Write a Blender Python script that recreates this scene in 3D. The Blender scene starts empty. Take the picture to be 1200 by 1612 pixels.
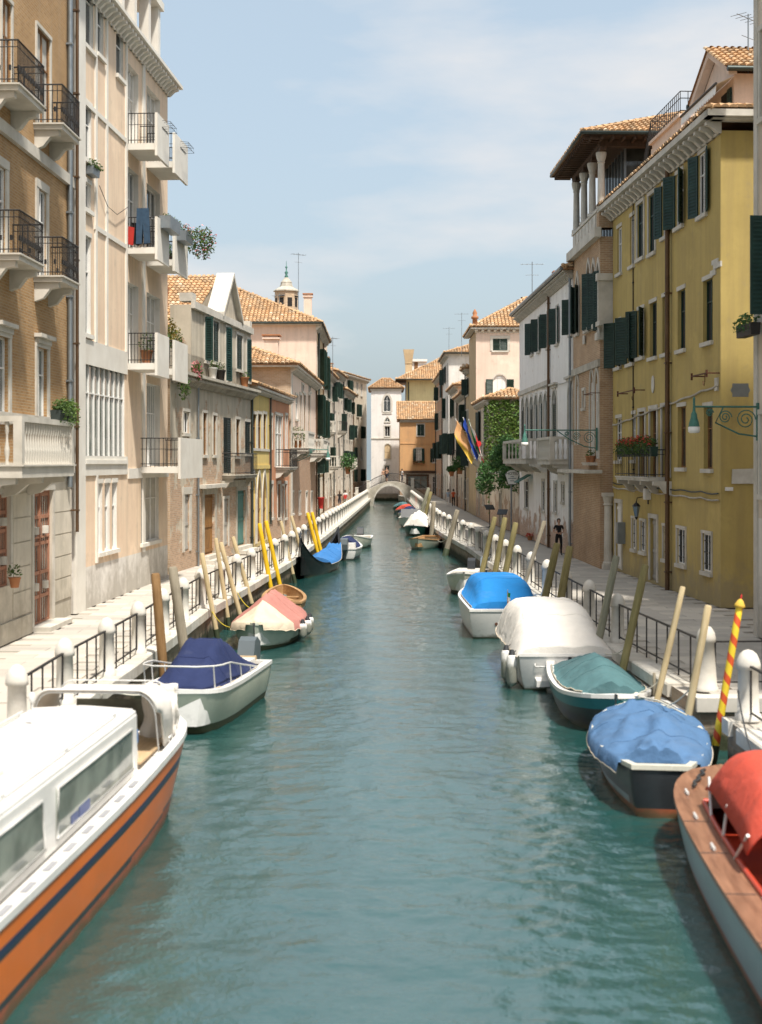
import bpy, bmesh, math, random
from math import radians as R, sin, cos, pi, sqrt
from mathutils import Vector, Matrix, noise as mnoise
random.seed(7)
SC = bpy.context.scene
COL = SC.collection

# ---------------------------------------------------------------- camera (a shift lens: level, verticals upright)
FPX, CXP, HYP, CAMZ = 2200.0, 600.0, 728.0, 5.4      # focal length in photo pixels, vanishing column, horizon row, eye height
cam = bpy.data.cameras.new('camera'); camo = bpy.data.objects.new('camera', cam); COL.objects.link(camo)
camo.location = (0, 0, CAMZ); camo.rotation_euler = (pi/2, 0, 0)
cam.sensor_fit = 'VERTICAL'; cam.sensor_height = 56.0; cam.lens = 56.0*FPX/1612.0
cam.shift_y = -(806.0-HYP)/1612.0
cam.clip_start = .5; cam.clip_end = 6000
cam.dof.use_dof = True; cam.dof.focus_distance = 62.0; cam.dof.aperture_fstop = 1.7
SC.camera = camo

# ---------------------------------------------------------------- sky and sun
SUN_EL, SUN_AZ = 63.0, 30.0           # azimuth measured from behind the camera towards the right
wd = bpy.data.worlds.new('World'); SC.world = wd; wd.use_nodes = True
nt = wd.node_tree; nt.nodes.clear()
out = nt.nodes.new('ShaderNodeOutputWorld'); bg = nt.nodes.new('ShaderNodeBackground')
sky = nt.nodes.new('ShaderNodeTexSky'); sky.sky_type = 'NISHITA'; sky.sun_disc = False
sky.sun_elevation = R(SUN_EL); sky.sun_rotation = R(180-SUN_AZ); sky.altitude = 0
sky.air_density = 1.0; sky.dust_density = 5.0; sky.ozone_density = .6
tc = nt.nodes.new('ShaderNodeTexCoord'); mp = nt.nodes.new('ShaderNodeMapping'); mp.inputs['Scale'].default_value = (1.0, 1.0, 3.4)
mp.inputs['Location'].default_value = (4.4, 1.1, 0.6)
nz = nt.nodes.new('ShaderNodeTexNoise'); nz.inputs['Scale'].default_value = 3.1; nz.inputs['Detail'].default_value = 7; nz.inputs['Roughness'].default_value = .52
cr = nt.nodes.new('ShaderNodeValToRGB'); cr.color_ramp.elements[0].position = .47; cr.color_ramp.elements[1].position = .66
cr.color_ramp.elements[1].color = (.85, .85, .85, 1)
mx = nt.nodes.new('ShaderNodeMix'); mx.data_type = 'RGBA'
mx.inputs['B'].default_value = (3.35, 3.3, 3.3, 1)
L_ = nt.links.new
L_(tc.outputs['Generated'], mp.inputs['Vector']); L_(mp.outputs[0], nz.inputs['Vector']); L_(nz.outputs['Fac'], cr.inputs[0])
L_(cr.outputs[0], mx.inputs['Factor']); hz = nt.nodes.new('ShaderNodeMix'); hz.data_type = 'RGBA'; hz.inputs['Factor'].default_value = .62; hz.inputs['B'].default_value = (2.3, 2.75, 2.98, 1)   # thin high veil
L_(sky.outputs[0], hz.inputs['A']); L_(hz.outputs['Result'], mx.inputs['A']); L_(mx.outputs['Result'], bg.inputs['Color'])
bg.inputs['Strength'].default_value = .115; L_(bg.outputs[0], out.inputs[0])
sl = bpy.data.lights.new('sun', 'SUN'); sl.energy = 3.0; sl.angle = R(4); sl.color = (1.0, .95, .87)
so = bpy.data.objects.new('sun', sl); COL.objects.link(so)
sdir = Vector((sin(R(SUN_AZ))*cos(R(SUN_EL)), -cos(R(SUN_AZ))*cos(R(SUN_EL)), sin(R(SUN_EL))))
so.rotation_euler = sdir.to_track_quat('Z', 'Y').to_euler(); so.location = sdir*80
SC.view_settings.view_transform = 'Standard'; SC.view_settings.look = 'None'; SC.view_settings.gamma = 1
SC.view_settings.exposure = 1.16
SC.cycles.use_denoising = True; SC.cycles.max_bounces = 6; SC.cycles.caustics_reflective = False; SC.cycles.caustics_refractive = False
SC.cycles.sample_clamp_indirect = 6

# ---------------------------------------------------------------- measuring: photo pixel -> place in the world
def gp(px, py, z=1.0):
    d = FPX*(CAMZ-z)/(py-HYP); return ((px-CXP)/FPX*d, d)
def at(px, py, d): return Vector(((px-CXP)/FPX*d, d, CAMZ-(py-HYP)/FPX*d))

# ---------------------------------------------------------------- materials
MAT = {}
class NT:
    def __init__(s, name):
        s.m = bpy.data.materials.new(name); s.m.use_nodes = True; s.t = s.m.node_tree
        s.b = s.t.nodes['Principled BSDF']; MAT[name] = s.m
    def n(s, typ, **kw):
        nd = s.t.nodes.new('ShaderNode'+typ)
        for k, v in kw.items():
            if k in nd.inputs: nd.inputs[k].default_value = v
            else: setattr(nd, k, v)
        return nd
    def l(s, a, b): s.t.links.new(a, b)
    def coords(s, scale=(1,1,1), kind='Object'):
        a = s.n('TexCoord'); m = s.n('Mapping'); m.inputs['Scale'].default_value = scale
        s.l(a.outputs[kind], m.inputs[0]); return m.outputs[0]
    def noise(s, vec, scale, detail=4, rough=.55):
        nd = s.n('TexNoise', Scale=scale, Detail=detail, Roughness=rough); s.l(vec, nd.inputs['Vector']); return nd.outputs['Fac']
    def ramp(s, fac, p0, p1, c0=(0,0,0,1), c1=(1,1,1,1)):
        r = s.n('ValToRGB'); e = r.color_ramp.elements; e[0].position = p0; e[1].position = p1; e[0].color = c0; e[1].color = c1
        s.l(fac, r.inputs[0]); return r.outputs[0]
    def mix(s, fac, a, b, mode='MIX'):
        m = s.n('Mix', data_type='RGBA', blend_type=mode)
        for k, v in (('Factor', fac), ('A', a), ('B', b)):
            if isinstance(v, (int, float)): m.inputs[k].default_value = v
            elif isinstance(v, tuple): m.inputs[k].default_value = v if len(v) == 4 else (*v, 1)
            else: s.l(v, m.inputs[k])
        return m.outputs['Result']
    def bump(s, h, strength=.3, dist=.02, prev=None):
        bn = s.n('Bump', Strength=strength, Distance=dist); s.l(h, bn.inputs['Height'])
        if prev is not None: s.l(prev, bn.inputs['Normal'])
        return bn.outputs[0]
    def done(s, col=None, rough=.7, normal=None, metal=0, spec=.4):
        if col is not None:
            if isinstance(col, tuple): s.b.inputs['Base Color'].default_value = (*col[:3], 1)
            else: s.l(col, s.b.inputs['Base Color'])
        if isinstance(rough, (int, float)): s.b.inputs['Roughness'].default_value = rough
        else: s.l(rough, s.b.inputs['Roughness'])
        s.b.inputs['Metallic'].default_value = metal; s.b.inputs['Specular IOR Level'].default_value = spec
        if normal is not None: s.l(normal, s.b.inputs['Normal'])
        return s.m
def dk(c, f): return tuple(min(1, v*f) for v in c)

def plain(name, col, rough=.6, var=.25, scale=2.5, metal=0, spec=.4, bump=.15, bscale=25, col2=None):
    s = NT(name); v = s.coords()
    c = s.mix(s.ramp(s.noise(v, scale, 5), .3, .7), col2 or dk(col, 1-var), col)
    nb = s.bump(s.noise(v, bscale, 3), bump, .01) if bump else None
    return s.done(c, rough, nb, metal, spec)

def stucco(name, col, col2=None, streak=.25, peel=None, peel_h=2.5, peel_amt=.55, dirt=(.20,.17,.13)):
    s = NT(name); v = s.coords()
    c = s.mix(s.ramp(s.noise(v, .55, 6, .6), .32, .68), col2 or dk(col, .82), col)
    vs = s.coords((2.2, 2.2, .16))
    st = s.ramp(s.noise(vs, 1.3, 5, .6), .44, .72, (0,0,0,1), (streak,)*3+(1,))
    c = s.mix(st, c, dirt)
    c = s.mix(s.ramp(s.noise(v, 7, 4), .52, .9, (0,0,0,1), (.35,.35,.35,1)), c, dk(col, .7))
    sz = s.n('SeparateXYZ'); s.l(v, sz.inputs[0]); gz = s.n('MapRange'); gz.inputs[1].default_value = 1.7; gz.inputs[2].default_value = 0; gz.inputs[3].default_value = 0; gz.inputs[4].default_value = .42; s.l(sz.outputs[2], gz.inputs[0])
    ga = s.n('Math', operation='ADD'); s.l(s.noise(v, 1.7, 6, .65), ga.inputs[0]); s.l(gz.outputs[0], ga.inputs[1])      # rising damp: an irregular tide of stains at the foot
    c = s.mix(s.ramp(ga.outputs[0], .58, .84, (0,0,0,1), (.5,.5,.5,1)), c, (.24,.21,.16))
    c = s.mix(s.ramp(s.noise(s.coords((.5,.5,.5)), .9, 7, .68), .55, .64, (0,0,0,1), (.32,.32,.32,1)), c, dk(col, 1.22))   # patches of newer render
    h = s.noise(v, 26, 5)
    nb = s.bump(h, .25, .012)
    if peel:
        sx = s.n('SeparateXYZ'); s.l(v, sx.inputs[0])
        g = s.n('MapRange'); g.inputs[1].default_value = peel_h; g.inputs[2].default_value = 0; g.inputs[3].default_value = 0; g.inputs[4].default_value = .34
        s.l(sx.outputs[2], g.inputs[0])
        a = s.n('Math', operation='ADD'); s.l(s.noise(v, .9, 6, .6), a.inputs[0]); s.l(g.outputs[0], a.inputs[1])
        pk = s.ramp(a.outputs[0], peel_amt, peel_amt+.05)
        bc, bh = brickpat(s, peel, dk(peel, .7), (.42,.37,.30))
        c = s.mix(pk, c, bc)
        nb = s.bump(pk, .6, .02, nb)
    return s.done(c, .86, nb, 0, .25)

def brickpat(s, c1, c2, mortar, w=.26, hgt=.075):
    v = s.coords(); sx = s.n('SeparateXYZ'); s.l(v, sx.inputs[0])
    ad = s.n('Math', operation='ADD'); s.l(sx.outputs[0], ad.inputs[0]); s.l(sx.outputs[1], ad.inputs[1])
    cb = s.n('CombineXYZ'); s.l(ad.outputs[0], cb.inputs[0]); s.l(sx.outputs[2], cb.inputs[1])
    bt = s.n('TexBrick'); bt.inputs['Scale'].default_value = 1; bt.inputs['Brick Width'].default_value = w; bt.inputs['Row Height'].default_value = hgt
    bt.inputs['Mortar Size'].default_value = .009; bt.inputs['Mortar Smooth'].default_value = .3; bt.inputs['Bias'].default_value = -.1
    for k, c in (('Color1', c1), ('Color2', c2), ('Mortar', mortar)): bt.inputs[k].default_value = (*c, 1)
    s.l(cb.outputs[0], bt.inputs['Vector'])
    return bt.outputs['Color'], bt.outputs['Fac']

def brickmat(name, c1, c2, mortar, w=.26, h=.075):
    s = NT(name); v = s.coords(); c, f = brickpat(s, c1, c2, mortar, w, h)
    c = s.mix(s.ramp(s.noise(v, .5, 5, .6), .35, .72, (0,0,0,1), (.5,.5,.5,1)), c, dk(c2, .62))
    c = s.mix(s.ramp(s.noise(s.coords((2,2,.2)), 1.2, 4), .5, .8, (0,0,0,1), (.35,.35,.35,1)), c, (.34,.29,.22))
    inv = s.n('Math', operation='SUBTRACT'); inv.inputs[0].default_value = 1; s.l(f, inv.inputs[1])
    nb = s.bump(inv.outputs[0], .5, .012); nb = s.bump(s.noise(v, 18, 4), .3, .015, nb)
    return s.done(c, .88, nb, 0, .2)

def tilemat(name, a, b, c):
    s = NT(name); g = s.n('NewGeometry'); r = s.n('ValToRGB'); e = r.color_ramp.elements
    e[0].color = (*a, 1); e[1].color = (*c, 1); e[1].position = 1; m = e.new(.5); m.color = (*b, 1); q = e.new(.86); q.color = (*dk(b, .55), 1)
    s.l(g.outputs['Random Per Island'], r.inputs[0])
    v = s.coords(); col = s.mix(s.ramp(s.noise(v, 1.1, 5, .6), .42, .75, (0,0,0,1), (.6,.6,.6,1)), r.outputs[0], (.20,.16,.11))
    return s.done(col, .85, s.bump(s.noise(v, 30, 3), .3, .01), 0, .2)

def leafmat(name, a, b):
    s = NT(name); g = s.n('NewGeometry'); r = s.n('ValToRGB'); e = r.color_ramp.elements
    e[0].color = (*a, 1); e[1].color = (*b, 1); s.l(g.outputs['Random Per Island'], r.inputs[0])
    s.done(r.outputs[0], .55, None, 0, .3)
    tr = s.n('BsdfTranslucent'); s.l(r.outputs[0], tr.inputs[0]); ms = s.n('MixShader'); ms.inputs[0].default_value = .25
    o = s.t.nodes['Material Output']; s.l(s.b.outputs[0], ms.inputs[1]); s.l(tr.outputs[0], ms.inputs[2]); s.l(ms.outputs[0], o.inputs[0])
    return s.m

def woodmat(name, c1, c2, rough=.6, axis=2, spec=.3):
    sc = [6, 6, 6]; sc[axis] = .7
    s = NT(name); v = s.coords(tuple(sc)); f = s.noise(v, 2.2, 5, .6)
    c = s.mix(s.ramp(f, .32, .68), c1, c2)
    c = s.mix(s.ramp(s.noise(s.coords(), 1.3, 5), .5, .75, (0,0,0,1), (.5,.5,.5,1)), c, dk(c1, .55))
    return s.done(c, rough, s.bump(f, .35, .01), 0, spec)

# stuccoes and stones
stucco('grey_render', (.60,.53,.42), (.42,.37,.29), .5, (.48,.32,.21), 13.0, .70)
stucco('peach_render', (.80,.63,.46), (.72,.54,.39), .22)
stucco('white_render', (.74,.71,.66), (.62,.58,.52), .25)
stucco('stone_base', (.66,.60,.50), (.52,.47,.38), .30)
stucco('yellow_render', (.70,.53,.19), (.58,.44,.16), .25)
stucco('ochre_wall', (.485,.365,.13), (.40,.30,.105), .5, dirt=(.30,.225,.10))
stucco('terracotta_wall', (.56,.26,.14), (.46,.21,.115), .25, (.44,.28,.18), 3.2, .62)
stucco('pink_render', (.76,.60,.49), (.68,.52,.42), .20)
stucco('cream_render', (.70,.62,.50), (.58,.50,.40), .35, (.45,.29,.19), 3.0, .63)
stucco('pale_render', (.66,.58,.48), (.54,.46,.37), .40, (.45,.29,.19), 2.4, .64)
stucco('white_palazzo', (.86,.83,.79), (.79,.76,.72), .20, (.56,.38,.28), 2.6, .66)
stucco('orange_render', (.62,.36,.17), (.54,.30,.14), .25)
stucco('lemon_render', (.68,.60,.34), (.60,.52,.29), .2)
stucco('church_white', (.80,.76,.72), (.72,.68,.64), .15)
stucco('sand_render', (.60,.45,.27), (.50,.37,.22), .3)
stucco('rose_brown', (.50,.29,.18), (.40,.23,.15), .35)
stucco('stained_brick_wall', (.55,.42,.30), (.45,.30,.19), .4, (.42,.24,.14), 7.0, .50)
brickmat('ochre_brick', (.46,.275,.125), (.34,.195,.085), (.47,.38,.25))
brickmat('palazzo_brick', (.48,.31,.18), (.36,.22,.125), (.58,.49,.37))
brickmat('pale_brick', (.58,.43,.29), (.47,.33,.21), (.60,.52,.42), .28, .09)
def quaymat():
    s = NT('quay_brick'); v = s.coords(); c, f = brickpat(s, (.30,.22,.15), (.18,.13,.09), (.26,.23,.18), .45, .14)
    c = s.mix(s.ramp(s.noise(v, .8, 6, .6), .4, .7, (0,0,0,1), (.7,.7,.7,1)), c, (.34,.29,.22))
    x = s.n('SeparateXYZ'); s.l(v, x.inputs[0]); a = s.n('Math', operation='MULTIPLY_ADD'); s.l(s.noise(v, 2.5, 5), a.inputs[0]); a.inputs[1].default_value = .5; s.l(x.outputs[2], a.inputs[2])
    c = s.mix(s.ramp(a.outputs[0], .50, .72, (1,1,1,1), (0,0,0,1)), c, (.030,.036,.016))      # weed up to the tide line
    return s.done(c, .85, s.bump(s.noise(v, 9, 5), .6, .03, s.bump(f, .5, .02)), 0, .3)
quaymat()
plain('istrian_stone', (.60,.56,.49), .75, .22, 1.6, col2=(.42,.39,.33), bump=.3, bscale=10)
plain('bollard_stone', (.62,.59,.53), .75, .2, 3, col2=(.45,.42,.36), bump=.3, bscale=14)
plain('aged_stone', (.50,.46,.38), .85, .3, 2.2, col2=(.30,.27,.22), bump=.4, bscale=14)
plain('white_concrete', (.74,.71,.64), .8, .12, 1.2, col2=(.62,.58,.51))
plain('flagstone', (.45,.41,.355), .8, .2, .9, col2=(.40,.37,.32), bump=.3, bscale=12)
plain('flagstone_pale', (.51,.465,.40), .8, .2, .9, col2=(.48,.44,.37), bump=.3, bscale=12)
plain('flagstone_dark', (.40,.37,.32), .8, .2, .9, col2=(.35,.32,.28), bump=.3, bscale=12)
plain('joint', (.30,.27,.23), .9, .2)
# tiles, metal, timber
tilemat('clay_tile', (.42,.24,.115), (.54,.345,.19), (.62,.49,.34))
plain('tile_bed', (.30,.16,.08), .9)
plain('iron', (.035,.032,.03), .55, .3, 8, .4)
plain('rusty_iron', (.13,.05,.025), .8, .4, 9)
plain('zinc', (.28,.31,.33), .45, .25, 3, .7)
plain('copper_pipe', (.13,.075,.04), .5, .3, 3, .5)
plain('dark_gutter', (.05,.065,.06), .5, .25, 3, .4)
plain('verdigris', (.07,.20,.16), .6, .35, 9, .2)
plain('green_shutter', (.013,.042,.029), .5, .35, 2.2, col2=(.007,.022,.016))
plain('teal_shutter', (.016,.055,.046), .5, .35, 2.2, col2=(.009,.03,.027))
plain('black_shutter', (.012,.022,.018), .6, .3)
woodmat('brown_wood', (.15,.075,.03), (.26,.13,.05))
woodmat('dark_timber', (.045,.026,.016), (.085,.05,.03), .75)
woodmat('door_wood', (.17,.08,.025), (.33,.165,.045))
woodmat('red_grille_paint', (.33,.15,.09), (.44,.22,.14))
woodmat('teal_door', (.06,.15,.13), (.10,.24,.21))
woodmat('grey_door', (.32,.30,.27), (.45,.43,.39))
plain('white_paint', (.78,.76,.72), .5, .1, 3)
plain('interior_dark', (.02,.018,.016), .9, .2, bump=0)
plain('curtain', (.55,.52,.46), .9, .3, 4)
def glassmat(name, col, rough=.06):
    s = NT(name); v = s.coords()
    c = s.mix(s.ramp(s.noise(v, 1.4, 3), .35, .65), col, dk(col, 2.2))
    return s.done(c, rough, s.bump(s.noise(v, 1.2, 2), .05, .05), 0, .6)
glassmat('window_glass', (.028,.032,.032)); glassmat('grey_glass', (.09,.10,.09)); glassmat('boat_glass', (.12,.13,.11), .08)
# plants
leafmat('leaf', (.035,.075,.015), (.10,.16,.035)); leafmat('ivy_leaf', (.055,.125,.025), (.19,.27,.06)); leafmat('bush_leaf', (.035,.095,.025), (.09,.19,.055))
leafmat('autumn_leaf', (.10,.12,.02), (.26,.17,.03)); leafmat('flower_red', (.45,.03,.02), (.6,.12,.08)); leafmat('flower_pink', (.55,.12,.16), (.7,.35,.35))
leafmat('flower_white', (.7,.66,.58), (.75,.72,.6))
plain('clay_pot', (.42,.18,.08), .8); plain('stem', (.10,.07,.03), .8)
# poles and boats
woodmat('brown_pole', (.16,.085,.03), (.27,.16,.07), .8); woodmat('grey_pole', (.20,.17,.12), (.32,.28,.21), .85)
woodmat('olive_pole', (.17,.145,.06), (.26,.22,.10), .85); woodmat('pale_pole', (.40,.31,.17), (.52,.42,.25), .8)
woodmat('green_grey_pole', (.17,.17,.12), (.28,.27,.20), .85); woodmat('yellow_pole', (.62,.38,.012), (.74,.47,.02), .55)
plain('algae', (.035,.05,.02), .7, .4, 4)

# ---------------------------------------------------------------- meshes
class MB:
    """collects shapes; build() links them as one mesh object"""
    def __init__(s): s.v, s.f, s.m, s.sm = [], [], [], []
    def face(s, pts, mi=0, smooth=False):
        i = len(s.v); s.v += [tuple(p) for p in pts]; s.f.append(tuple(range(i, i+len(pts)))); s.m.append(mi); s.sm.append(smooth)
    def mesh(s, verts, faces, mi=0, smooth=False):
        i = len(s.v); s.v += [tuple(p) for p in verts]
        for f in faces: s.f.append(tuple(i+k for k in f)); s.m.append(mi); s.sm.append(smooth)
    def box(s, x0, x1, y0, y1, z0, z1, mi=0, M=None):
        p = [Vector((x, y, z)) for z in (z0, z1) for y in (y0, y1) for x in (x0, x1)]
        if M is not None: p = [M @ q for q in p]
        s.mesh(p, [(0,2,3,1), (4,5,7,6), (0,1,5,4), (2,6,7,3), (0,4,6,2), (1,3,7,5)], mi)
    def prism(s, poly, a, b, axis='y', mi=0, M=None):
        """poly: 2D outline; extruded along axis from a to b (axis y: poly is x,z; axis x: poly is y,z; axis z: poly is x,y)"""
        def P(q, t): return Vector((q[0], t, q[1])) if axis == 'y' else Vector((t, q[0], q[1])) if axis == 'x' else Vector((q[0], q[1], t))
        n = len(poly); vs = [P(q, a) for q in poly]+[P(q, b) for q in poly]
        if M is not None: vs = [M @ q for q in vs]
        s.mesh(vs, [tuple(range(n)), tuple(range(2*n-1, n-1, -1))]+[(i, n+i, n+(i+1) % n, (i+1) % n) for i in range(n)], mi)
    def tube(s, pts, r, seg=6, mi=0, cap=True, smooth=True):
        pts = [Vector(p) for p in pts]; rs = r if isinstance(r, (list, tuple)) else [r]*len(pts)
        vs, fs = [], []
        for i, p in enumerate(pts):
            t = (pts[min(i+1, len(pts)-1)]-pts[max(i-1, 0)]).normalized()
            a = t.cross(Vector((0, 0, 1)) if abs(t.z) < .95 else Vector((1, 0, 0))).normalized(); b = t.cross(a)
            for k in range(seg):
                q = 2*pi*k/seg; vs.append(p+(a*cos(q)+b*sin(q))*rs[i])
        for i in range(len(pts)-1):
            for k in range(seg): fs.append((i*seg+k, i*seg+(k+1) % seg, (i+1)*seg+(k+1) % seg, (i+1)*seg+k))
        s.mesh(vs, fs, mi, smooth)
        if cap:
            s.face(vs[:seg][::-1], mi); s.face(vs[-seg:], mi)
    def lathe(s, prof, seg=10, o=(0,0,0), mi=0, smooth=True, M=None):
        vs, fs = [], []
        for r, z in prof:
            for k in range(seg):
                q = 2*pi*k/seg; p = Vector((o[0]+r*cos(q), o[1]+r*sin(q), o[2]+z)); vs.append(M @ p if M is not None else p)
        for i in range(len(prof)-1):
            for k in range(seg): fs.append((i*seg+k, i*seg+(k+1) % seg, (i+1)*seg+(k+1) % seg, (i+1)*seg+k))
        s.mesh(vs, fs, mi, smooth); s.face(vs[:seg][::-1], mi); s.face(vs[-seg:], mi)
    def data(s, name, mats):
        me = bpy.data.meshes.new(name); me.from_pydata(s.v, [], s.f)
        for m in (mats if isinstance(mats, (list, tuple)) else [mats]): me.materials.append(MAT[m])
        me.polygons.foreach_set('material_index', s.m); me.polygons.foreach_set('use_smooth', s.sm); me.update(); return me
    def build(s, name, mats, parent=None, fix=False):
        me = s.data(name, mats)
        if fix:
            bm = bmesh.new(); bm.from_mesh(me); bmesh.ops.remove_doubles(bm, verts=bm.verts, dist=.0005)
            bmesh.ops.recalc_face_normals(bm, faces=bm.faces); bm.to_mesh(me); bm.free()
        return link(name, me, parent)
def link(name, me, parent=None):
    o = bpy.data.objects.new(name, me); COL.objects.link(o)
    if parent is not None: o.parent = parent
    return o
def empty(name, loc=(0,0,0), rz=0):
    o = bpy.data.objects.new(name, None); COL.objects.link(o); o.location = loc; o.rotation_euler = (0, 0, rz); o.empty_display_size = .3; return o
def tag(o, label=None, cat=None, group=None, kind=None):
    for k, v in (('label', label), ('category', cat), ('group', group), ('kind', kind)):
        if v: o[k] = v
    return o
def place(o, loc, rz=0): o.location = loc; o.rotation_euler = (0, 0, rz); return o
ORD = 'first second third fourth fifth sixth seventh eighth ninth tenth eleventh twelfth thirteenth fourteenth fifteenth sixteenth seventeenth eighteenth nineteenth'.split()
TENS = ['', '', 'twent', 'thirt', 'fort', 'fift']
def ordinal(n):
    if n < 20: return ORD[n-1]
    t, u = divmod(n, 10); return TENS[t]+'ieth' if u == 0 else TENS[t]+'y-'+ORD[u-1]

# roof tiles: half-round clay tiles laid in rows up a slope (corner order: eave, eave, ridge, ridge)
def tiles(mb, e0, e1, r1, r0, pitch=.22, length=.42, rad=.10, mi=0, lift=.02):
    e0, e1, r0, r1 = (Vector(p) for p in (e0, e1, r0, r1))
    a = (e1-e0).normalized(); n = a.cross(r0-e0 if (r0-e0).length > .01 else r1-e0).normalized()
    if n.z < 0: n = -n
    s = n.cross(a).normalized()
    if s.dot((r0+r1)/2-e0) < 0: s = -s
    L = (e1-e0).length; tr0 = ((r0-e0).dot(a), (r0-e0).dot(s)); tr1 = ((r1-e0).dot(a), (r1-e0).dot(s))
    H = max(tr0[1], tr1[1]); nx = int(L/pitch); ny = int(H/(length*.85))+1
    for j in range(ny):
        q = j*length*.85
        if q > H: break
        lo = tr0[0]*q/H if tr0[1] > 0 else 0; hi = L+(tr1[0]-L)*q/H
        i0 = math.ceil(lo/pitch); i1 = int(hi/pitch)
        for i in range(i0, i1+1):
            x = i*pitch+random.uniform(-.012, .012); dq = random.uniform(-.02, .02); tw = random.uniform(-.01, .01)
            vs = []
            for (qq, rr, li) in ((q+dq-.05, rad*1.1, lift+.035), (q+dq+length, rad*.85, lift)):
                for k in range(5):
                    t = pi*k/4
                    vs.append(e0+a*(x+cos(t)*rr+tw*(qq-q))+s*min(qq, H+.1)+n*(li+sin(t)*rr*.8))
            mb.mesh(vs, [(k, k+1, k+6, k+5) for k in range(4)]+[(0, 1, 2, 3, 4)], mi)

def leaves(mb, c, rad, n, size, mi=0, flat=None, squash=1):
    c = Vector(c)
    for _ in range(n):
        while True:
            p = Vector((random.uniform(-1,1), random.uniform(-1,1), random.uniform(-1,1)))
            if .25 < p.length < 1: break
        p = p*(.55+.45*random.random()) if random.random() < .4 else p
        q = c+Vector((p.x*rad[0], p.y*rad[1], p.z*rad[2])); leaf(mb, q, size*random.uniform(.6, 1.3), mi)
def leaf(mb, q, sz, mi=0):
    u = Vector((random.gauss(0,1), random.gauss(0,1), random.gauss(0,1)*.7)).normalized()
    w = u.cross(Vector((random.gauss(0,1), random.gauss(0,1), random.gauss(0,1)))).normalized()
    n = u.cross(w)*.18*sz
    mb.mesh([q-u*sz, q-w*sz*.5+n, q+u*sz, q+w*sz*.5+n], [(0,1,2), (0,2,3)], mi)
# ---------------------------------------------------------------- buildings
def arch_pts(u0, u1, zs, z1, kind, n=8):
    """outline of an arch from the left springing over the top to the right springing"""
    w = u1-u0; c = (u0+u1)/2; h = z1-zs; P = []
    if kind == 'round':
        for k in range(n+1):
            t = pi*(1-k/n); P.append((c+cos(t)*w/2, zs+sin(t)*h))
    else:
        m = n//2
        for k in range(m+1):
            t = k/m; P.append((u0+w/2*(1-cos(t*pi/2))*.55+w/2*t*.45, zs+h*(sin(t*pi/2)*.6+t*.4)))
        P += [(2*c-p[0], p[1]) for p in P[-2::-1]]
    return P

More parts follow.
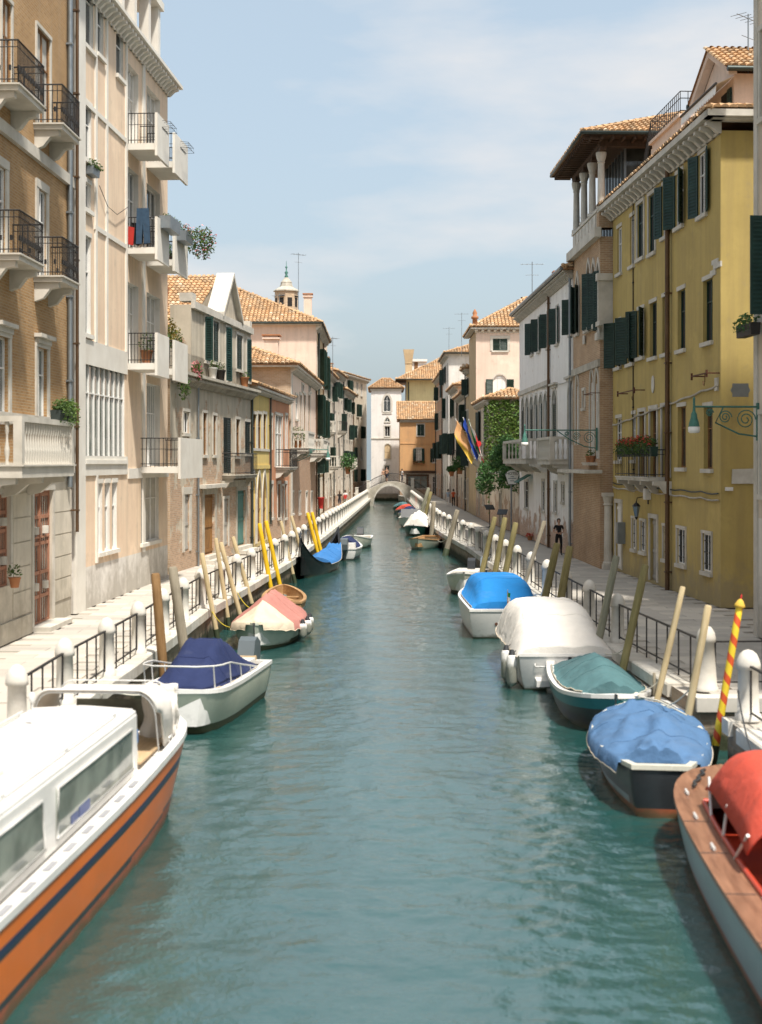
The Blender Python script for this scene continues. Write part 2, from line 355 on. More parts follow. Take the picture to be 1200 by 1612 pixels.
class Bld:
    def __init__(s, name, label, A, B, depth=9.0, z0=1.0, cat='building', group=None):
        s.A, s.B, s.z0, s.dep = Vector(A), Vector(B), z0, depth
        s.d = (s.B-s.A).normalized(); s.L = (s.B-s.A).length
        s.root = empty(name, (A[0], A[1], z0), math.atan2(s.d.y, s.d.x)); tag(s.root, label, cat, group)
        s.ops = []
    def u(s, px):
        r = (px-CXP)/FPX; return (r*s.A.y-s.A.x)/(s.d.x-r*s.d.y)
    def dist(s, u, off=0): return s.A.y+u*s.d.y
    def z(s, px, py, u=None):
        u = s.u(px) if u is None else u; return CAMZ-(py-HYP)/FPX*s.dist(u)-s.z0
    def rect(s, x0, x1, y0, y1):
        a, b = sorted((s.u(x0), s.u(x1))); c = (a+b)/2
        return a, b, s.z(0, y1, c), s.z(0, y0, c)
    def world(s, u, w, z):
        """local (along, outward, up) -> world"""
        n = Vector((s.d.y, -s.d.x)); p = s.A+s.d*u+n*w; return Vector((p.x, p.y, z+s.z0))
    def part(s, mb, name, mats, parent=None, **k): return mb.build(name, mats, parent or s.root, **k)
    # -- openings
    def win(s, u0, u1, z0, z1, arch=None, spring=None, rv=.22, kind='glass', surround=None, sw=.13, sill='istrian_stone', lintel=None,
            shut=None, smat='green_shutter', ang=(150, 150), mull=1, bars=False, frame='white_paint', curtain=False, name='window', closed=1.0):
        u0, u1 = max(.03, u0), min(s.L-.03, u1); rv = max(.10, rv*.45)
        if u1-u0 < .12: return None
        sp = spring if spring is not None else z1-(u1-u0)*(.5 if arch == 'round' else .9) if arch else z1
        s.ops.append(dict(u0=u0, u1=u1, z0=z0, z1=z1, arch=arch, sp=sp, rv=rv))
        f = MB(); y = rv-.05; t = .05
        fmat = frame
        if kind in ('glass', 'grey', 'dark'):
            f.box(u0, u1, y-.02, y+.05, z0, z0+t); f.box(u0, u1, y-.02, y+.05, z1-t, z1)
            f.box(u0, u0+t, y-.02, y+.05, z0+t, z1-t); f.box(u1-t, u1, y-.02, y+.05, z0+t, z1-t)
            for k in range(1, mull+1):
                c = u0+(u1-u0)*k/(mull+1); f.box(c-.025, c+.025, y-.025, y+.04, z0+t, z1-t)
            if z1-z0 > 1.5: f.box(u0+t, u1-t, y-.015, y+.035, z0+(z1-z0)*.64, z0+(z1-z0)*.64+.04)
        else:                                   # a door: planked leaf with rails
            n = max(2, int((u1-u0)/.3))
            for k in range(n):
                a = u0+(u1-u0)*k/n; f.box(a+.008, u0+(u1-u0)*(k+1)/n-.008, y, y+.05, z0, z1)
            for q in (.04, .45, .9): f.box(u0+.03, u1-.03, y-.03, y-.001, z0+(z1-z0)*q, z0+(z1-z0)*q+.12)
            fmat = kind
        w = s.part(f, name, fmat)
        if kind in ('glass', 'grey', 'dark'):
            p = MB(); p.face([(u0, y+.03, z0), (u1, y+.03, z0), (u1, y+.03, z1), (u0, y+.03, z1)])
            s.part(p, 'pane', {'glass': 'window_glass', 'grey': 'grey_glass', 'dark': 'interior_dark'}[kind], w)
            if curtain:
                c = MB(); n = 10
                for k in range(n):
                    a, b = u0+(u1-u0)*k/n, u0+(u1-u0)*(k+1)/n; c.face([(a, y+.022-.004*(k % 2), z0+t), (b, y+.022-.004*((k+1) % 2), z0+t), (b, y+.022-.004*((k+1) % 2), z1-t), (a, y+.022-.004*(k % 2), z1-t)])
                s.part(c, 'curtain', 'curtain', w)
        if bars:
            b = MB()
            n = max(3, int((u1-u0)/.14))
            for k in range(1, n): x = u0+(u1-u0)*k/n; b.box(x-.01, x+.01, .04, .06, z0, z1)
            for q in (.2, .5, .8): zz = z0+(z1-z0)*q; b.box(u0, u1, .03, .045, zz-.015, zz+.015)
            s.part(b, 'grille', 'iron', w)
        if surround:
            q = MB(); pr = .045
            if arch:
                q.box(u0-sw, u0-.002, -pr, .02, z0, sp); q.box(u1+.002, u1+sw, -pr, .02, z0, sp)
                P = arch_pts(u0, u1, sp, z1, arch); P2 = arch_pts(u0-sw, u1+sw, sp, z1+sw*(1.6 if arch == 'gothic' else 1), arch)
                for k in range(len(P)-1):
                    a, b, c, d = P[k], P[k+1], P2[k+1], P2[k]
                    vs = [(p[0], yy, p[1]) for yy in (-pr, .0) for p in (a, b, c, d)]
                    q.mesh(vs, [(0,1,2,3), (0,4,5,1), (3,2,6,7)])
            else:
                q.box(u0-sw, u0-.002, -pr, .02, z0, z1); q.box(u1+.002, u1+sw, -pr, .02, z0, z1); q.box(u0-sw, u1+sw, -pr-.012, .02, z1+.001, z1+sw)
            s.part(q, 'surround', surround, w)
        if lintel:
            q = MB(); e = .1
            q.box(u0-e-.06, u1+e+.06, -.10, .01, z1+.10, z1+.24); q.box(u0-e-.14, u1+e+.14, -.20, .01, z1+.241, z1+.34)
            s.part(q, 'lintel', lintel, w)
        elif surround is None and not arch and kind != 'none' and sill:
            q = MB(); q.box(u0-.06, u1+.06, -.03, rv-.06, z1+.001, z1+.14); s.part(q, 'lintel', sill, w)
        if sill:
            q = MB(); q.box(u0-.10, u1+.10, -.10, rv-.06, z0-.13, z0-.001); s.part(q, 'sill', sill, w)
        if shut == 'closed':
            for k in (0, 1): s.shutter(u0+.01, u1-.01, z0+.02, z0+(z1-z0)*closed-.02, k, 0, smat, w, (u1-u0)/2-.02, y=.03)
        elif shut:
            for k in (0, 1):
                if ang[k] is not None: s.shutter(u0, u1, z0, sp+.35*(z1-sp), k, ang[k], smat, w, (u1-u0)/2)
        return w
    def shutter(s, u0, u1, z0, z1, k, ang, mat, parent, w, y=-.035):
        m = MB(); a = R(ang); h = z1-z0
        M = Matrix.Translation((u0 if k == 0 else u1, y, z0)) @ Matrix.Rotation(-a if k == 0 else pi+a, 4, 'Z')
        r = .07
        for q in ((0, r), (w-r, w)): m.box(q[0], q[1], -.02, .02, 0, h, M=M)
        for q in (0, h*.5, h-r): m.box(r, w-r, -.018, .018, q, q+r, M=M)
        m.box(r*.5, w-r*.5, -.004, .004, r*.5, h-r*.5, M=M)
        n = max(6, int(h/.11))
        for i in range(n):
            zz = r+(h-2*r)*i/n; S = Matrix.Translation((0, 0, zz+.05)) @ Matrix.Rotation(R(35), 4, 'X')
            m.box(r, w-r, -.006, .006, -.055, .055, M=M @ S)
        s.part(m, 'shutter', mat, parent)
    def px(s, x0, x1, y0, y1, **k): return s.win(*s.rect(x0, x1, y0, y1), **k)
    # -- walls
    def walls(s, H, mat, bands=(), side0=None, side1=None, reveal=None, top=True):
        """front skin with real openings, side and back walls; bands: (z, material) for storeys below z"""
        mats = [mat]; idx = {mat: 0}
        def mi(m):
            if m not in idx: idx[m] = len(mats); mats.append(m)
            return idx[m]
        us = {0.0, s.L}; zs = {0.0, H}
        for o in s.ops: us |= {o['u0'], o['u1']}; zs |= {max(0, o['z0']), min(H, o['z1'])}
        for zb, _ in bands: zs.add(zb)
        us, zs = sorted(us), sorted(zs); m = MB()
        def band(z):
            for zb, bm in sorted(bands):
                if z < zb: return mi(bm)
            return 0
        for j in range(len(zs)-1):
            zc = (zs[j]+zs[j+1])/2; run = None
            if zs[j+1]-zs[j] < 1e-5: continue
            for i in range(len(us)-1):
                uc = (us[i]+us[i+1])/2
                hole = any(o['u0'] < uc < o['u1'] and o['z0'] < zc < o['z1'] for o in s.ops)
                if not hole:
                    if run is None: run = us[i]
                if (hole or i == len(us)-2) and run is not None:
                    e = us[i] if hole else us[i+1]
                    m.face([(run, 0, zs[j]), (e, 0, zs[j]), (e, 0, zs[j+1]), (run, 0, zs[j+1])], band(zc)); run = None
        for o in s.ops:
            u0, u1, z0, z1, rv, sp = o['u0'], o['u1'], o['z0'], o['z1'], o['rv'], o['sp']
            b = mi(reveal) if reveal else band((z0+z1)/2)
            ztop = sp if o['arch'] else z1
            m.face([(u0, 0, z0), (u0, 0, ztop), (u0, rv, ztop), (u0, rv, z0)], b); m.face([(u1, 0, z0), (u1, rv, z0), (u1, rv, ztop), (u1, 0, ztop)], b)
            m.face([(u0, 0, z0), (u0, rv, z0), (u1, rv, z0), (u1, 0, z0)], b)
            if not o['arch']: m.face([(u0, 0, z1), (u1, 0, z1), (u1, rv, z1), (u0, rv, z1)], b)
            else:
                P = arch_pts(u0, u1, sp, z1, o['arch']); k2 = len(P)//2; w = band((sp+z1)/2)
                for k in range(len(P)-1):
                    cx = u0 if k < k2 else u1
                    m.face([(cx, 0, z1), (P[k][0], 0, P[k][1]), (P[k+1][0], 0, P[k+1][1])], w)
                    m.face([(P[k][0], 0, P[k][1]), (P[k+1][0], 0, P[k+1][1]), (P[k+1][0], rv, P[k+1][1]), (P[k][0], rv, P[k][1])], b)
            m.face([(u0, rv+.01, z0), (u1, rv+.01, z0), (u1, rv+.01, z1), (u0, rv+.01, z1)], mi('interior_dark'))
        d = s.dep
        m.face([(0, 0, 0), (0, d, 0), (0, d, H), (0, 0, H)], mi(side0 or mat)); m.face([(s.L, 0, 0), (s.L, 0, H), (s.L, d, H), (s.L, d, 0)], mi(side1 or mat))
        m.face([(0, d, 0), (s.L, d, 0), (s.L, d, H), (0, d, H)], mi(side0 or mat))
        if top: m.face([(0, 0, H), (s.L, 0, H), (s.L, d, H), (0, d, H)], mi('tile_bed'))
        s.H = H
        return s.part(m, 'wall', mats)
    # -- trim
    def strip(s, z0, z1, out=.06, mat='istrian_stone', u0=0, u1=None, name='string_course', wrap=True):
        m = MB(); u1 = s.L if u1 is None else u1
        m.box(u0-(out if wrap and u0 == 0 else 0), u1+(out if wrap and u1 == s.L else 0), -out, .003, z0, z1)
        return s.part(m, name, mat)
    def cornice(s, z, out=.4, h=.35, mat='istrian_stone', step=.5, bw=.14, u0=0, u1=None, each=False, sides=True, top=.12, ret=0):
        m = MB(); u1 = s.L if u1 is None else u1; e = out if sides else 0
        m.box(u0-e, u1+e, -out, .004, z+h-top, z+h); m.box(u0-e*.6, u1+e*.6, -out*.6, .003, z+h-top-.07, z+h-top-.001)
        m.box(u0-.06, u1+.06, -.07, .002, z, z+.08)
        if ret:
            for (xa, xb) in ((u0-e, u0-.001), (u1+.001, u1+e)):
                if sides: m.box(xa, xb, .006, ret, z+h-top, z+h)
        c = s.part(m, 'cornice', mat); n = max(2, int((u1-u0)/step)); hh = h-top-.075
        prof = [(0, 0), (-.10, .0), (-out*.55, hh*.55), (-out*.85, hh*.7), (-out*.85, hh), (0, hh)]
        if each:
            b = MB(); b.prism(prof, -bw/2, bw/2, 'x'); me = b.data('bracket', mat)
            for k in range(n+1):
                o = link('bracket', me, c); o.location = (u0+(u1-u0)*k/n, 0, z)
            return c
        b = MB()
        for k in range(n+1):
            x = u0+(u1-u0)*k/n; b.prism(prof, x-bw/2, x+bw/2, 'x', M=Matrix.Translation((0, 0, z)))
        tag(s.part(b, 'bracket_row', mat, c), kind='stuff'); return c
    def pipe(s, u, z0, z1, r=.06, mat='copper_pipe', off=.1, name='downpipe'):
        m = MB(); m.tube([(u, -off, z0), (u, -off, z1)], r, 8); k = z0+.6
        while k < z1: m.box(u-r-.02, u+r+.02, -off-r-.01, .0, k, k+.05); k += 2.4
        return s.part(m, name, mat)
    def hip(s, z, rise, over=.45, inset=None, pitch=.22, length=.42, gutter=None, y0=0, d=None, u0=0, u1=None, ends=(1, 1), planes='fblr'):
        """tiled roof over the box; ends: hip (1) or gable (0) at each end"""
        d = s.dep if d is None else d; u1 = s.L if u1 is None else u1; a, b, f, k = u0-over, u1+over, y0-over, y0+d+over; c = (f+k)/2; t = (k-f)/2 if inset is None else inset
        t = min(t, (b-a)/2-.05)
        E = [Vector((a, f, z)), Vector((b, f, z)), Vector((b, k, z)), Vector((a, k, z))]
        r0 = Vector((a+(t if ends[0] else 0), c, z+rise)); r1 = Vector((b-(t if ends[1] else 0), c, z+rise))
        m = MB(); Q = [(E[0], E[1], r1, r0), (E[2], E[3], r0, r1)]
        if ends[0]: Q.append((E[3], E[0], r0, r0))
        if ends[1]: Q.append((E[1], E[2], r1, r1))
        for q in Q: m.face(q[:3] if (q[2]-q[3]).length < .01 else q)
        for e in (0, 1):
            if not ends[e]: m.face([E[0], r0, E[3]] if e == 0 else [E[1], E[2], r1])
        m.face([Vector((p.x, p.y, p.z-.06)) for p in E]); 
        for i in range(4):
            p, q = E[i], E[(i+1) % 4]; dz = Vector((0, 0, .06)); m.face([p-dz, q-dz, q, p])
        rf = s.part(m, 'roof', 'tile_bed'); tm = MB()
        for i, q in enumerate(Q): tiles(tm, *q, pitch=pitch, length=length, rad=pitch*.46)
        rt = [(r0, r1)]+([(E[0], r0), (E[3], r0)] if ends[0] else [])+([(E[1], r1), (E[2], r1)] if ends[1] else [])
        for p, q in rt:
            n = max(1, int((q-p).length/.4))
            for i in range(n): tm.tube([p+(q-p)*i/n+Vector((0,0,.05)), p+(q-p)*(i+1.1)/n+Vector((0,0,.04))], [.13, .1], 6)
        tag(s.part(tm, 'roof_tiles', 'clay_tile', rf), kind='stuff')
        if gutter:
            g = MB(); g.tube([E[3]-Vector((.06,0,.03)), E[0]-Vector((.06,.06,.03)), E[1]+Vector((.06,-.06,-.03)), E[2]+Vector((.06,0,-.03))], .08, 8)
            s.part(g, 'gutter', gutter, rf)
        return rf
    def chimney(s, u, y, z0, z1, w=.5, mat='pink_render', flare=False):
        m = MB(); h = z1-z0
        if flare:
            m.box(u-w/2, u+w/2, y-w/2, y+w/2, z0, z0+h*.55)
            k = w*.8; a, b = z0+h*.55, z1
            vs = [(u+sx*q, y+sy*q, zz) for zz, q in ((a, w*.5), (b, k)) for sx, sy in ((-1,-1), (1,-1), (1,1), (-1,1))]
            m.mesh(vs, [(0,1,5,4), (1,2,6,5), (2,3,7,6), (3,0,4,7), (4,5,6,7)]); m.box(u-w*.56, u+w*.56, y-w*.56, y+w*.56, a-.12, a-.02)
        else:
            m.box(u-w/2, u+w/2, y-w/2, y+w/2, z0, z1-.2); m.box(u-w*.62, u+w*.62, y-w*.62, y+w*.62, z1-.199, z1-.1)
            for sx in (-1, 1): m.box(u+sx*w*.4-.07, u+sx*w*.4+.07, y-w/2, y+w/2, z1-.099, z1+.02)
            m.box(u-w*.66, u+w*.66, y-w*.66, y+w*.66, z1+.021, z1+.1, 1)
        return s.part(m, 'chimney', [mat, 'clay_pot'])
    # -- balconies
    def balcony(s, u0, u1, z, out=.9, th=.16, slab='istrian_stone', rail='iron', h=1.0, brackets=2, bars=.12, bmat=None, panel=None):
        m = MB(); m.box(u0, u1, -out, .003, z-th, z-.04); m.box(u0-.05, u1+.05, -out-.05, .004, z-.039, z)
        b = s.part(m, 'balcony', slab)
        for k in range(brackets):
            x = u0+.18+(u1-u0-.36)*k/max(1, brackets-1); q = MB()
            q.prism([(0, z-th-.5), (0, z-th-.002), (-out*.85, z-th-.002), (-out*.85, z-th-.14), (-out*.55, z-th-.18), (-out*.3, z-th-.42)], x-.1, x+.1, 'x')
            s.part(q, 'bracket', bmat or slab, b)
        if rail == 'stone':
            t = MB(); t.box(u0, u1, -out, -out+.16, z+h-.13, z+h); 
            for x in (u0, u1-.16): t.box(x, x+.16, -out+.161, 0, z+h-.13, z+h)
            for x in (u0, u1-.2): t.box(x, x+.2, -out, -out+.2, z+.001, z+h-.131)
            s.part(t, 'top_rail', slab, b)
            p = MB(); p.lathe([(.05, 0), (.05, .05), (.035, .1), (.065, .28), (.06, .36), (.03, .55), (.03, .68), (.05, .74), (.05, h-.132)], 8)
            me = p.data('baluster', slab); n = max(2, int((u1-u0-.4)/.21))
            for k in range(n): o = link('baluster', me, b); o.location = (u0+.2+(u1-u0-.4)*(k+.5)/n, -out+.08, z)
            k2 = max(1, int((out-.3)/.21))
            for x in (u0+.08, u1-.08):
                for k in range(k2): o = link('baluster', me, b); o.location = (x, -out+.26+(out-.3)*(k+.5)/k2, z)
        elif rail:
            r = MB(); pts = [(u0, 0), (u0, -out), (u1, -out), (u1, 0)]
            for zz, rr in ((z+h, .022), (z+h-.16, .012), (z+.09, .014)): r.tube([(x, y, zz) for x, y in pts], rr, 5)
            s.part(r, 'railing', rail, b); q = MB()
            for (xa, ya), (xb, yb) in zip(pts, pts[1:]):
                n = max(2, int(math.hypot(xb-xa, yb-ya)/bars))
                for k in range(n+1):
                    x, y = xa+(xb-xa)*k/n, ya+(yb-ya)*k/n; q.box(x-.009, x+.009, y-.009, y+.009, z+.001, z+h)
                    if bars < .16 and k < n:
                        x2, y2 = xa+(xb-xa)*(k+.5)/n, ya+(yb-ya)*(k+.5)/n
                        if k % 2 == 0: q.tube([(x2, y2, z+.3), (x2, y2, z+.42)], .035, 5)
            tag(s.part(q, 'bar_row', rail, b), kind='stuff')
        return b
def lerp(a, b, t): return a+(b-a)*t

# ---------------------------------------------------------------- water, quays, pavements
def watermat():
    """green canal water: the waves are geometry, the finest ripples a bump"""
    s = NT('canal_water')
    nb = s.bump(s.noise(s.coords((1.0,1.2,1)), 9.0, 3, .6), 1.0, .013)
    c = s.mix(s.ramp(s.noise(s.coords((.3, .12, 1)), .6, 3), .3, .7), (.009,.046,.042), (.018,.070,.066))
    m = s.done(c, .03, nb, 0, .5); s.b.inputs['IOR'].default_value = 2.35; return m
watermat()
def water():
    xs = [-7.2+.085*i for i in range(int(16.4/.085)+1)]; ys = []; y = 4.0
    while y < 200: ys.append(y); y += max(.06, y*.0036)
    V = []; NS = mnoise.noise
    for y in ys:
        f = 1.5-.9*min(1, max(0, (y-18)/45))          # the sheltered far end is calmer
        for x in xs:
            g = .45+1.3*max(0, NS(Vector((x*.16, y*.09, 3.1)))+.30)
            z = .030*NS(Vector((x*.75+.3*y, y*.95, 0)))+.019*NS(Vector((x*1.9-.2*y, y*2.3, 5)))+g*(.021*NS(Vector((x*3.4+.5*y, y*4.0, 9)))+.0105*NS(Vector((x*7.0, y*8.0-.3*x, 13))))
            V.append((x, y, z*f*.62))
    n = len(xs); m = MB(); m.mesh(V, [(j*n+i, j*n+i+1, (j+1)*n+i+1, (j+1)*n+i) for j in range(len(ys)-1) for i in range(n-1)], 0, True)
    m.face([(-1500,-300,-.2), (1500,-300,-.2), (1500,3500,-.2), (-1500,3500,-.2)])
    tag(m.build('water', 'canal_water'), kind='structure')
water()

def pavemat(name, a, b):
    s = NT(name); c, f = brickpat(s, a, dk(a, .86), dk(a, .6), 1.1, .55); v = s.coords()
    c = s.mix(s.ramp(s.noise(v, .8, 5), .3, .75, (0,0,0,1), (.6,.6,.6,1)), c, b); return s.done(c, .85, None, 0, .3)
pavemat('paving', (.46,.42,.36), (.36,.33,.28))

LQ = [(-5.55,-8), (-5.55,26), (-5.4,30), (-5.25,42), (-4.65,52), (-4.05,63), (-3.4,85), (-2.75,110), (-2.0,142), (-1.35,172), (-1.2,184)]
RQ = [(5.85,26.2), (5.62,31.5), (5.35,42), (5.0,56), (4.6,73), (3.95,86), (3.7,93), (3.5,125), (3.3,164), (3.2,181), (2.4,186), (2.4,198.2)]
def quay(name, edge, outer, wallmat='quay_brick'):
    """solid bank: paved top, walls down into the water"""
    poly = edge+outer; n = len(poly); m = MB()
    m.face([(x, y, .96) for x, y in poly], 0)
    for i in range(n):
        (x0, y0), (x1, y1) = poly[i], poly[(i+1) % n]; m.face([(x0, y0, -2), (x1, y1, -2), (x1, y1, .96), (x0, y0, .96)], 1)
    o = m.build(name, ['paving', wallmat]); tag(o, kind='structure'); return o
left_quay = quay('left_quay', LQ, [(-90,184), (-90,-8)])
right_quay = quay('right_quay', RQ, [(90,198.2), (90,26.2)])
near_quay = quay('near_right_quay', [(5.98,-8), (5.98,24.1)], [(90,24.1), (90,-8)])
# the bank beyond the end of the canal
end_quay = quay('end_quay', [(-90,198.4), (90,198.4)], [(90,330), (-90,330)])

def along(edge, d0, d1, step):
    """points (x, y, heading) every step metres along a bank edge between distances d0 and d1"""
    out = []; acc = 0
    for (x0, y0), (x1, y1) in zip(edge, edge[1:]):
        L = math.hypot(x1-x0, y1-y0); h = math.atan2(y1-y0, x1-x0)
        while acc <= L:
            y = y0+(y1-y0)*acc/L
            if d0 <= y <= d1: out.append((x0+(x1-x0)*acc/L, y, h))
            acc += step
        acc -= L
    return out
def kerbs(parent, edge, d0, d1, side, step=1.6):
    P = along(edge, d0, d1, step); mes = {}
    for k, (x, y, h) in enumerate(P):
        kk = k % 4
        if kk not in mes:
            m = MB(); L = step-.012-.004*kk; e = .02
            top = [(0, -.02), (0, .42)]; b = .03
            prof = [(-.09, .74), (-.09, 1.0-b), (-.09+b, 1.0), (.42, 1.0), (.42, .74)] if side > 0 else [(.09, .74), (.09, 1.0-b), (.09-b, 1.0), (-.42, 1.0), (-.42, .74)]
            m.prism(prof, 0, L, 'x'); mes[kk] = m.data('kerb_stone', ['istrian_stone', 'bollard_stone'][kk % 2])
        o = link('kerb_stone', mes[kk], parent); o.location = (x, y, .004*(k % 3)-.002); o.rotation_euler = (0, 0, h)
kerbs(left_quay, LQ, 10, 182, 1, 1.6); kerbs(right_quay, RQ, 26.3, 178, -1, 1.6); kerbs(near_quay, [(5.98,4), (5.98,24.2)], 6, 23, -1, 1.6)
k = MB(); k.prism([(5.9,.74), (5.9,1.0), (12,1.0), (12,.74)], 26.08, 26.55, 'y'); k.build('kerb_stone', 'istrian_stone', right_quay)
k = MB(); k.prism([(5.9,.74), (5.9,1.0), (12,1.0), (12,.74)], 23.75, 24.2, 'y'); k.build('kerb_stone', 'bollard_stone', near_quay)

def flags(parent, xl, xr, d0, d1, w=1.15, l=.58):
    mes = []
    for q in ('flagstone', 'flagstone_pale', 'flagstone_dark', 'flagstone'):
        m = MB(); b = .008; x, y = w/2-.006, l/2-.006
        vs = [(sx*(x-i), sy*(y-i), zz) for zz, i in ((.0, 0), (.032, 0), (.04, b)) for sx, sy in ((-1,-1), (1,-1), (1,1), (-1,1))]
        m.mesh(vs, [(8,9,10,11)]+[(r*4+k, r*4+(k+1) % 4, r*4+4+(k+1) % 4, r*4+4+k) for r in (0, 1) for k in range(4)]); mes.append(m.data('flagstone', q))
    y = d0; r = 0; n = 0
    while y < d1 and n < 296:
        a, b = xl(y)+w/2, xr(y)-w/2; x = a+(w/2 if r % 2 else 0)
        while x <= b+.2 and n < 296:
            o = link('flagstone', mes[random.randrange(4)], parent); o.location = (x, y, .958+random.uniform(0, .006)); o.rotation_euler = (random.uniform(-.002,.002), random.uniform(-.002,.002), 0)
            x += w; n += 1
        y += l; r += 1
def interp(P):
    def f(y):
        for (x0, y0), (x1, y1) in zip(P, P[1:]):
            if y <= y1: return x0+(x1-x0)*(y-y0)/(y1-y0)
        return P[-1][0]
    return f
LE_, RE_ = interp(LQ), interp(RQ)
flags(left_quay, lambda y: -9.0, lambda y: LE_(y)-.45, 26, 62)
flags(right_quay, lambda y: RE_(y)+.45, lambda y: 10.3, 26.8, 64)

# ---------------------------------------------------------------- quayside posts and iron rails
def bollard_mesh():
    m = MB(); m.lathe([(.20,0), (.20,.10), (.165,.12), (.15,.86), (.185,.88), (.185,.95), (.17,1.02), (.13,1.12), (.07,1.18), (.01,1.2)], 12); return m.data('stone_bollard', 'bollard_stone')
def cone_mesh():
    m = MB(); m.lathe([(.24,0), (.24,.06), (.215,.08), (.155,.92), (.19,.94), (.19,1.02), (.165,1.12), (.10,1.22), (.01,1.26)], 14); return m.data('stone_bollard', 'istrian_stone')
BOL, CONE = bollard_mesh(), cone_mesh()
def rail(p, q, label, group, z=1.0):
    p, q = Vector(p), Vector(q); L = (q-p).length; d = (q-p).normalized(); g = .16
    o = empty('iron_railing', (p.x, p.y, z), math.atan2(d.y, d.x)); tag(o, label, 'railing', group)
    m = MB(); m.box(g, L-g, -.025, .025, .92, .95); m.build('top_rail', 'iron', o)
    m = MB(); m.box(g, L-g, -.015, .015, .14, .165); m.build('bottom_rail', 'iron', o)
    n = max(2, round((L-2*g)/.85)); b = MB(); b.box(-.014, .014, -.014, .014, .0, .92); me = b.data('bar', 'iron')
    for k in range(n+1): c = link('bar', me, o); c.location = (g+.02+(L-2*g-.04)*k/n, 0, 0)
    return o
def fence(edge, d0, d1, step, inset, side, what):
    P = along(edge, d0, d1, step); pts = []
    for k, (x, y, h) in enumerate(P):
        nx, ny = -sin(h)*side*inset, cos(h)*side*inset; b = link('stone_bollard', BOL); b.location = (x+nx, y+ny, 1.0); pts.append((x+nx, y+ny))
        tag(b, 'white domed stone post on the %s quay, %s from the front' % (what, ordinal(k+1)), 'bollard', 'stone posts along the %s quay' % what)
    for k, (p, q) in enumerate(zip(pts, pts[1:])):
        rail(p, q, 'black iron rail on the %s quay, %s bay from the front' % (what, ordinal(k+1)), 'iron rails along the %s quay' % what)
    return pts
LB_PTS = fence(LQ, 20.2, 168, 3.35, .22, 1, 'left')
RB_PTS = fence(RQ, 31.4, 166, 4.0, .24, -1, 'right')
c = link('stone_bollard', CONE); c.location = (6.28, 27.0, 1.0); tag(c, 'big tapered stone post at the corner of the boat landing', 'bollard')
rail((6.28,27.0), RB_PTS[0], 'black iron rail between the big tapered post and the next one', 'iron rails along the right quay')
rail((6.28,27.0), (10.4,27.3), 'black iron rail running back from the big tapered post', 'iron rails along the right quay')
c = link('stone_bollard', BOL); c.location = (6.28, 23.9, 1.0); c.scale = (1.15, 1.15, 1.0); tag(c, 'bright white round post on the nearest quay corner at the right edge', 'bollard')
rail((6.28,23.9), (6.28,20.2), 'black iron rail leaving the nearest white post towards the viewer', 'iron rails along the right quay')

# ---------------------------------------------------------------- footbridge at the far end
def bridge():
    y0, y1 = 172.0, 175.2; xa, xb = -3.2, 6.0; n = 22; m = MB()
    root = empty('footbridge', ((xa+xb)/2, (y0+y1)/2, 0)); tag(root, 'small arched stone footbridge at the far end of the canal', 'bridge')
    ox, oy = root.location.x, root.location.y
    def deck(x): t = (x-xa)/(xb-xa); return 1.0+2.05*sin(pi*min(1, max(0, t)))**1.15
    def arch(x):
        t = (x-(-1.0))/(3.1+1.0)
        return None if t <= 0 or t >= 1 else -.1+2.6*sqrt(max(0, 1-(2*t-1)**2))
    xs = [xa+(xb-xa)*k/n for k in range(n+1)]+[-1.0+.0001, 3.1-.0001]+[-1+4.1*k/24 for k in range(1, 24)]; xs = sorted(xs)
    for a, b in zip(xs, xs[1:]):
        c = (a+b)/2; lo = [(arch(a) if arch(c) is not None and arch(a) is not None else -.5), (arch(b) if arch(c) is not None and arch(b) is not None else -.5)]
        if arch(c) is not None: lo = [max(-.1, arch(a) or -.1), max(-.1, arch(b) or -.1)]
        for y in (y0, y1): m.face([(a-ox, y-oy, lo[0]), (b-ox, y-oy, lo[1]), (b-ox, y-oy, deck(b)), (a-ox, y-oy, deck(a))], 0)
        m.face([(a-ox, y0-oy, deck(a)), (b-ox, y0-oy, deck(b)), (b-ox, y1-oy, deck(b)), (a-ox, y1-oy, deck(a))], 0)
        m.face([(a-ox, y0-oy, lo[0]), (b-ox, y0-oy, lo[1]), (b-ox, y1-oy, lo[1]), (a-ox, y1-oy, lo[0])], 1)
    m.build('span', ['aged_stone', 'quay_brick'], root)
    r = MB(); ra = [-1.0+4.1*k/20 for k in range(21)]
    for a, b in zip(ra, ra[1:]):
        za, zb = max(-.1, arch(a) or -.1), max(-.1, arch(b) or -.1)
        r.mesh([(x-ox, yy-oy, z) for yy in (y0-.06, y0) for x, z in ((a, za), (b, zb), (b, zb+.28), (a, za+.28))], [(0,1,2,3), (3,2,6,7), (0,4,5,1)])
    r.build('arch_ring', 'bollard_stone', root)
    for y in (y0+.1, y1-.1):
        t = MB(); t.tube([(x-ox, y-oy, deck(x)+1.0) for x in xs[::2]], .03, 5); t.tube([(x-ox, y-oy, deck(x)+.15) for x in xs[::2]], .02, 5); rr = t.build('railing', 'iron', root)
        q = MB(); x = xa+.1
        while x < xb: q.box(x-ox-.01, x-ox+.01, y-oy-.01, y-oy+.01, deck(x)-.01, deck(x)+1.0); x += .16
        tag(q.build('bar_row', 'iron', rr), kind='stuff')
        for x in (xa+.2, -1.6, 3.9, xb-.2):
            p = MB(); p.box(x-ox-.16, x-ox+.16, y-oy-.14, y-oy+.14, deck(x)-.3, deck(x)+1.1); p.box(x-ox-.2, x-ox+.2, y-oy-.18, y-oy+.18, deck(x)+1.101, deck(x)+1.2); p.build('newel', 'bollard_stone', root)
    return deck
DECK = bridge()
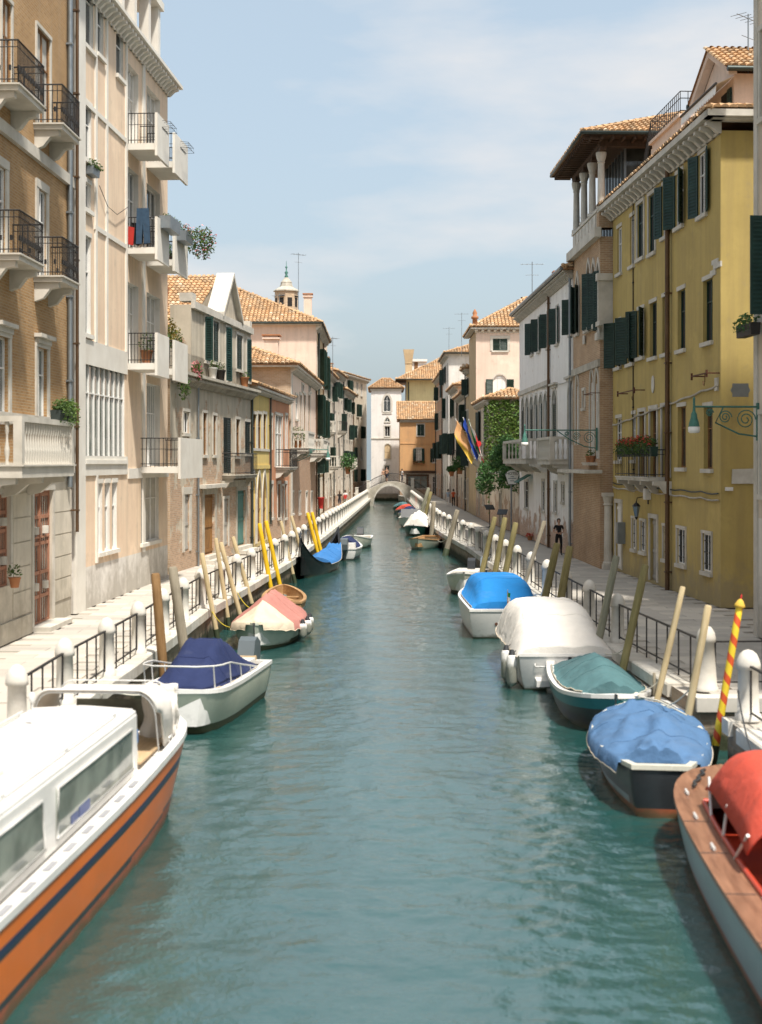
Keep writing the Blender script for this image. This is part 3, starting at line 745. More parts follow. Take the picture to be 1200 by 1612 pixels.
# ================================================================ left bank, from near to far
# ---- ochre brick house with stone ground floor
b = Bld('brick_house', 'ochre brick house with iron balconies and stone ground floor at the left edge', (-9.37,25.5), (-8.95,40.35), 10)
for (x0, x1, y0, y1) in ((57,78,52,205), (2,17,0,160)):
    b.px(x0, x1, y0, y1, kind='grey', frame='brown_wood', surround='istrian_stone', sw=.10, sill=None, curtain=True, mull=1)
for (x0, x1, y0, y1) in ((59,72,300,440), (-6,8,262,412)):
    b.px(x0, x1, y0, y1, kind='glass', surround='istrian_stone', sw=.22, sill=None, mull=1)
for (x0, x1, y0, y1) in ((58,74,548,668), (-4,13,530,668)):
    b.px(x0, x1, y0, y1, kind='grey', surround='istrian_stone', sw=.18, sill=None, lintel='istrian_stone', mull=1, rv=.35)
def grille_door(b, x0, x1, y0, y1, z0=None):
    u0, u1, za, zb = b.rect(x0, x1, y0, y1); za = za if z0 is None else z0
    w = b.win(u0, u1, za, zb, kind='grey', frame='red_grille_paint', rv=.3, sill=None, surround='istrian_stone', sw=.16, name='grille_door')
    m = MB(); n = 9
    for k in range(n+1): x = lerp(u0+.02, u1-.02, k/n); m.box(x-.014, x+.014, .1, .13, za, zb)
    c = (u0+u1)/2; m.box(c-.06, c+.06, .085, .14, za, zb)
    for q in (0, .2, .38, .6, .8, .97): zz = lerp(za, zb, q); m.box(u0, u1, .08, .145, zz-.045, zz+.045)
    for q in (.28, .7):
        for sx in (.25, .75): m.tube([(lerp(u0,u1,sx), .09, lerp(za,zb,q)-.1), (lerp(u0,u1,sx), .09, lerp(za,zb,q)+.1)], .13, 8, 1)
    b.part(m, 'grille', ['red_grille_paint', 'istrian_stone'], w)
grille_door(b, 52, 82, 772, 968, .12); grille_door(b, -8, 15, 778, 925)
b.walls(21, 'ochre_brick', bands=((4.2, 'stone_base'),))
for z0, z1, o in ((12.3,12.6,.12), (5.35,5.62,.10), (4.1,4.4,.14)): b.strip(z0, z1, o)
for k in range(1, 6):       # joints of the stone ground floor as proud courses
    b.strip(.55+.62*(k-1), .55+.62*(k-1)+.585, .025, 'stone_base', u0=b.u(83), u1=b.L-.02, name='stone_course', wrap=False)
    b.strip(.55+.62*(k-1), .55+.62*(k-1)+.585, .025, 'stone_base', u0=b.u(17)+.15, u1=b.u(51)-.2, name='stone_course', wrap=False)
b.strip(0, .5, .06, 'stone_base', u1=b.u(51)-.2, name='plinth', wrap=False)
b.strip(4.45, 5.3, .02, 'terracotta_wall', u0=b.u(84), u1=b.L-.6, name='panel', wrap=False)
st = MB(); u0, u1 = b.u(50), b.u(86); st.box(u0, u1, -.5, .0, 0, .12); b.part(st, 'doorstep', 'istrian_stone')
b.balcony(b.u(53), b.u(82), b.z(66,205), .75, rail='iron', bars=.11); b.balcony(b.u(-22), b.u(22), b.z(0,150), .75, rail='iron', bars=.11)
b.balcony(b.u(53), b.u(80), b.z(66,440), .75, rail='iron', bars=.11); b.balcony(b.u(-20), b.u(20), b.z(0,408), .75, rail='iron', bars=.11)
b.balcony(b.u(-45), b.u(47), 4.35, 1.15, rail='stone', h=1.1, brackets=3, th=.3)
b.pipe(b.L-.5, 3.7, 21, .075, 'zinc'); b.pipe(b.L-.08, 2.4, 21, .05, 'copper_pipe', off=.2)
LA = b
# planter boxes on the stone balcony
def planter(loc, rz, L, label, leafm, flower=None, n=160, h=.3, box='dark_gutter', hang=.2, group='planted boxes and pots', cat='planter', w=.26, bh=.24, size=.05):
    o = empty('planter_box', loc, rz); tag(o, label, cat, group)
    m = MB(); m.prism([(-w*.42,0), (w*.42,0), (w/2,bh), (-w/2,bh)], -L/2, L/2, 'x'); m.build('box', box, o)
    m = MB(); mats = [leafm]+([flower] if flower else [])
    for k in range(max(2, int(L/.25))):
        x = -L/2+L*(k+.5)/max(2, int(L/.25)); leaves(m, (x, -.03, bh+h*.35), (.2, .2, h*.6), int(n*.25/L)+12, size)
        if hang: leaves(m, (x, -w*.7, bh-hang*.3), (.16, .1, hang), int(n*.12/L)+4, size*.8)
        if flower: leaves(m, (x, -w*.45, bh+h*.5), (.2, .14, h*.55), int(n*.07/L)+3, size*.8, 1)
    m.build('foliage', mats, o); return o
def pot(loc, label, leafm, r=.16, h=.3, n=90, rad=.28, top=.3, potm='clay_pot', flower=None, size=.05, group='planted boxes and pots'):
    o = empty('potted_plant', loc); tag(o, label, 'potted plant', group)
    m = MB(); m.lathe([(r*.7,0), (r,h*.85), (r*1.12,h*.86), (r*1.12,h)], 10); m.build('pot', potm, o)
    m = MB(); leaves(m, (0, 0, h+top*.55), (rad, rad, top), n, size)
    if flower: leaves(m, (0, 0, h+top*.8), (rad, rad, top*.8), n//4, size*.8, 1)
    m.build('foliage', [leafm]+([flower] if flower else []), o); return o
rzL = LA.root.rotation_euler.z
planter(LA.world(LA.u(30), 1.05, 5.46), rzL, 1.0, 'dark box of trailing green plants on the stone balustrade', 'leaf', None, 200, .3, 'dark_gutter', .35)
planter(LA.world(LA.u(42), 1.05, 5.46), rzL, .9, 'bushy light green plant overhanging the end of the stone balustrade', 'ivy_leaf', None, 260, .38, 'dark_gutter', .35)
pot(LA.world(LA.u(4), .3, LA.z(4, 925)), 'small potted plant on the ground floor sill at the left edge', 'leaf', .14, .25, 60, .2, .25)

# ---- peach modern apartment house
b = Bld('apartment_house', 'tall peach apartment house with white frame and concrete balconies', (-8.94,40.6), (-8.17,53.5), 11)
LBz = b; U = b.u
SPLIT = U(199)
b.px(133, 196, 568, 724, kind='grey', rv=.18, sill='white_concrete', mull=7, frame='white_paint')
for r in ((132,144,165,252), (132,143,288,330), (132,143,372,526), (152,163,12,88), (131,147,-40,75), (183,194,48,122)):
    b.px(*r, kind='glass', rv=.3, sill='white_concrete', mull=0, frame='white_paint')
lv = [4.25, 7.75, 11.65, 15.15]
for k, z in enumerate(lv):
    top = z+2.75 if k else z+3.0
    for (ua, ub) in ((SPLIT+.15, SPLIT+1.75), (SPLIT+3.0, SPLIT+5.2)):
        if k == 0 and ua < SPLIT+1: continue
        b.win(ua, ub, z+.02, top, kind='glass' if k else 'grey', rv=.55, sill=None, mull=2 if k else 5, frame='white_paint', curtain=k in (1, 3))
for k in range(3): b.win(U(153)+.92*k, U(153)+.92*k+.62, 1.6, 3.75, kind='grey', rv=.3, sill='white_concrete', mull=0, frame='white_paint', curtain=True)
b.win(U(222), U(250), 1.55, 3.95, kind='grey', rv=.35, sill='white_concrete', mull=2, curtain=True)
b.walls(18.7, 'peach_render', bands=((1.25, 'white_render'),), side0='white_render', reveal='white_render')
b.strip(0, 18.7, .10, 'white_concrete', u1=U(130), name='corner_pier', wrap=False)
for z0, z1, ua, ub in ((4.0,4.6,U(130)+.002,SPLIT), (7.35,8.1,U(130)+.002,SPLIT), (11.55,11.7,U(148),SPLIT), (15.1,15.25,U(130)+.002,SPLIT), (3.85,4.2,SPLIT+.2,b.L)):
    b.strip(z0, z1, .05, 'white_concrete', u0=ua, u1=ub, wrap=False, name='band')
for px in (150, 167, 198):
    u = U(px); b.strip(8.1, 18.6, .055, 'white_concrete', u0=u-.1, u1=u+.1, wrap=False, name='vertical_strip')
b.strip(1.25, 18.6, .06, 'white_concrete', u0=SPLIT+2.25, u1=SPLIT+2.6, wrap=False, name='vertical_strip')
b.strip(1.3, 4.0, .065, 'white_concrete', u0=U(150)-.0, u1=U(152), wrap=False, name='vertical_strip')
b.cornice(18.4, .5, .5, 'white_concrete', step=.42, bw=.16, sides=True, ret=11)
def concrete_balcony(b, u0, u1, z, out=.95, label=None):
    m = MB(); m.box(u0, u1, -out, .0, z-.22, z)
    s = b.part(m, 'balcony', 'white_concrete')
    p = MB(); p.box(u0-.02, u1+.06, -out-.09, -out-.002, z-.42, z+1.02); b.part(p, 'front_panel', 'white_concrete', s)
    for x in (u0, u1):
        r = MB(); r.tube([(x, -.02, z+1.0), (x, -out, z+1.0)], .018, 5); r.tube([(x, -.02, z+.1), (x, -out, z+.1)], .014, 5); r.tube([(x, -.02, z+.62), (x, -out, z+.62)], .01, 5)
        for k in range(9): r.box(x-.009, x+.009, -out*(k+.5)/9-.009, -out*(k+.5)/9+.009, z, z+1.0)
        b.part(r, 'railing', 'iron', s)
    return s
BA = (SPLIT+.1, SPLIT+1.9); BB = (SPLIT+2.95, SPLIT+5.2)
for z in lv[1:]:
    concrete_balcony(b, *BA, z); concrete_balcony(b, *BB, z)
concrete_balcony(b, SPLIT+2.0, SPLIT+6.0, lv[0], 1.35)
# rooftop loggia
lg = MB()
for u in (SPLIT+.4, SPLIT+2.2, SPLIT+4.4, SPLIT+6.0): lg.box(u-.18, u+.18, .2, .56, 18.9, 21.6)
lg.box(SPLIT-2, SPLIT+6.4, .1, 6, 21.6, 21.9); lg.box(SPLIT-2, SPLIT+6.4, 3.5, 6, 18.9, 21.599); b.part(lg, 'roof_loggia', 'white_concrete')
rz = b.root.rotation_euler.z
def basket(u, z, out, lab):
    m = MB()
    for dz, dy in ((0, 0), (.18, .28), (.0, .3)): m.tube([(-.5, -dy, dz), (.5, -dy, dz)], .01, 4)
    for x in (-.5, -.2, .1, .5): m.tube([(x, 0, 0), (x, -.3, 0), (x, -.28, .18), (x, 0, .22)], .008, 4)
    o = m.build('wire_rack', 'iron'); place(o, b.world(u, out, z), rz); tag(o, lab, 'wire rack', 'wire racks on the top balconies')
basket(sum(BA)/2+.3, lv[3]+.7, 1.05, 'empty wire flower rack on the nearer top concrete balcony'); basket(sum(BB)/2+.3, lv[3]+.7, 1.05, 'empty wire flower rack on the farther top concrete balcony')
planter(b.world(U(140), .12, b.z(140, 277)), rz, .75, 'grey window box with white flowers on the peach facade', 'leaf', 'flower_white', 110, .25, 'zinc', .05)
planter(b.world(sum(BA)/2+.4, 1.2, lv[2]+.72), rz, 1.7, 'grey trough on the front of the nearer balcony with the laundry', 'leaf', None, 40, .12, 'zinc', 0, bh=.42, w=.4)
planter(b.world(sum(BB)/2-.2, 1.2, lv[2]+.72), rz, 1.3, 'pale trough with pink geraniums on the farther balcony', 'leaf', 'flower_pink', 90, .3, 'zinc', .2, bh=.36, w=.4)
m = MB(); leaves(m, (0, -.2, .2), (.6, .55, .65), 620, .06); leaves(m, (0, -.25, .2), (.62, .6, .68), 120, .05, 1)
o = m.build('geranium_bush', ['leaf', 'flower_pink']); place(o, b.world(BB[1]+.1, 1.35, lv[2]+.75), rz); tag(o, 'big bush of pink geraniums bulging from the end of the concrete balcony', 'plant')
# laundry: jeans and dark garments on the nearer side rail of that balcony
def cloth(name, outline, mat, loc, rz, label, cat, group=None, th=.03):
    n = len(outline); m = MB(); m.prism(outline, -th/2, th/2, 'y'); o = m.build(name, mat); place(o, loc, rz); tag(o, label, cat, group); return o
plain('denim', (.035,.075,.13), .9, .4, 6); plain('dark_cloth', (.02,.02,.025), .9); plain('red_cloth', (.45,.03,.02), .9)
rzs = rz+pi/2
lp = b.world(BA[0]-.04, .55, lv[2]+.05)
cloth('hanging_jeans', [(-.2,1.25), (.2,1.25), (.22,.9), (.24,.05), (.04,.05), (.0,.75), (-.05,.05), (-.25,.08), (-.22,.9)], 'denim', lp, rzs, 'blue jeans hung to dry over a balcony rail of the peach house', 'jeans')
cloth('hanging_shirt', [(-.24,.75), (.2,.8), (.22,.15), (-.05,.0), (-.22,.1)], 'dark_cloth', b.world(BA[0]+.1, .3, lv[2]+.05), rzs, 'dark garment hanging behind the jeans on the balcony', 'garment')
cloth('hanging_towel', [(-.1,.6), (.1,.65), (.16,.05), (-.06,.0)], 'red_cloth', b.world(BA[0]-.03, .16, lv[2]+.05), rzs, 'small red cloth hanging beside the jeans on the balcony', 'cloth')
pot(b.world(BA[0]+.3, .6, lv[1]), 'spiky plant in a clay pot on the lower concrete balcony', 'leaf', .2, .45, 70, .3, .4)
planter(b.world(BB[0]+.6, .6, lv[2]), rz, .8, 'leafy plants standing on the farther balcony below the geraniums', 'bush_leaf', None, 160, .5, 'clay_pot', .1)
m = MB(); m.tube([b.world(U(154), .05, b.z(154,292)), b.world(U(165), .1, b.z(165,325)), b.world(U(180), .1, b.z(180,338)), b.world(U(197), .1, b.z(197,326))], .012, 4)
tag(m.build('drooping_cable', 'iron'), 'thin cable drooping across the peach facade from the window box', 'cable')

# ---- aged grey house with pediment
b = Bld('gabled_house', 'weathered grey house with pediment, plant terrace and green shutters', (-8.3,55.0), (-6.58,70.6), 9)
U = b.u; LC = b; HT = 8.0
up = [(308,317,566,648), (335,344,506,566), (352,360,520,588), (374,382,540,590), (386,393,530,592)]
# ground floor
b.px(288, 297, 648, 682, kind='dark', rv=.25, surround='istrian_stone'); b.px(319, 325, 650, 716, kind='glass', rv=.25, surround='istrian_stone', frame='brown_wood', mull=0)
b.px(335, 340, 654, 716, kind='glass', rv=.25, surround='istrian_stone', frame='brown_wood', mull=0)
b.px(352, 364, 657, 745, kind='dark', shut='closed', rv=.2, smat='black_shutter', sill=None)
b.px(371, 377, 660, 718, kind='glass', rv=.25, surround='istrian_stone', frame='brown_wood', mull=0)
b.px(386, 394, 664, 714, kind='dark', shut='closed', rv=.2, smat='black_shutter')
b.px(290, 298, 778, 868, kind='grey_door', rv=.25, surround='istrian_stone', sill=None, sw=.3)
b.win(U(321), U(338), .35, b.z(330,778), kind='door_wood', rv=.35, surround='aged_stone', sill=None, sw=.3, name='door')
b.win(U(352), U(359), .5, b.z(356,785), kind='grey_door', rv=.2, surround='istrian_stone', sill=None, name='door')
b.win(U(373), U(386), .35, b.z(380,772), kind='teal_door', rv=.3, surround='aged_stone', sill=None, sw=.22, name='door')
# upper floor (above the big cornice)
b.px(322, 328, 500, 568, kind='dark', shut='open', ang=(95, 20), smat='teal_shutter', surround='istrian_stone', sill='istrian_stone')
b.px(335, 344, 506, 570, kind='dark', shut='closed', smat='green_shutter', surround='istrian_stone')
b.px(355, 361, 516, 600, kind='dark', shut='open', ang=(25, 25), smat='teal_shutter', surround='istrian_stone')
b.px(372, 381, 528, 582, kind='dark', shut='closed', smat='green_shutter', surround='istrian_stone')
b.px(388, 393, 535, 600, kind='dark', shut='open', ang=(20, 20), smat='teal_shutter', surround='istrian_stone')
US = U(301)
s_ops = b.ops
b.walls(HT, 'grey_render', side0='pale_brick', top=True)
# upper storey of the gabled part, a wall of its own on the same plane
b.ops = [o for o in s_ops if o['z1'] > HT]
class _Up: pass
m = MB(); us = sorted({US, b.L} | {o['u0'] for o in b.ops} | {o['u1'] for o in b.ops}); zs = sorted({HT+.02, 11.0} | {o['z0'] for o in b.ops} | {o['z1'] for o in b.ops if o['z1'] < 11})
for j in range(len(zs)-1):
    for i in range(len(us)-1):
        uc, zc = (us[i]+us[i+1])/2, (zs[j]+zs[j+1])/2
        if not any(o['u0'] < uc < o['u1'] and o['z0'] < zc < o['z1'] for o in b.ops): m.face([(us[i],0,zs[j]), (us[i+1],0,zs[j]), (us[i+1],0,zs[j+1]), (us[i],0,zs[j+1])])
for o in b.ops:
    u0, u1, z0, z1, rv = o['u0'], o['u1'], o['z0'], o['z1'], o['rv']
    m.face([(u0,0,z0), (u0,0,z1), (u0,rv,z1), (u0,rv,z0)]); m.face([(u1,0,z0), (u1,rv,z0), (u1,rv,z1), (u1,0,z1)]); m.face([(u0,0,z1), (u1,0,z1), (u1,rv,z1), (u0,rv,z1)])
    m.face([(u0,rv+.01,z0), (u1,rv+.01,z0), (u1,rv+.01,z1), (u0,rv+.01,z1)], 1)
m.face([(US,0,HT), (US,.9,HT), (US,.9,11), (US,0,11)]); m.face([(b.L,0,HT), (b.L,.9,HT), (b.L,.9,11), (b.L,0,11)]); m.face([(US,.9,HT), (b.L,.9,HT), (b.L,.9,11), (US,.9,11)]); m.face([(US,0,11), (b.L,0,11), (b.L,.9,11), (US,.9,11)])
b.part(m, 'upper_wall', ['grey_render', 'interior_dark'])
b.cornice(HT-.45, .45, .5, 'aged_stone', step=.3, bw=.12, u0=.2, u1=b.L); b.strip(10.85, 11.15, .16, 'istrian_stone', u0=US, u1=b.L, name='coping', wrap=False)
pa, pb = U(346), U(377); pc = (pa+pb)/2
m = MB(); m.prism([(pa,11.0), (pb,11.0), (pc,13.15)], .02, .5, 'y'); g = b.part(m, 'pediment', 'grey_render')
for (xa, xb) in ((pa, pc), (pb, pc)):
    m = MB(); za, zb = 11.05, 13.1; m.mesh([(x, y, z) for y in (-.22, .62) for x, z in ((xa, za), (xb, zb), (xb, zb+.22), (xa, za+.22))], [(0,1,2,3), (4,7,6,5), (3,2,6,7), (0,4,5,1), (1,5,6,2), (0,3,7,4)]); b.part(m, 'coping', 'istrian_stone', g)
m = MB(); m.box(US, US+.6, -.06, .5, 11.15, 11.5); m.box(b.L-.5, b.L, -.06, .5, 11.15, 11.5); b.part(m, 'parapet_block', 'istrian_stone')
b.balcony(U(350), U(386), b.z(368,747), .6, rail='iron', bars=.2, slab='aged_stone'); b.strip(b.z(330,768), b.z(330,768)+.16, .3, 'istrian_stone', u0=U(314), u1=U(347), name='door_hood', wrap=False)
b.strip(b.z(380,765), b.z(380,765)+.3, .12, 'aged_stone', u0=U(350), u1=U(390), name='door_hood', wrap=False)
m = MB(); 
for k, (a, c) in enumerate(((318,342), (370,390))): m.box(U(a), U(c), -.55, 0, 0, .17); m.box(U(a)+.1, U(c)-.1, -.28, 0, .171, .34)
b.part(m, 'doorstep', 'istrian_stone'); b.pipe(U(309), 0, 7.6, .045, 'zinc'); b.pipe(b.L-.1, 0, 7.8, .06, 'dark_gutter')
# tiled roof behind, sloping towards the viewer
m = MB(); e0, e1, r1, r0 = Vector((6.6,8.5,10.35)), Vector((6.6,.95,10.35)), Vector((12.6,.95,13.4)), Vector((12.6,8.5,13.4))
m.face([e0, e1, r1, r0]); m.face([r0, r1, r1+Vector((5,0,-2.3)), r0+Vector((5,0,-2.3))]); m.face([e1, Vector((7,.95,HT)), Vector((17,.95,HT)), r1+Vector((5,0,-2.3)), r1], 1)
rf = b.part(m, 'roof', ['tile_bed', 'grey_render']); tm = MB(); tiles(tm, e0, e1, r1, r0); tag(b.part(tm, 'roof_tiles', 'clay_tile', rf), kind='stuff')
m = MB(); m.tube([(6.52,8.5,10.3), (6.52,.9,10.3)], .08, 8); b.part(m, 'gutter', 'dark_gutter', rf)
m = MB(); m.box(7.0, 12.4, 1.0, 8.4, HT+.01, 10.3); b.part(m, 'set_back_wall', 'sand_render')
b.chimney(8.6, 2.6, 11.0, 12.3, .35, 'clay_pot')
rz = b.root.rotation_euler.z
m = MB()
for k in range(9): leaves(m, (random.uniform(-1.3,1.5), random.uniform(-.3,.5), random.uniform(.2,2.0)), (.6,.45,.5), 130, .075, random.choice((0,0,1)))
m.tube([(-.6,.2,0), (-.5,.2,1.2), (.3,.1,2.0)], .04, 5, 2); o = m.build('terrace_vine', ['leaf', 'autumn_leaf', 'stem']); place(o, b.world(2.6, -.75, HT+.1), rz); tag(o, 'sprawling green and yellow vine on the terrace beside the pediment', 'vine')
m = MB(); leaves(m, (0,0,0), (.45,.25,.5), 230, .06); o = m.build('hanging_plant', ['leaf']); place(o, b.world(.7, .4, b.z(272,610)), rz); tag(o, 'green plant tuft growing from the grey wall below the cornice', 'plant')
m = MB(); leaves(m, (0,0,0), (.5,.25,.45), 160, .06, 1); leaves(m, (0,0,0), (.5,.25,.45), 220, .07, 0); o = m.build('trailing_flowers', ['leaf', 'flower_pink']); place(o, b.world(U(297), .35, HT+.2), rz); tag(o, 'red trailing flowers at the end of the plant terrace', 'flowers')
for k, (px, py, lab, pm) in enumerate(((328,588,'white pot with a leafy plant on the grey cornice','white_paint'), (341,595,'black pot with pale flowers on the grey cornice','iron'), (379,608,'clay pot with a small plant on the grey cornice','clay_pot'))):
    pot(b.world(U(px), .2, HT+.06), lab, 'leaf', .2, .5, 60, .25, .28, pm, 'flower_white' if k == 1 else None)

# ---- narrow yellow house and terracotta house under one eave
mid = (-6.18,77.3)
b = Bld('narrow_yellow_house', 'narrow yellow house with pointed ground-floor arches on the left bank', (-6.57,70.7), mid, 8)
for x0, x1 in ((397,403), (405.5,411), (414,419)): b.px(x0, x1, 652, 708, kind='glass', rv=.25, surround='istrian_stone', sw=.16, sill=None, frame='brown_wood', mull=0)
for x0, x1 in ((396.5,402), (404.5,411), (413,419.5)): b.win(b.u(x0), b.u(x1), .2, b.z(408,744), arch='gothic', kind='brown_wood', rv=.3, surround='istrian_stone', sw=.16, sill=None, name='door')
b.walls(8.3, 'yellow_render'); b.strip(b.z(408,738), b.z(408,738)+.2, .07, 'yellow_render', wrap=False); b.strip(b.z(408,710), b.z(408,706), .05, 'istrian_stone', wrap=False)
b.hip(8.35, 1.5, .35, ends=(0,0), pitch=.26); b.cornice(7.95, .35, .35, step=.3, sides=False); b.pipe(b.L-.1, 1, 8, .05, 'dark_gutter')
b = Bld('terracotta_house', 'terracotta orange house with flaking base and small iron balcony', mid, (-5.66,86.0), 8)
U = b.u
for x0, x1 in ((425,428.5), (433,444), (449,452)): b.px(x0, x1, 654, 708 if x0 != 433 else 735, kind='grey', rv=.22, surround='istrian_stone', sw=.16, sill=None, mull=1 if x1-x0 > 5 else 0)
for x0, x1 in ((425,429), (437,441), (448,451)): b.px(x0, x1, 762, 815, kind='glass', rv=.25, surround='istrian_stone', sw=.2, mull=0, frame='brown_wood')
b.win(U(443), U(446.5), .1, 3.0, kind='grey_door', rv=.2, surround='istrian_stone', sill=None, name='door')
b.walls(8.3, 'terracotta_wall'); b.hip(8.35, 1.5, .35, ends=(0,0), pitch=.26); b.cornice(7.95, .35, .35, step=.3, sides=False)
b.balcony(U(434), U(447), b.z(440,735), .8, rail='iron', bars=.2)

# ---- brick-sided house with stone balcony
b = Bld('brick_sided_house', 'pink-fronted house with bare brick side wall and tiled hip roof', (-5.62,87.0), (-5.1,109.0), 9); U = b.u
for x0, x1 in ((472,474.5), (478,481), (485,488)): b.px(x0, x1, 622, 690, kind='glass', rv=.25, surround='istrian_stone', sw=.18, mull=0, frame='brown_wood')
for x0, x1 in ((465,469), (475,478), (486,489)): b.px(x0, x1, 622 if x0 < 470 else 606, 660 if x0 < 470 else 616, kind='glass', rv=.2, surround='istrian_stone', mull=0)
for x0, x1 in ((459,462), (470,473), (481,484), (489,492)): b.px(x0, x1, 775, 808, kind='grey', rv=.2, surround='istrian_stone', mull=0)
b.walls(10.4, 'pink_render', bands=((5.0,'stained_brick_wall'),), side0='pale_brick'); b.strip(4.95, 5.2, .1); b.strip(0, 10.3, .07, 'istrian_stone', u1=.7, name='corner_pier', wrap=False)
b.hip(10.5, 1.9, .55, pitch=.26); b.cornice(10.0, .5, .45, step=.55, bw=.2, ret=9); b.chimney(4, 1.6, 10.6, 12.6, .9, 'pink_render'); b.pipe(b.L-.2, 0, 10, .06, 'copper_pipe')
b.balcony(.0, 5.5, b.z(455,705,.5), 1.1, rail='stone', h=1.05, brackets=3, th=.22); b.balcony(b.L-6.0, b.L-.6, b.z(490,712,15), 1.0, rail='stone', h=1.0, th=.22, brackets=3)
rz = b.root.rotation_euler.z
pot(b.world(1.0, .35, b.z(455,705,.5)), 'bushy plant in a clay pot on the corner stone balcony', 'leaf', .28, .45, 320, .65, .6, 'clay_pot', None, .07)

# ---- tall pale pink house with hip roof
b = Bld('tall_pink_house', 'tall pale pink house with tiled hip roof and blank side wall', (-5.1,109.2), (-5.1,126.0), 16); U = b.u
for k, (y0, y1) in enumerate(((545,600), (622,685), (700,745), (765,805))):
    for j, (ua, ub) in enumerate(((.9,2.2), (4.3,5.5), (7.5,8.7), (10.6,11.8), (13.6,14.8))):
        zt, zb = b.z(0,y0,1.5), b.z(0,y1,1.5)
        if k == 3: b.win(ua, ub, .15, 3.0, kind='brown_wood' if j % 2 else 'grey', rv=.25, surround='istrian_stone', sill=None, name='door' if j % 2 else 'window')
        else: b.win(ua, ub, zb, zt, kind='dark', rv=.22, shut='open' if (j+k) % 3 else 'closed', ang=((100,100), (120,80), (90,140))[(j+k) % 3], surround='istrian_stone')
b.walls(15.2, 'sand_render', side0='pink_render'); b.hip(15.3, 4.0, .5, inset=8, pitch=.30, length=.48, gutter='dark_gutter'); b.cornice(14.75, .45, .5, step=.9, bw=.22, ret=16, each=False)
b.strip(0, 15, .06, 'pink_render', u1=.55, name='corner_pier', wrap=False); b.pipe(3.4, 0, 15, .08, 'dark_gutter'); b.pipe(12.6, 0, 15, .07, 'copper_pipe')
b.chimney(2.6, .75, 15.2, 17.8, .62, 'pink_render'); b.balcony(.6, 5.8, b.z(0,690,2.0)-1.2, .9, rail='stone', th=.22, brackets=3)
LG = b
# bell turret rising behind that roof
t = empty('bell_turret', (-8.6, 127.0, 17.0)); tag(t, 'small octagonal brick bell turret with metal finial behind the pink house', 'turret')
m = MB(); m.lathe([(1.05,0), (1.05,3.9)], 8, smooth=False); m.build('shaft', 'pale_brick', t)
m = MB(); m.lathe([(1.18,3.9), (1.18,4.0), (1.05,4.1), (.6,4.35), (.5,4.7), (.52,4.75), (.15,5.2)], 8, smooth=False); m.build('cap', 'aged_stone', t)
m = MB(); m.lathe([(.1,5.1), (.18,5.3), (.08,5.45), (.17,5.65), (.06,5.8), (.04,6.0), (.12,6.15), (.03,6.25), (.02,6.7)], 8); m.build('finial', 'verdigris', t)
for q in range(8):
    a = 2*pi*(q+.5)/8; m = MB(); M = Matrix.Rotation(a, 4, 'Z'); m.box(.96, .99, -.22, .22, 2.5, 3.3, M=M); m.box(.96, 1.07, -.3, .3, 3.4, 3.5, M=M) if q % 2 else None; m.build('opening', 'interior_dark', t)

# ---- row of houses further along
def row_house(name, label, A, B, H, mat, cols, rows, rise=1.8, smat='green_shutter', depth=9, side0=None, side1=None, balc=(), gut=None, right=False, roof=True, doors=True, ww=1.0):
    b = Bld(name, label, A, B, depth)
    n = cols; g = H/rows
    for k in range(rows):
        for j in range(n):
            u = b.L*(j+.5)/n; z0 = k*g+g*.30; z1 = z0+g*(.56 if k < rows-1 else .45)
            w2 = ww/2*random.uniform(.9, 1.1)
            if k == 0:
                if j % 2 and doors: b.win(u-w2, u+w2, .12, 2.9, kind=random.choice(('brown_wood','grey_door','teal_door')), rv=.25, surround='istrian_stone', sill=None, name='door')
                else: b.win(u-w2, u+w2, 1.2, 2.7, kind='grey', rv=.22, surround='istrian_stone', bars=True, mull=0)
            else: b.win(u-w2, u+w2, z0, z1, kind='dark' if random.random() < .6 else 'glass', rv=.22, surround='istrian_stone', sw=.14, shut=random.choice(('open','open','closed',None)), ang=(random.choice((95,120,165)), random.choice((95,120,165))), smat=smat)
    b.walls(H, mat, side0=side0, side1=side1)
    if roof: b.hip(H+.1, rise, .5, pitch=.32, length=.5, gutter=gut)
    b.cornice(H-.35, .4, .42, step=.7, bw=.2, ret=depth if roof else 0); b.pipe(b.L-.15 if not right else .15, 0, H-.3, .06, random.choice(('copper_pipe','dark_gutter')))
    for (j, k, st) in balc:
        u = b.L*(j+.5)/n; b.balcony(u-1.0, u+1.0, k*g+g*.28, .85, rail=st, bars=.2, th=.2)
    return b
b = row_house('cream_row_house', 'cream house with white balconies beyond the pink house', (-5.1,126.2), (-4.75,139), 12.6, 'cream_render', 4, 4, balc=((0,2,'stone'),(2,1,'stone')))
b.chimney(2, 2, 12.8, 15.2, .8, 'cream_render'); LH = b
b = row_house('pale_row_house', 'pale narrow house with rooftop chimney near the footbridge', (-4.75,139.2), (-4.1,151), 13.4, 'pale_render', 3, 4, balc=((1,2,'iron'),))
b.chimney(3, 1.5, 13.6, 17.6, .9, 'pink_render'); b.chimney(8, 3, 13.6, 16.4, .8, 'pale_render')
b = row_house('buff_row_house', 'buff stone house at the left end of the footbridge', (-4.1,151.2), (-3.35,166), 12.2, 'pale_render', 4, 4, side0='pink_render', balc=((2,1,'stone'),))
b.chimney(5, 2, 12.4, 15.4, .8, 'pale_render')
b = Bld('far_white_palazzo', 'tall white building with rooftop terrace beyond the footbridge on the left', (-5.6,196.0), (-2.2,214.0), 14)
for k in range(5):
    for j in range(5): b.win(1+3.2*j, 2.1+3.2*j, 1.6+3.2*k, 3.4+3.2*k, kind='dark', rv=.25, surround='istrian_stone', shut=random.choice(('open',None,'closed')), ang=(120,120))
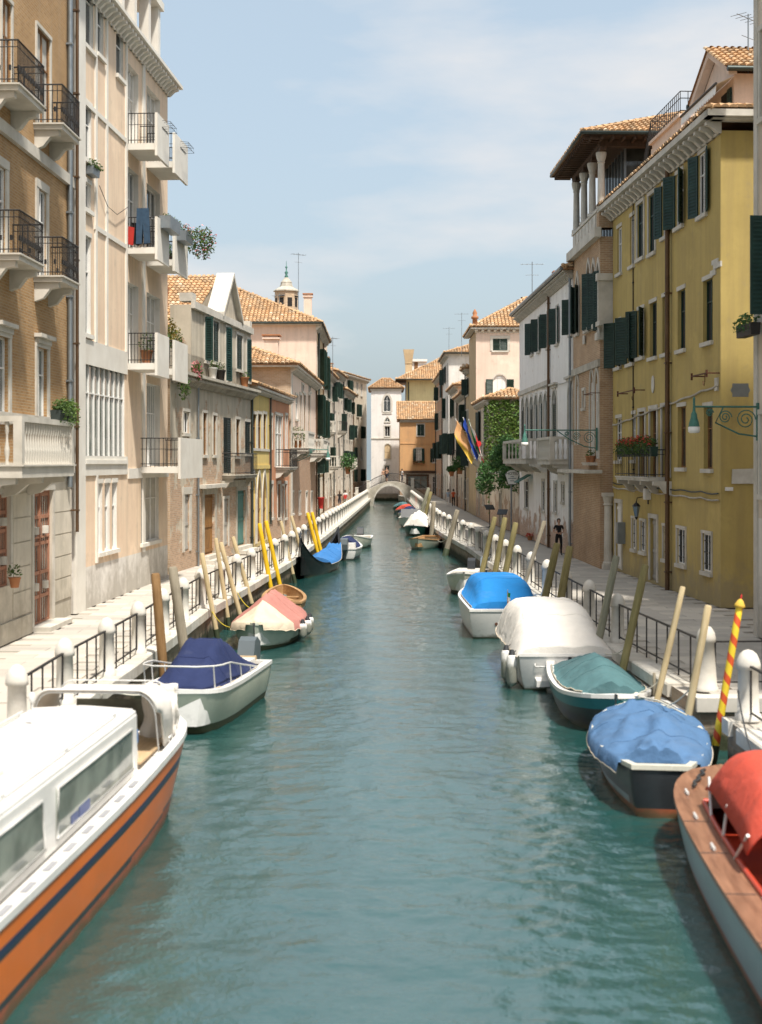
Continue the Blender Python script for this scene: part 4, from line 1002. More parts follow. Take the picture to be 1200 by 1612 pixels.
b.walls(16.8, 'cream_render', side0='church_white'); b.cornice(16.4, .5, .5, step=.9, bw=.25, ret=14); b.hip(17.0, 1.8, .5, pitch=.34, length=.5); b.chimney(2, 3, 17.4, 21.4, .9, 'pale_render')
b = row_house('far_cream_house', 'cream house with tall chimney stepping above the left row', (-9.5,168.0), (-7.4,184), 18.0, 'cream_render', 4, 5, side0='pink_render')
b.chimney(2, 1.2, 18.2, 22.6, 1.0, 'pink_render'); b.chimney(6, 2, 18.2, 21.0, .9, 'pale_render')
# ================================================================ the end of the canal
b = Bld('white_church_house', 'tall white building with pointed gothic windows at the end of the canal', gp(584.5,728+9680/200.), gp(632,728+9680/200.), 12)
b.px(604, 615, 622, 648, arch='gothic', kind='glass', rv=.35, surround='istrian_stone', sw=.28, sill='istrian_stone'); b.px(606, 614, 657, 664, arch='gothic', kind='grey', rv=.2, surround='istrian_stone', sw=.12)
b.px(606, 614, 671, 687, kind='dark', rv=.4, surround='istrian_stone', sw=.16); b.px(606, 615, 699, 722, arch='round', kind='sand_render', rv=.2, surround='istrian_stone', sw=.14)
b.px(606, 613, 733, 750, kind='dark', rv=.3, surround='istrian_stone')
b.walls(b.z(605,612), 'church_white'); H = b.H; b.hip(H+.1, 1.7, .35, pitch=.34, length=.5, inset=2.0); b.strip(H-.25, H, .15); b.strip(b.z(605,688)-.3, b.z(605,688)-.12, .08, u1=b.L); b.strip(b.z(605,649)-.25, b.z(605,649)-.1, .08, u0=b.u(602), u1=b.u(617), wrap=False, name='sill_band')
b = Bld('orange_house', 'orange house with green shutters and shopfront at the end of the canal', gp(630,728+9680/189.), gp(690,728+9680/189.), 9)
b.px(657, 668, 668, 686, kind='dark', shut='closed', surround='istrian_stone', rv=.15); b.px(655, 664, 706, 728, kind='grey', surround='istrian_stone', shut='open', ang=(170,170), rv=.25, mull=1, curtain=True)
b.px(681, 688, 706, 728, kind='dark', surround='istrian_stone', shut='open', ang=(170,120), rv=.25)
b.win(b.u(642), b.u(673), .9, b.z(655,749), kind='grey', rv=.3, surround='dark_timber', sw=.2, mull=2, frame='brown_wood', sill='istrian_stone', name='shop_window'); b.win(b.u(681), b.u(686.5), .1, b.z(683,750), kind='dark', rv=.5, surround='istrian_stone', sill=None, name='doorway')
b.walls(b.z(655,662), 'orange_render', bands=((b.z(655,744),'pale_render'),)); H = b.H
b.hip(H+.1, 2.6, .35, pitch=.30, length=.5, ends=(0,0), inset=1); b.cornice(H-.25, .3, .3, step=.5, bw=.16, sides=False); b.strip(b.z(655,744)-.1, b.z(655,744)+.25, .14, 'dark_timber', name='shop_beam', wrap=False); b.strip(b.z(655,699), b.z(655,698)+.05, .05, 'orange_render', wrap=False)
planter(b.world(b.u(659.5), .25, b.z(659,731)), b.root.rotation_euler.z, 1.6, 'window box of flowers under the shuttered window of the orange house', 'leaf', 'flower_red', 120, .3, 'clay_pot', .2, size=.08)
b = Bld('lemon_house', 'pale lemon house with wide eaves rising behind the orange house', gp(640,728+9680/204.), gp(770,728+9680/204.), 12)
b.px(684, 690, 623, 633, kind='dark', rv=.25, surround='istrian_stone')
b.walls(b.z(660,598), 'lemon_render', side0='church_white'); b.hip(b.H, 3.9, 1.5, pitch=.32, length=.5, gutter='dark_gutter'); b.chimney(b.u(642)+.2, 3.0, b.H+.3, b.z(642,548), 1.0, 'sand_render', True); b.pipe(.3, 0, b.H-.3, .08, 'dark_gutter')
m = MB(); m.box(b.u(648), b.u(672), 2.8, 5.5, b.H+1.0, b.z(655,567)); m.box(b.u(647), b.u(673.5), 2.5, 6, b.z(655,567)+.001, b.z(655,567)+.35); m.box(b.u(653), b.u(659), 2.77, 2.79, b.H+1.6, b.z(655,568), 1); b.part(m, 'roof_hut', ['church_white', 'brown_wood'])
# ================================================================ right bank, from near to far
# ---- sliver of a near building at the right edge
b = Bld('corner_house', 'pale stone corner house with green shutter cut off by the right edge', (9.5,35.5), (10.1,22.0), 14)
b.win(.35, 1.5, 8.0, 10.4, kind='dark', shut='open', ang=(None,95), smat='teal_shutter', surround='istrian_stone', rv=.25); b.win(.5, 1.6, 3.6, 5.6, kind='grey', surround='istrian_stone', rv=.25)
b.win(.5, 1.6, 13, 15.2, kind='dark', surround='istrian_stone', rv=.25)
for k in range(3): b.win(4+3*k, 5.1+3*k, 8.0, 10.4, kind='dark', surround='istrian_stone', shut='open', smat='teal_shutter'); b.win(4+3*k, 5.1+3*k, 2.0, 4.2, kind='grey', surround='istrian_stone')
b.walls(22, 'pale_render', bands=((3.0,'white_render'),), side0='pale_render'); b.strip(0, 22, .04, 'istrian_stone', u1=.28, wrap=False, name='quoin')
planter(b.world(.55, .35, 7.55), b.root.rotation_euler.z, 1.2, 'dark iron window box of green plants at the right edge', 'bush_leaf', None, 170, .32, 'iron', .18, bh=.3)

# ---- big ochre yellow house
b = Bld('ochre_house', 'large ochre yellow house with green shutters and bracketed stone cornice', (9.56,57.6), (10.28,42.3), 11)
RB = b; U = b.u
top = [(1100,1113,240,338), (1064,1076,272,356), (1043,1052,290,372)]
for r in top: b.px(*r, kind='dark', shut='open', ang=(random.choice((142,150,156)),random.choice((150,168))), smat='teal_shutter', rv=.25, sill='istrian_stone')
for r in ((1022,1032,306,398), (1004,1014,320,406)): b.px(*r, kind='dark', rv=.25, surround='istrian_stone', sw=.14, frame='teal_shutter')
for r in ((992,999,340,418), (972,979,358,430)): b.px(*r, kind='dark', rv=.3)
for r in ((1107,1122,440,538), (1067,1079,456,550), (1043,1054,466,556), (1023,1034,476,562)): b.px(*r, kind='dark', rv=.42, frame='green_shutter')
for r in ((1004,1014,487,562), (988,998,497,572), (969,978,506,578)): b.px(*r, kind='dark', rv=.3, shut='open', ang=(random.choice((138,146)),random.choice((120,150))), smat='green_shutter')
for r in ((1108,1122,640,738), (1067,1080,640,736)): b.px(*r, kind='glass', rv=.45, frame='brown_wood', mull=1)
for r in ((1043,1055,640,752), (1024,1035,644,752), (1007,1016,648,750)): b.px(*r, kind='glass', rv=.4, surround='istrian_stone', sw=.14, frame='brown_wood', mull=1, sill=None)
for r in ((995,1001,652,724), (970,979,658,725)): b.px(*r, kind='dark', rv=.3)
for r in ((1107,1121,840,900), (1067,1080,832,888), (1045,1053,828,880), (1009,1017,820,868), (996,1002,816,864)): b.px(*r, kind='glass', rv=.22, surround='istrian_stone', sw=.09, bars=True, mull=1)
b.win(*b.rect(1024,1035,816,900)[:2], .1, b.z(1030,816), kind='grey_door', rv=.35, surround='istrian_stone', sill=None, name='door', sw=.16)
b.win(*b.rect(970,979,790,900)[:2], .1, b.z(975,792), kind='white_paint', rv=.25, surround='istrian_stone', sill=None, name='door', sw=.16)
b.walls(14.45, 'ochre_wall', side1='ochre_wall')
b.cornice(14.35, .55, .62, 'istrian_stone', step=.62, bw=.2, each=True, top=.2)
# cornice along the end wall
m = MB(); m.box(b.L+.003, b.L+.55, -.55, 11, 14.77, 14.97); m.box(b.L+.002, b.L+.34, -.33, 11, 14.70, 14.769)
e = b.part(m, 'end_cornice', 'istrian_stone'); q = MB(); q.prism([(0,0), (.10,0), (.32,.2), (.46,.25), (.46,.345), (0,.345)], -.12, .12, 'y'); me = q.data('bracket', 'istrian_stone')
for k in range(6): o = link('bracket', me, e); o.location = (b.L, 1.3+1.7*k, 14.35)
b.hip(14.98, 1.1, .5, pitch=.24, inset=4)
b.pipe(U(1057), 0, 14.6, .085, 'copper_pipe', off=.14); b.pipe(U(998), 3.5, 14.4, .022, 'iron', off=.03, name='conduit')
# balcony with flower troughs
zb = b.z(1025, 750); bl = b.balcony(U(1054.5), U(1000), zb, .75, rail='iron', bars=.25, h=.95, brackets=4, th=.14)
# dormer house with pediment on the roof
def dormer(b):
    y0, ua, ub, z0, ze, zp = 1.3, b.L-7.0, b.L-2.9, 14.9, 17.0, 18.05; uc = (ua+ub)/2; d = 7.5; m = MB()
    m.face([(ua,y0,z0), (ub,y0,z0), (ub,y0,ze), (uc,y0,zp), (ua,y0,ze)]); m.face([(ub,y0,z0), (ub,y0+d,z0), (ub,y0+d,ze), (ub,y0,ze)]); m.face([(ua,y0,z0), (ua,y0,ze), (ua,y0+d,ze), (ua,y0+d,z0)])
    D = b.part(m, 'dormer', 'pink_render')
    for xa, xb in ((ua-.3, uc), (ub+.3, uc)):
        q = MB(); za, zb = ze-.12, zp+.05; q.mesh([(x, y, z) for y in (y0-.28, y0+.0) for x, z in ((xa,za), (xb,zb), (xb,zb+.24), (xa,za+.24))], [(0,1,2,3), (4,7,6,5), (3,2,6,7), (0,4,5,1), (0,3,7,4), (1,5,6,2)]); b.part(q, 'raking_cornice', 'pink_render', D)
    r = MB()
    for xa, xb in ((ua-.35, uc), (ub+.35, uc)): r.face([(xa,y0-.35,ze+.1), (xa,y0+d,ze+.1), (xb,y0+d,zp+.32), (xb,y0-.35,zp+.32)])
    b.part(r, 'dormer_roof', 'tile_bed', D); t = MB()
    tiles(t, (ub+.4,y0-.35,ze+.1), (ub+.4,y0+d,ze+.1), (uc,y0+d,zp+.32), (uc,y0-.35,zp+.32), .24); tiles(t, (ua-.4,y0+d,ze+.1), (ua-.4,y0-.35,ze+.1), (uc,y0-.35,zp+.32), (uc,y0+d,zp+.32), .24)
    tag(b.part(t, 'dormer_tiles', 'clay_tile', D), kind='stuff')
    g = MB(); g.tube([(ub+.42,y0-.35,ze+.05), (ub+.42,y0+d,ze+.05)], .09, 8); g.tube([(ua-.42,y0-.35,ze+.05), (ua-.42,y0+d,ze+.05)], .09, 8); b.part(g, 'gutter', 'dark_gutter', D)
    for uu in (ua+1.1, ub-1.0):
        w = MB(); w.box(uu-.4, uu+.4, y0-.02, y0-.005, 15.0, 16.6); b.part(w, 'window', 'interior_dark', D)
        w = MB(); 
        for k in range(12): w.box(uu+.42, uu+.8, y0-.08+.004*(k % 2), y0-.03, 15.0+.135*k, 15.0+.135*k+.12)
        b.part(w, 'shutter', 'teal_shutter', D)
    a = MB(); n = 16
    for k in range(n):
        xa, xb = lerp(ua-.1,ub+.1,k/n), lerp(ua-.1,ub+.1,(k+1)/n); a.face([(xa,y0-.02,16.9), (xb,y0-.02,16.9), (xb,y0-.62,16.62), (xa,y0-.62,16.62)])
        a.mesh([(xa,y0-.62,16.62), (xb,y0-.62,16.62), (xb,y0-.64,16.36), ((xa+xb)/2,y0-.64,16.27), (xa,y0-.64,16.36)], [(0,1,2,3,4)])
    A = b.part(a, 'awning', 'white_paint', D); g = MB(); g.tube([(ua-.15,y0-.64,16.63), (ub+.15,y0-.64,16.63)], .045, 6); b.part(g, 'awning_bar', 'iron', D)
dormer(b)
# roof terrace with iron railing and stair
def altana(b):
    ua, ub, y0, y1 = 2.2, 6.6, 1.1, 4.5; m = MB(); m.box(ua, ub, y0, y1, 15.0, 17.0); m.box(ua-.12, ub+.12, y0-.12, y1+.1, 17.001, 17.12); T = b.part(m, 'roof_terrace', 'pink_render')
    r = MB(); P = [(ua-.05,y1), (ua-.05,y0-.05), (ub+.05,y0-.05), (ub+.05,y1)]
    for zz in (17.95, 17.7, 17.25): r.tube([(x, y, zz) for x, y in P], .018, 5)
    for (xa, ya), (xb, yb) in zip(P, P[1:]):
        n = int(math.hypot(xb-xa, yb-ya)/.28)
        for k in range(n+1): x, y = lerp(xa,xb,k/n), lerp(ya,yb,k/n); r.box(x-.012, x+.012, y-.012, y+.012, 17.1, 17.95)
    b.part(r, 'railing', 'iron', T); st = MB()
    for k in range(9): st.box(.4+.2*k, .62+.2*k, y0, y0+.9, 15.1, 15.25+.2*k)
    b.part(st, 'stair', 'pink_render', T); r = MB()
    for yy in (y0-.05, y0+.95):
        r.tube([(.3,yy,16.0), (2.2,yy,17.95)], .02, 5); r.tube([(.3,yy,15.3), (2.2,yy,17.2)], .015, 5)
        for k in range(12): x = .3+1.9*k/11; z = 15.3+1.9*k/11; r.box(x-.01, x+.01, yy-.01, yy+.01, z, z+.72)
    b.part(r, 'stair_railing', 'iron', T)
altana(b)
rz = b.root.rotation_euler.z
for k, px in enumerate((1046, 1030, 1012)):
    planter(b.world(U(px), .62, zb+.72), rz, 2.2, 'green trough with red geraniums, %s on the ochre house balcony' % ('nearest', 'middle one', 'farthest')[k], 'leaf', 'flower_red', 330, .42, 'green_shutter', .25, bh=.34, size=.06)
# fittings on the wall
def on_wall(b, mb, name, mats, u, w, z, label, cat, group=None):
    o = mb.build(name, mats); place(o, b.world(u, w, z), b.root.rotation_euler.z); tag(o, label, cat, group); return o
m = MB(); m.box(-.55, .25, -.05, .0, 0, .16); m.box(-.75, -.1, -.04, .0, .161, .3); m.box(-.9,-.35,-.045,0,-.17,-.001)
for k, (px, py, lab) in enumerate(((1128,420,'stepped white stone block set in the ochre house corner'),)): on_wall(b, m, 'corner_stone', 'bollard_stone', b.L-.1, .0, b.z(0,py,b.L), lab, 'stone')
m = MB(); m.box(-.22, .05, -.06, 0, -.2, .2); on_wall(b, m, 'corner_stone', 'bollard_stone', b.L-.25, 0, b.z(0,604,b.L), 'small white stone block in the ochre house corner beside the grey sign', 'stone')
m = MB(); m.lathe([(.0,0), (.2,.0), (.2,.04)], 14, M=Matrix.Rotation(pi/2, 4, 'X') @ Matrix.Diagonal((1,1.6,1,1))); on_wall(b, m, 'oval_plaque', 'bollard_stone', U(1029), .0, b.z(1029,605), 'small white oval plaque on the ochre wall', 'plaque')
for k, (px0, px1, py, lab) in enumerate(((988,1016,617,'rusty iron bar bracket with hook on the ochre wall beside the brick palazzo'), (1108,1134,590,'rusty iron bar bracket near the corner of the ochre house'))):
    u0, u1 = sorted((U(px0), U(px1))); m = MB(); m.box(-(u1-u0)/2, (u1-u0)/2, -.42, -.38, -.02, .02)
    for x in (-(u1-u0)/2+.06, (u1-u0)/2-.06): m.box(x-.02, x+.02, -.42, 0, -.02, .02); m.box(x-.02, x+.02, -.43, -.37, -.12, .1)
    h = (u1-u0)/2-.25; m.tube([(h,-.4,0), (h,-.4,-.25), (h-.08,-.4,-.36), (h-.18,-.4,-.33), (h-.2,-.4,-.22)], .014, 5)
    on_wall(b, m, 'iron_bracket', 'rusty_iron', (u0+u1)/2, 0, b.z(0,py,(u0+u1)/2), lab, 'bracket', 'iron bar brackets')
m = MB(); m.box(-.14, .14, -.03, 0, -.3, .3); on_wall(b, m, 'vent_grille', 'brown_wood', U(1050), 0, b.z(1050,572), 'small wooden vent hatch under a window of the ochre wall', 'vent')
def lantern(b, u, z, label):
    o = empty('wall_lantern', b.world(u, 0, z), b.root.rotation_euler.z); tag(o, label, 'lantern')
    m = MB(); m.tube([(0,0,.3), (0,-.2,.42), (0,-.42,.38), (0,-.45,.2)], .018, 6); m.box(-.06,.06,-.03,0,.15,.4); m.build('arm', 'iron', o)
    m = MB(); m.lathe([(.07,-.3), (.14,.05), (.16,.07)], 6, (0,-.45,0), smooth=False); m.build('glass', 'grey_glass', o)
    m = MB(); m.lathe([(.17,.071), (.08,.18), (.03,.2), (.02,.26)], 6, (0,-.45,0), smooth=False); m.lathe([(.02,-.42), (.08,-.31)], 6, (0,-.45,0)); m.build('cap', 'iron', o)
lantern(b, U(1021), b.z(1021,800), 'black lantern on a curved arm beside the ochre house door')
m = MB(); m.box(-.18,.18,-.2,0,-.2,.2); m.box(-.14,.14,-.215,-.2,-.15,.15); on_wall(b, m, 'junction_box', 'white_paint', U(1023), 0, b.z(1023,778), 'small white meter box above the door of the ochre house', 'meter box')
m = MB(); m.box(-.2,.2,-.28,0,-.45,.4); m.box(-.17,.17,-.30,-.281,-.42,.37); on_wall(b, m, 'letter_box', 'zinc', U(983), 0, b.z(983,838), 'grey letter box beside the white door of the ochre house', 'letter box')
for k, (z0, z1, lab, r) in enumerate(((b.z(0,668,1), b.z(0,607,14.5), 'pale cable sagging along the ochre wall above the first-floor windows', .035), (b.z(0,760,1), b.z(0,775,14.5), 'dark cable running along the ochre wall above the ground floor', .025), (b.z(0,763,1)-.1, b.z(0,779,14.5)-.12, 'lower pale cable running along the ochre wall above the ground floor', .03))):
    m = MB(); m.tube([b.world(lerp(.2,b.L-.1,t/24), .05, lerp(z0,z1,t/24)-.06*abs(sin(t*.9))) for t in range(25)], r, 5); tag(m.build('wall_cable', 'aged_stone' if k != 1 else 'dark_gutter'), lab, 'cable', 'cables along the ochre wall')
# end wall of the ochre house (faces the viewer): signs and camera
def end_wall(b, px, py):
    """point on the end wall plane"""
    p = b.world(b.L, 0, 0); q = b.world(b.L, -5, 0); r = (px-CXP)/FPX; d = q-p; t = (r*p.y-p.x)/(d.x-r*d.y); P = p+d*t; return Vector((P.x, P.y, CAMZ-(py-HYP)/FPX*P.y))
ez = b.root.rotation_euler.z+pi/2
def on_end(mb, name, mats, px, py, label, cat, off=.03):
    o = mb.build(name, mats); p = end_wall(b, px, py); n = b.world(b.L+off, 0, 0)-b.world(b.L, 0, 0); place(o, p+n, ez); tag(o, label, cat); return o
m = MB(); m.prism([(-.3,0), (-.24,.1), (-.24,.2), (.24,.2), (.24,.1), (.3,0), (.24,-.1), (.24,-.2), (-.24,-.2), (-.24,-.1)], -.03, .03, 'y'); on_end(m, 'street_sign', 'zinc', 1161, 615, 'blank grey octagonal metal sign on the shaded end of the ochre house', 'sign', .3)
m = MB(); m.prism([(-.36,-.22), (.36,-.22), (.36,.24), (-.34,.22)], -.02, .02, 'y'); pl = on_end(m, 'street_plaque', 'bollard_stone', 1170, 750, 'white painted street-name panel on the shaded end of the ochre house', 'plaque')
m = MB(); m.box(-.1,.12,-.12,.0,-.05,.06); m.tube([(.0,0,0), (-.05,-.18,.0)], .05, 8); on_end(m, 'security_camera', 'white_paint', 1146, 770, 'small white camera box at the corner of the ochre house', 'camera')
# ---- bracket street lamps
def street_lamp(root, inward, L, label, bell=True):
    """root: point on the wall; inward: unit vector from the lamp head towards the wall"""
    o = empty('street_lamp', root, math.atan2(inward.y, inward.x)); tag(o, label, 'street lamp', 'green bracket street lamps')
    m = MB(); m.tube([(0,0,0), (-L,0,0)], .028, 6); m.tube([(-L,0,-.02), (-L,0,.18)], .03, 6); m.tube([(-L,0,.18), (-L,0,.26)], [.04,.005], 6)
    m.tube([(0,0,-.75), (-.5,0,-.68), (-1.1,0,-.4), (-L*.55,0,-.03)], .024, 6)
    for cx, cz, rr in ((-.32,-.32,.26), (-.85,-.26,.17), (-1.25,-.15,.1)):
        pts = [(cx+rr*(1-t/40)*cos(t*.42), 0, cz+rr*(1-t/40)*sin(t*.42)) for t in range(34)]; m.tube(pts, .016, 5)
    m.box(-.04,.03,-.05,.05,-.85,.1); m.build('arm', 'verdigris', o)
    m = MB(); m.lathe([(.14,-.50), (.125,-.4), (.085,-.28), (.075,-.18), (.04,-.12), (.03,.0)], 12, (-L,0,0)); m.build('shade', 'verdigris', o)
    m = MB(); m.lathe([(.11,-.66), (.15,-.63), (.15,-.51), (.12,-.501)], 12, (-L,0,0)); m.build('globe', 'white_paint', o)
street_lamp(Vector((9.5,35.2,6.8)), Vector((1,.08,0)).normalized(), 1.65, 'green scrolled street lamp with white globe in front of the ochre house')

# ---- brick gothic palazzo with loggia
b = Bld('gothic_palazzo', 'brick gothic palazzo with white column loggia under wide timber eaves', (8.9,64.7), (9.06,57.8), 10)
RC = b; U = b.u
for x0, x1 in ((924,930), (932,938), (940,946)): b.px(x0, x1, 412, 520, arch='gothic', kind='dark', rv=.22, surround='istrian_stone', sw=.12, shut='open', ang=(28,35), sill=None)
b.px(907, 911.5, 435, 525, arch='gothic', kind='dark', rv=.2, surround='istrian_stone', sw=.16, shut='open', ang=(40,150))
for x0, x1 in ((929.5,935), (937,943)): b.px(x0, x1, 580, 722, arch='gothic', kind='grey', rv=.25, surround='istrian_stone', sw=.14, sill=None, curtain=True, mull=0)
b.px(907, 911.5, 590, 700, arch='gothic', kind='grey', rv=.25, surround='istrian_stone', sw=.16, sill=None, curtain=True, mull=0); b.px(918, 921.5, 615, 642, kind='glass', rv=.2, surround='istrian_stone', mull=0)
b.win(U(913), U(905), .1, b.z(909,790), kind='grey_door', rv=.3, surround='istrian_stone', sw=.25, sill=None, name='door')
for x0, x1 in ((921,926), (929,935), (938,943)): b.win(U(x1), U(x0), .45, b.z(932,766), arch='gothic', kind='dark', rv=.5, surround='istrian_stone', sw=.14, sill='istrian_stone', name='arcade')
ZL = 13.75
b.walls(ZL, 'palazzo_brick', side1='palazzo_brick')
b.strip(ZL-.05, ZL+.35, .28, name='loggia_ledge'); b.strip(b.z(930,522), b.z(930,518)+.08, .16, u0=U(950), u1=U(923), name='sill_band', wrap=False); b.strip(b.z(930,575)-.2, b.z(930,575)+.1, .10, 'aged_stone', wrap=False)
b.strip(b.z(930,560), b.z(930,598), .05, u0=U(946), u1=U(927), name='carved_panel', wrap=False) if False else None
m = MB(); m.box(b.L-.32, b.L+.12, -.10, .6, b.z(948,522), b.z(948,440)); m.box(b.L-.38, b.L+.2, -.16, .7, b.z(948,440)+.001, b.z(948,440)+.3); m.box(b.L-.38, b.L+.2, -.16, .7, b.z(948,522)-.3, b.z(948,522)-.001); b.part(m, 'corner_pier', 'istrian_stone')
for px, py in ((922,535), (945,524)):
    m = MB(); m.box(-.22,.22,-.05,.0,-.18,.18); m.lathe([(.0,0), (.12,0), (.12,.03), (.07,.05)], 10, (0,-.05,0), M=Matrix.Rotation(pi/2,4,'X') @ Matrix.Translation((0,0,-.0))); on_wall(b, m, 'stone_roundel', 'bollard_stone', U(px), .05, b.z(px,py), 'carved white roundel on the brick palazzo, %s one' % ('farther' if px == 922 else 'nearer'), 'roundel', 'carved roundels')
# loggia: parapet, columns, beam, roof, glazed wall behind
m = MB(); H0 = ZL+.36
m.box(0, b.L, -.02, .2, H0, H0+.75); m.box(b.L-.22, b.L-.001, .201, 6.5, H0, H0+.75); m.box(-.03, b.L+.05, -.08, .26, H0+.751, H0+.87); lo = b.part(m, 'loggia', 'istrian_stone')
for k in range(7):
    q = MB(); x = .25+k*(b.L-.9)/7; q.box(x, x+(b.L-.9)/7-.18, -.06, -.021, H0+.1, H0+.68); b.part(q, 'parapet_panel', 'bollard_stone', lo)
m = MB(); m.box(b.L-.55, b.L+.04, -.05, .55, H0+.0, H0+.74); b.part(m, 'corner_block', 'palazzo_brick', lo)
c = MB(); c.lathe([(.22,0), (.22,.1), (.16,.16), (.135,1.85), (.17,1.88), (.14,1.92), (.19,2.05), (.22,2.2), (.22,2.3)], 12, smooth=False); cm = c.data('column', 'bollard_stone')
for k in range(4): o = link('column', cm, lo); o.location = (.3+(b.L-.6)*k/3, .1, H0+.87)
for k in range(2): o = link('column', cm, lo); o.location = (b.L-.1, 3.2+3.0*k, H0+.87)
for k in range(4):
    q = MB(); x = .3+(b.L-.6)*k/3; q.box(x-.5, x+.5, -.02, .22, H0+3.18, H0+3.34); q.box(x-.32, x+.32, -.01, .21, H0+3.171, H0+3.179); b.part(q, 'corbel', 'dark_timber', lo)
q = MB(); q.box(-.1, b.L+.1, -.05, .3, H0+3.341, H0+3.62); q.box(b.L-.25, b.L+.1, .301, 7, H0+3.341, H0+3.62); b.part(q, 'beam', 'dark_timber', lo)
g = MB(); g.face([(0,1.3,H0), (b.L-1.3,1.3,H0), (b.L-1.3,1.3,H0+3.6), (0,1.3,H0+3.6)]); g.face([(b.L-1.3,1.3,H0), (b.L-1.3,8,H0), (b.L-1.3,8,H0+3.6), (b.L-1.3,1.3,H0+3.6)]); gl = b.part(g, 'glazing', 'window_glass', lo)
q = MB()
for k in range(9): x = (b.L-1.3)*k/8; q.box(x-.04, x+.04, 1.25, 1.29, H0, H0+3.6)
for k in range(5): y = 1.3+6*k/4; q.box(b.L-1.29, b.L-1.25, y-.04, y+.04, H0, H0+3.6)
b.part(q, 'glazing_bars', 'zinc', lo)
ZR = H0+3.63; q = MB(); ov = .8; q.box(-ov, b.L+ov, -ov, 10.5, ZR, ZR+.1); rf0 = b.part(q, 'eaves_board', 'dark_timber')
q = MB(); q.box(0,.1,-.0,.75,0,.13); me = q.data('rafter', 'dark_timber')
for k in range(22): o = link('rafter', me, rf0); o.location = (-ov+.1+(b.L+2*ov-.3)*k/21, -ov+.03, ZR-.135)
q = MB(); q.box(0,.75,0,.1,0,.13); me = q.data('rafter', 'dark_timber')
for k in range(24): o = link('rafter', me, rf0); o.location = (b.L+.03, -ov+.25+.45*k, ZR-.135)
b.hip(ZR+.13, 1.9, ov+.05, pitch=.24, gutter='dark_gutter', inset=5.5, d=9.5)
b.part((lambda mm: (mm.box(.0, b.L, 8.0, 9.9, ZL+.3, ZR-.02), mm)[1])(MB()), 'rear_wall', 'palazzo_brick')
# ground-floor corner portico under a stone hood
m = MB(); m.box(.0, b.L+.5, -.75, .0, b.z(940,745), b.z(940,745)+.14); b.part(m, 'hood', 'istrian_stone')
m = MB(); m.box(-.3,.3,-.3,.3,0,.22); m.lathe([(.28,.221), (.28,.3), (.22,.36), (.19,3.0), (.25,3.05), (.21,3.12), (.27,3.4), (.29,3.45)], 14, smooth=False); m.box(-.31,.31,-.31,.31,3.451,3.62); o = b.part(m, 'portico_column', 'istrian_stone'); o.location = (b.L+.12, .32, 0); o.scale = (.85,.85,.87)
b.balcony(U(941), U(927), b.z(934,728), .28, th=.12, rail=None, brackets=0)
for k, px in enumerate((931, 937)): pot(b.world(U(px), .12, b.z(px,728)), 'small clay pot on the brick palazzo sill, %s of two' % ('farther', 'nearer')[k], 'leaf', .13, .28, 40, .16, .2)
for k, (py, px) in enumerate(((620,940), (652,952))):
    m = MB(); m.box(-.9,.9,-.42,-.39,-.018,.018); 
    for x in (-.8,.8): m.box(x-.015, x+.015, -.42, 0, -.015, .015)
    if k == 0: on_wall(b, m, 'iron_bracket', 'rusty_iron', U(px), 0, b.z(px,py), 'rusty iron bar bracket on the brick palazzo', 'bracket', 'iron bar brackets')
street_lamp(b.world(b.L-.2, .1, b.z(945,677)), (b.world(0,0,0)-b.world(0,3,0)).normalized(), 3.0, 'green scrolled street lamp with bell shade on the brick palazzo')
m = MB()
for k in range(7): m.tube([(0,0,.2+.28*k), (-.35+.02*k,-.1,.5+.3*k)], .008, 4); m.tube([(0,0,.2+.28*k), (.3,.1,.45+.3*k)], .008, 4)
m.tube([(0,0,0), (-.05,0,1.2), (.25,0,2.2)], .018, 5); o = m.build('tv_antenna', 'iron'); place(o, b.world(-.6,-.6,13.6)); tag(o, 'fan-shaped antenna beside the loggia of the brick palazzo', 'antenna', 'roof antennas')

# ---- white palazzo
b = Bld('white_palazzo', 'white palazzo with arched windows, stone balconies and dark shutters', (8.48,85.6), (8.9,64.9), 10)
RD = b; U = b.u
for r in ((836.3,839.3,508,558), (847.3,850.5,501,553), (861.5,865,493,547), (875.5,879.5,484,541), (897,901,470,526)): b.px(*r, kind='dark', rv=.25, shut='open', ang=(random.choice((128,138,133)),168), smat='green_shutter', sill='istrian_stone')
ax = [820.5,827,834,841,848.5,856,863]
for k in range(6): b.px(ax[k]+.9, ax[k+1]-.9, 627-1.6*k, 694, arch='round', kind='dark', frame='green_shutter', rv=.35, surround='istrian_stone', sw=.14, sill=None, shut='closed' if k in (0,2) else None, closed=.72, smat='black_shutter')
for r in ((870,877,614,696), (895,901,604,700)): b.px(*r, arch='round', kind='dark', rv=.3, surround='istrian_stone', sw=.18, sill=None, shut='closed', closed=.75, smat='green_shutter', lintel='istrian_stone')
for r in ((827,832,757,800), (854,858,757,804), (873,877,760,806), (885,889,762,790)): b.px(*r, kind='grey', rv=.22, surround='istrian_stone', sw=.12, bars=True, mull=0)
b.win(U(889), U(883.5), .1, b.z(886,794), kind='grey_door', rv=.3, surround='istrian_stone', sill=None, name='door'); b.win(U(847), U(840), .1, b.z(843,775), kind='grey_door', rv=.3, surround='istrian_stone', sw=.3, sill=None, name='door')
b.walls(13.2, 'white_palazzo'); b.cornice(12.95, .45, .45, 'istrian_stone', step=.4, bw=.14, sides=False)
m = MB(); m.tube([(-.3,-.52,13.45), (b.L+.1,-.52,13.45)], .1, 8); b.part(m, 'gutter', 'zinc'); b.hip(13.4, 2.2, .45, pitch=.28); b.chimney(3, 2, 14.0, 15.6, .6, 'clay_pot')
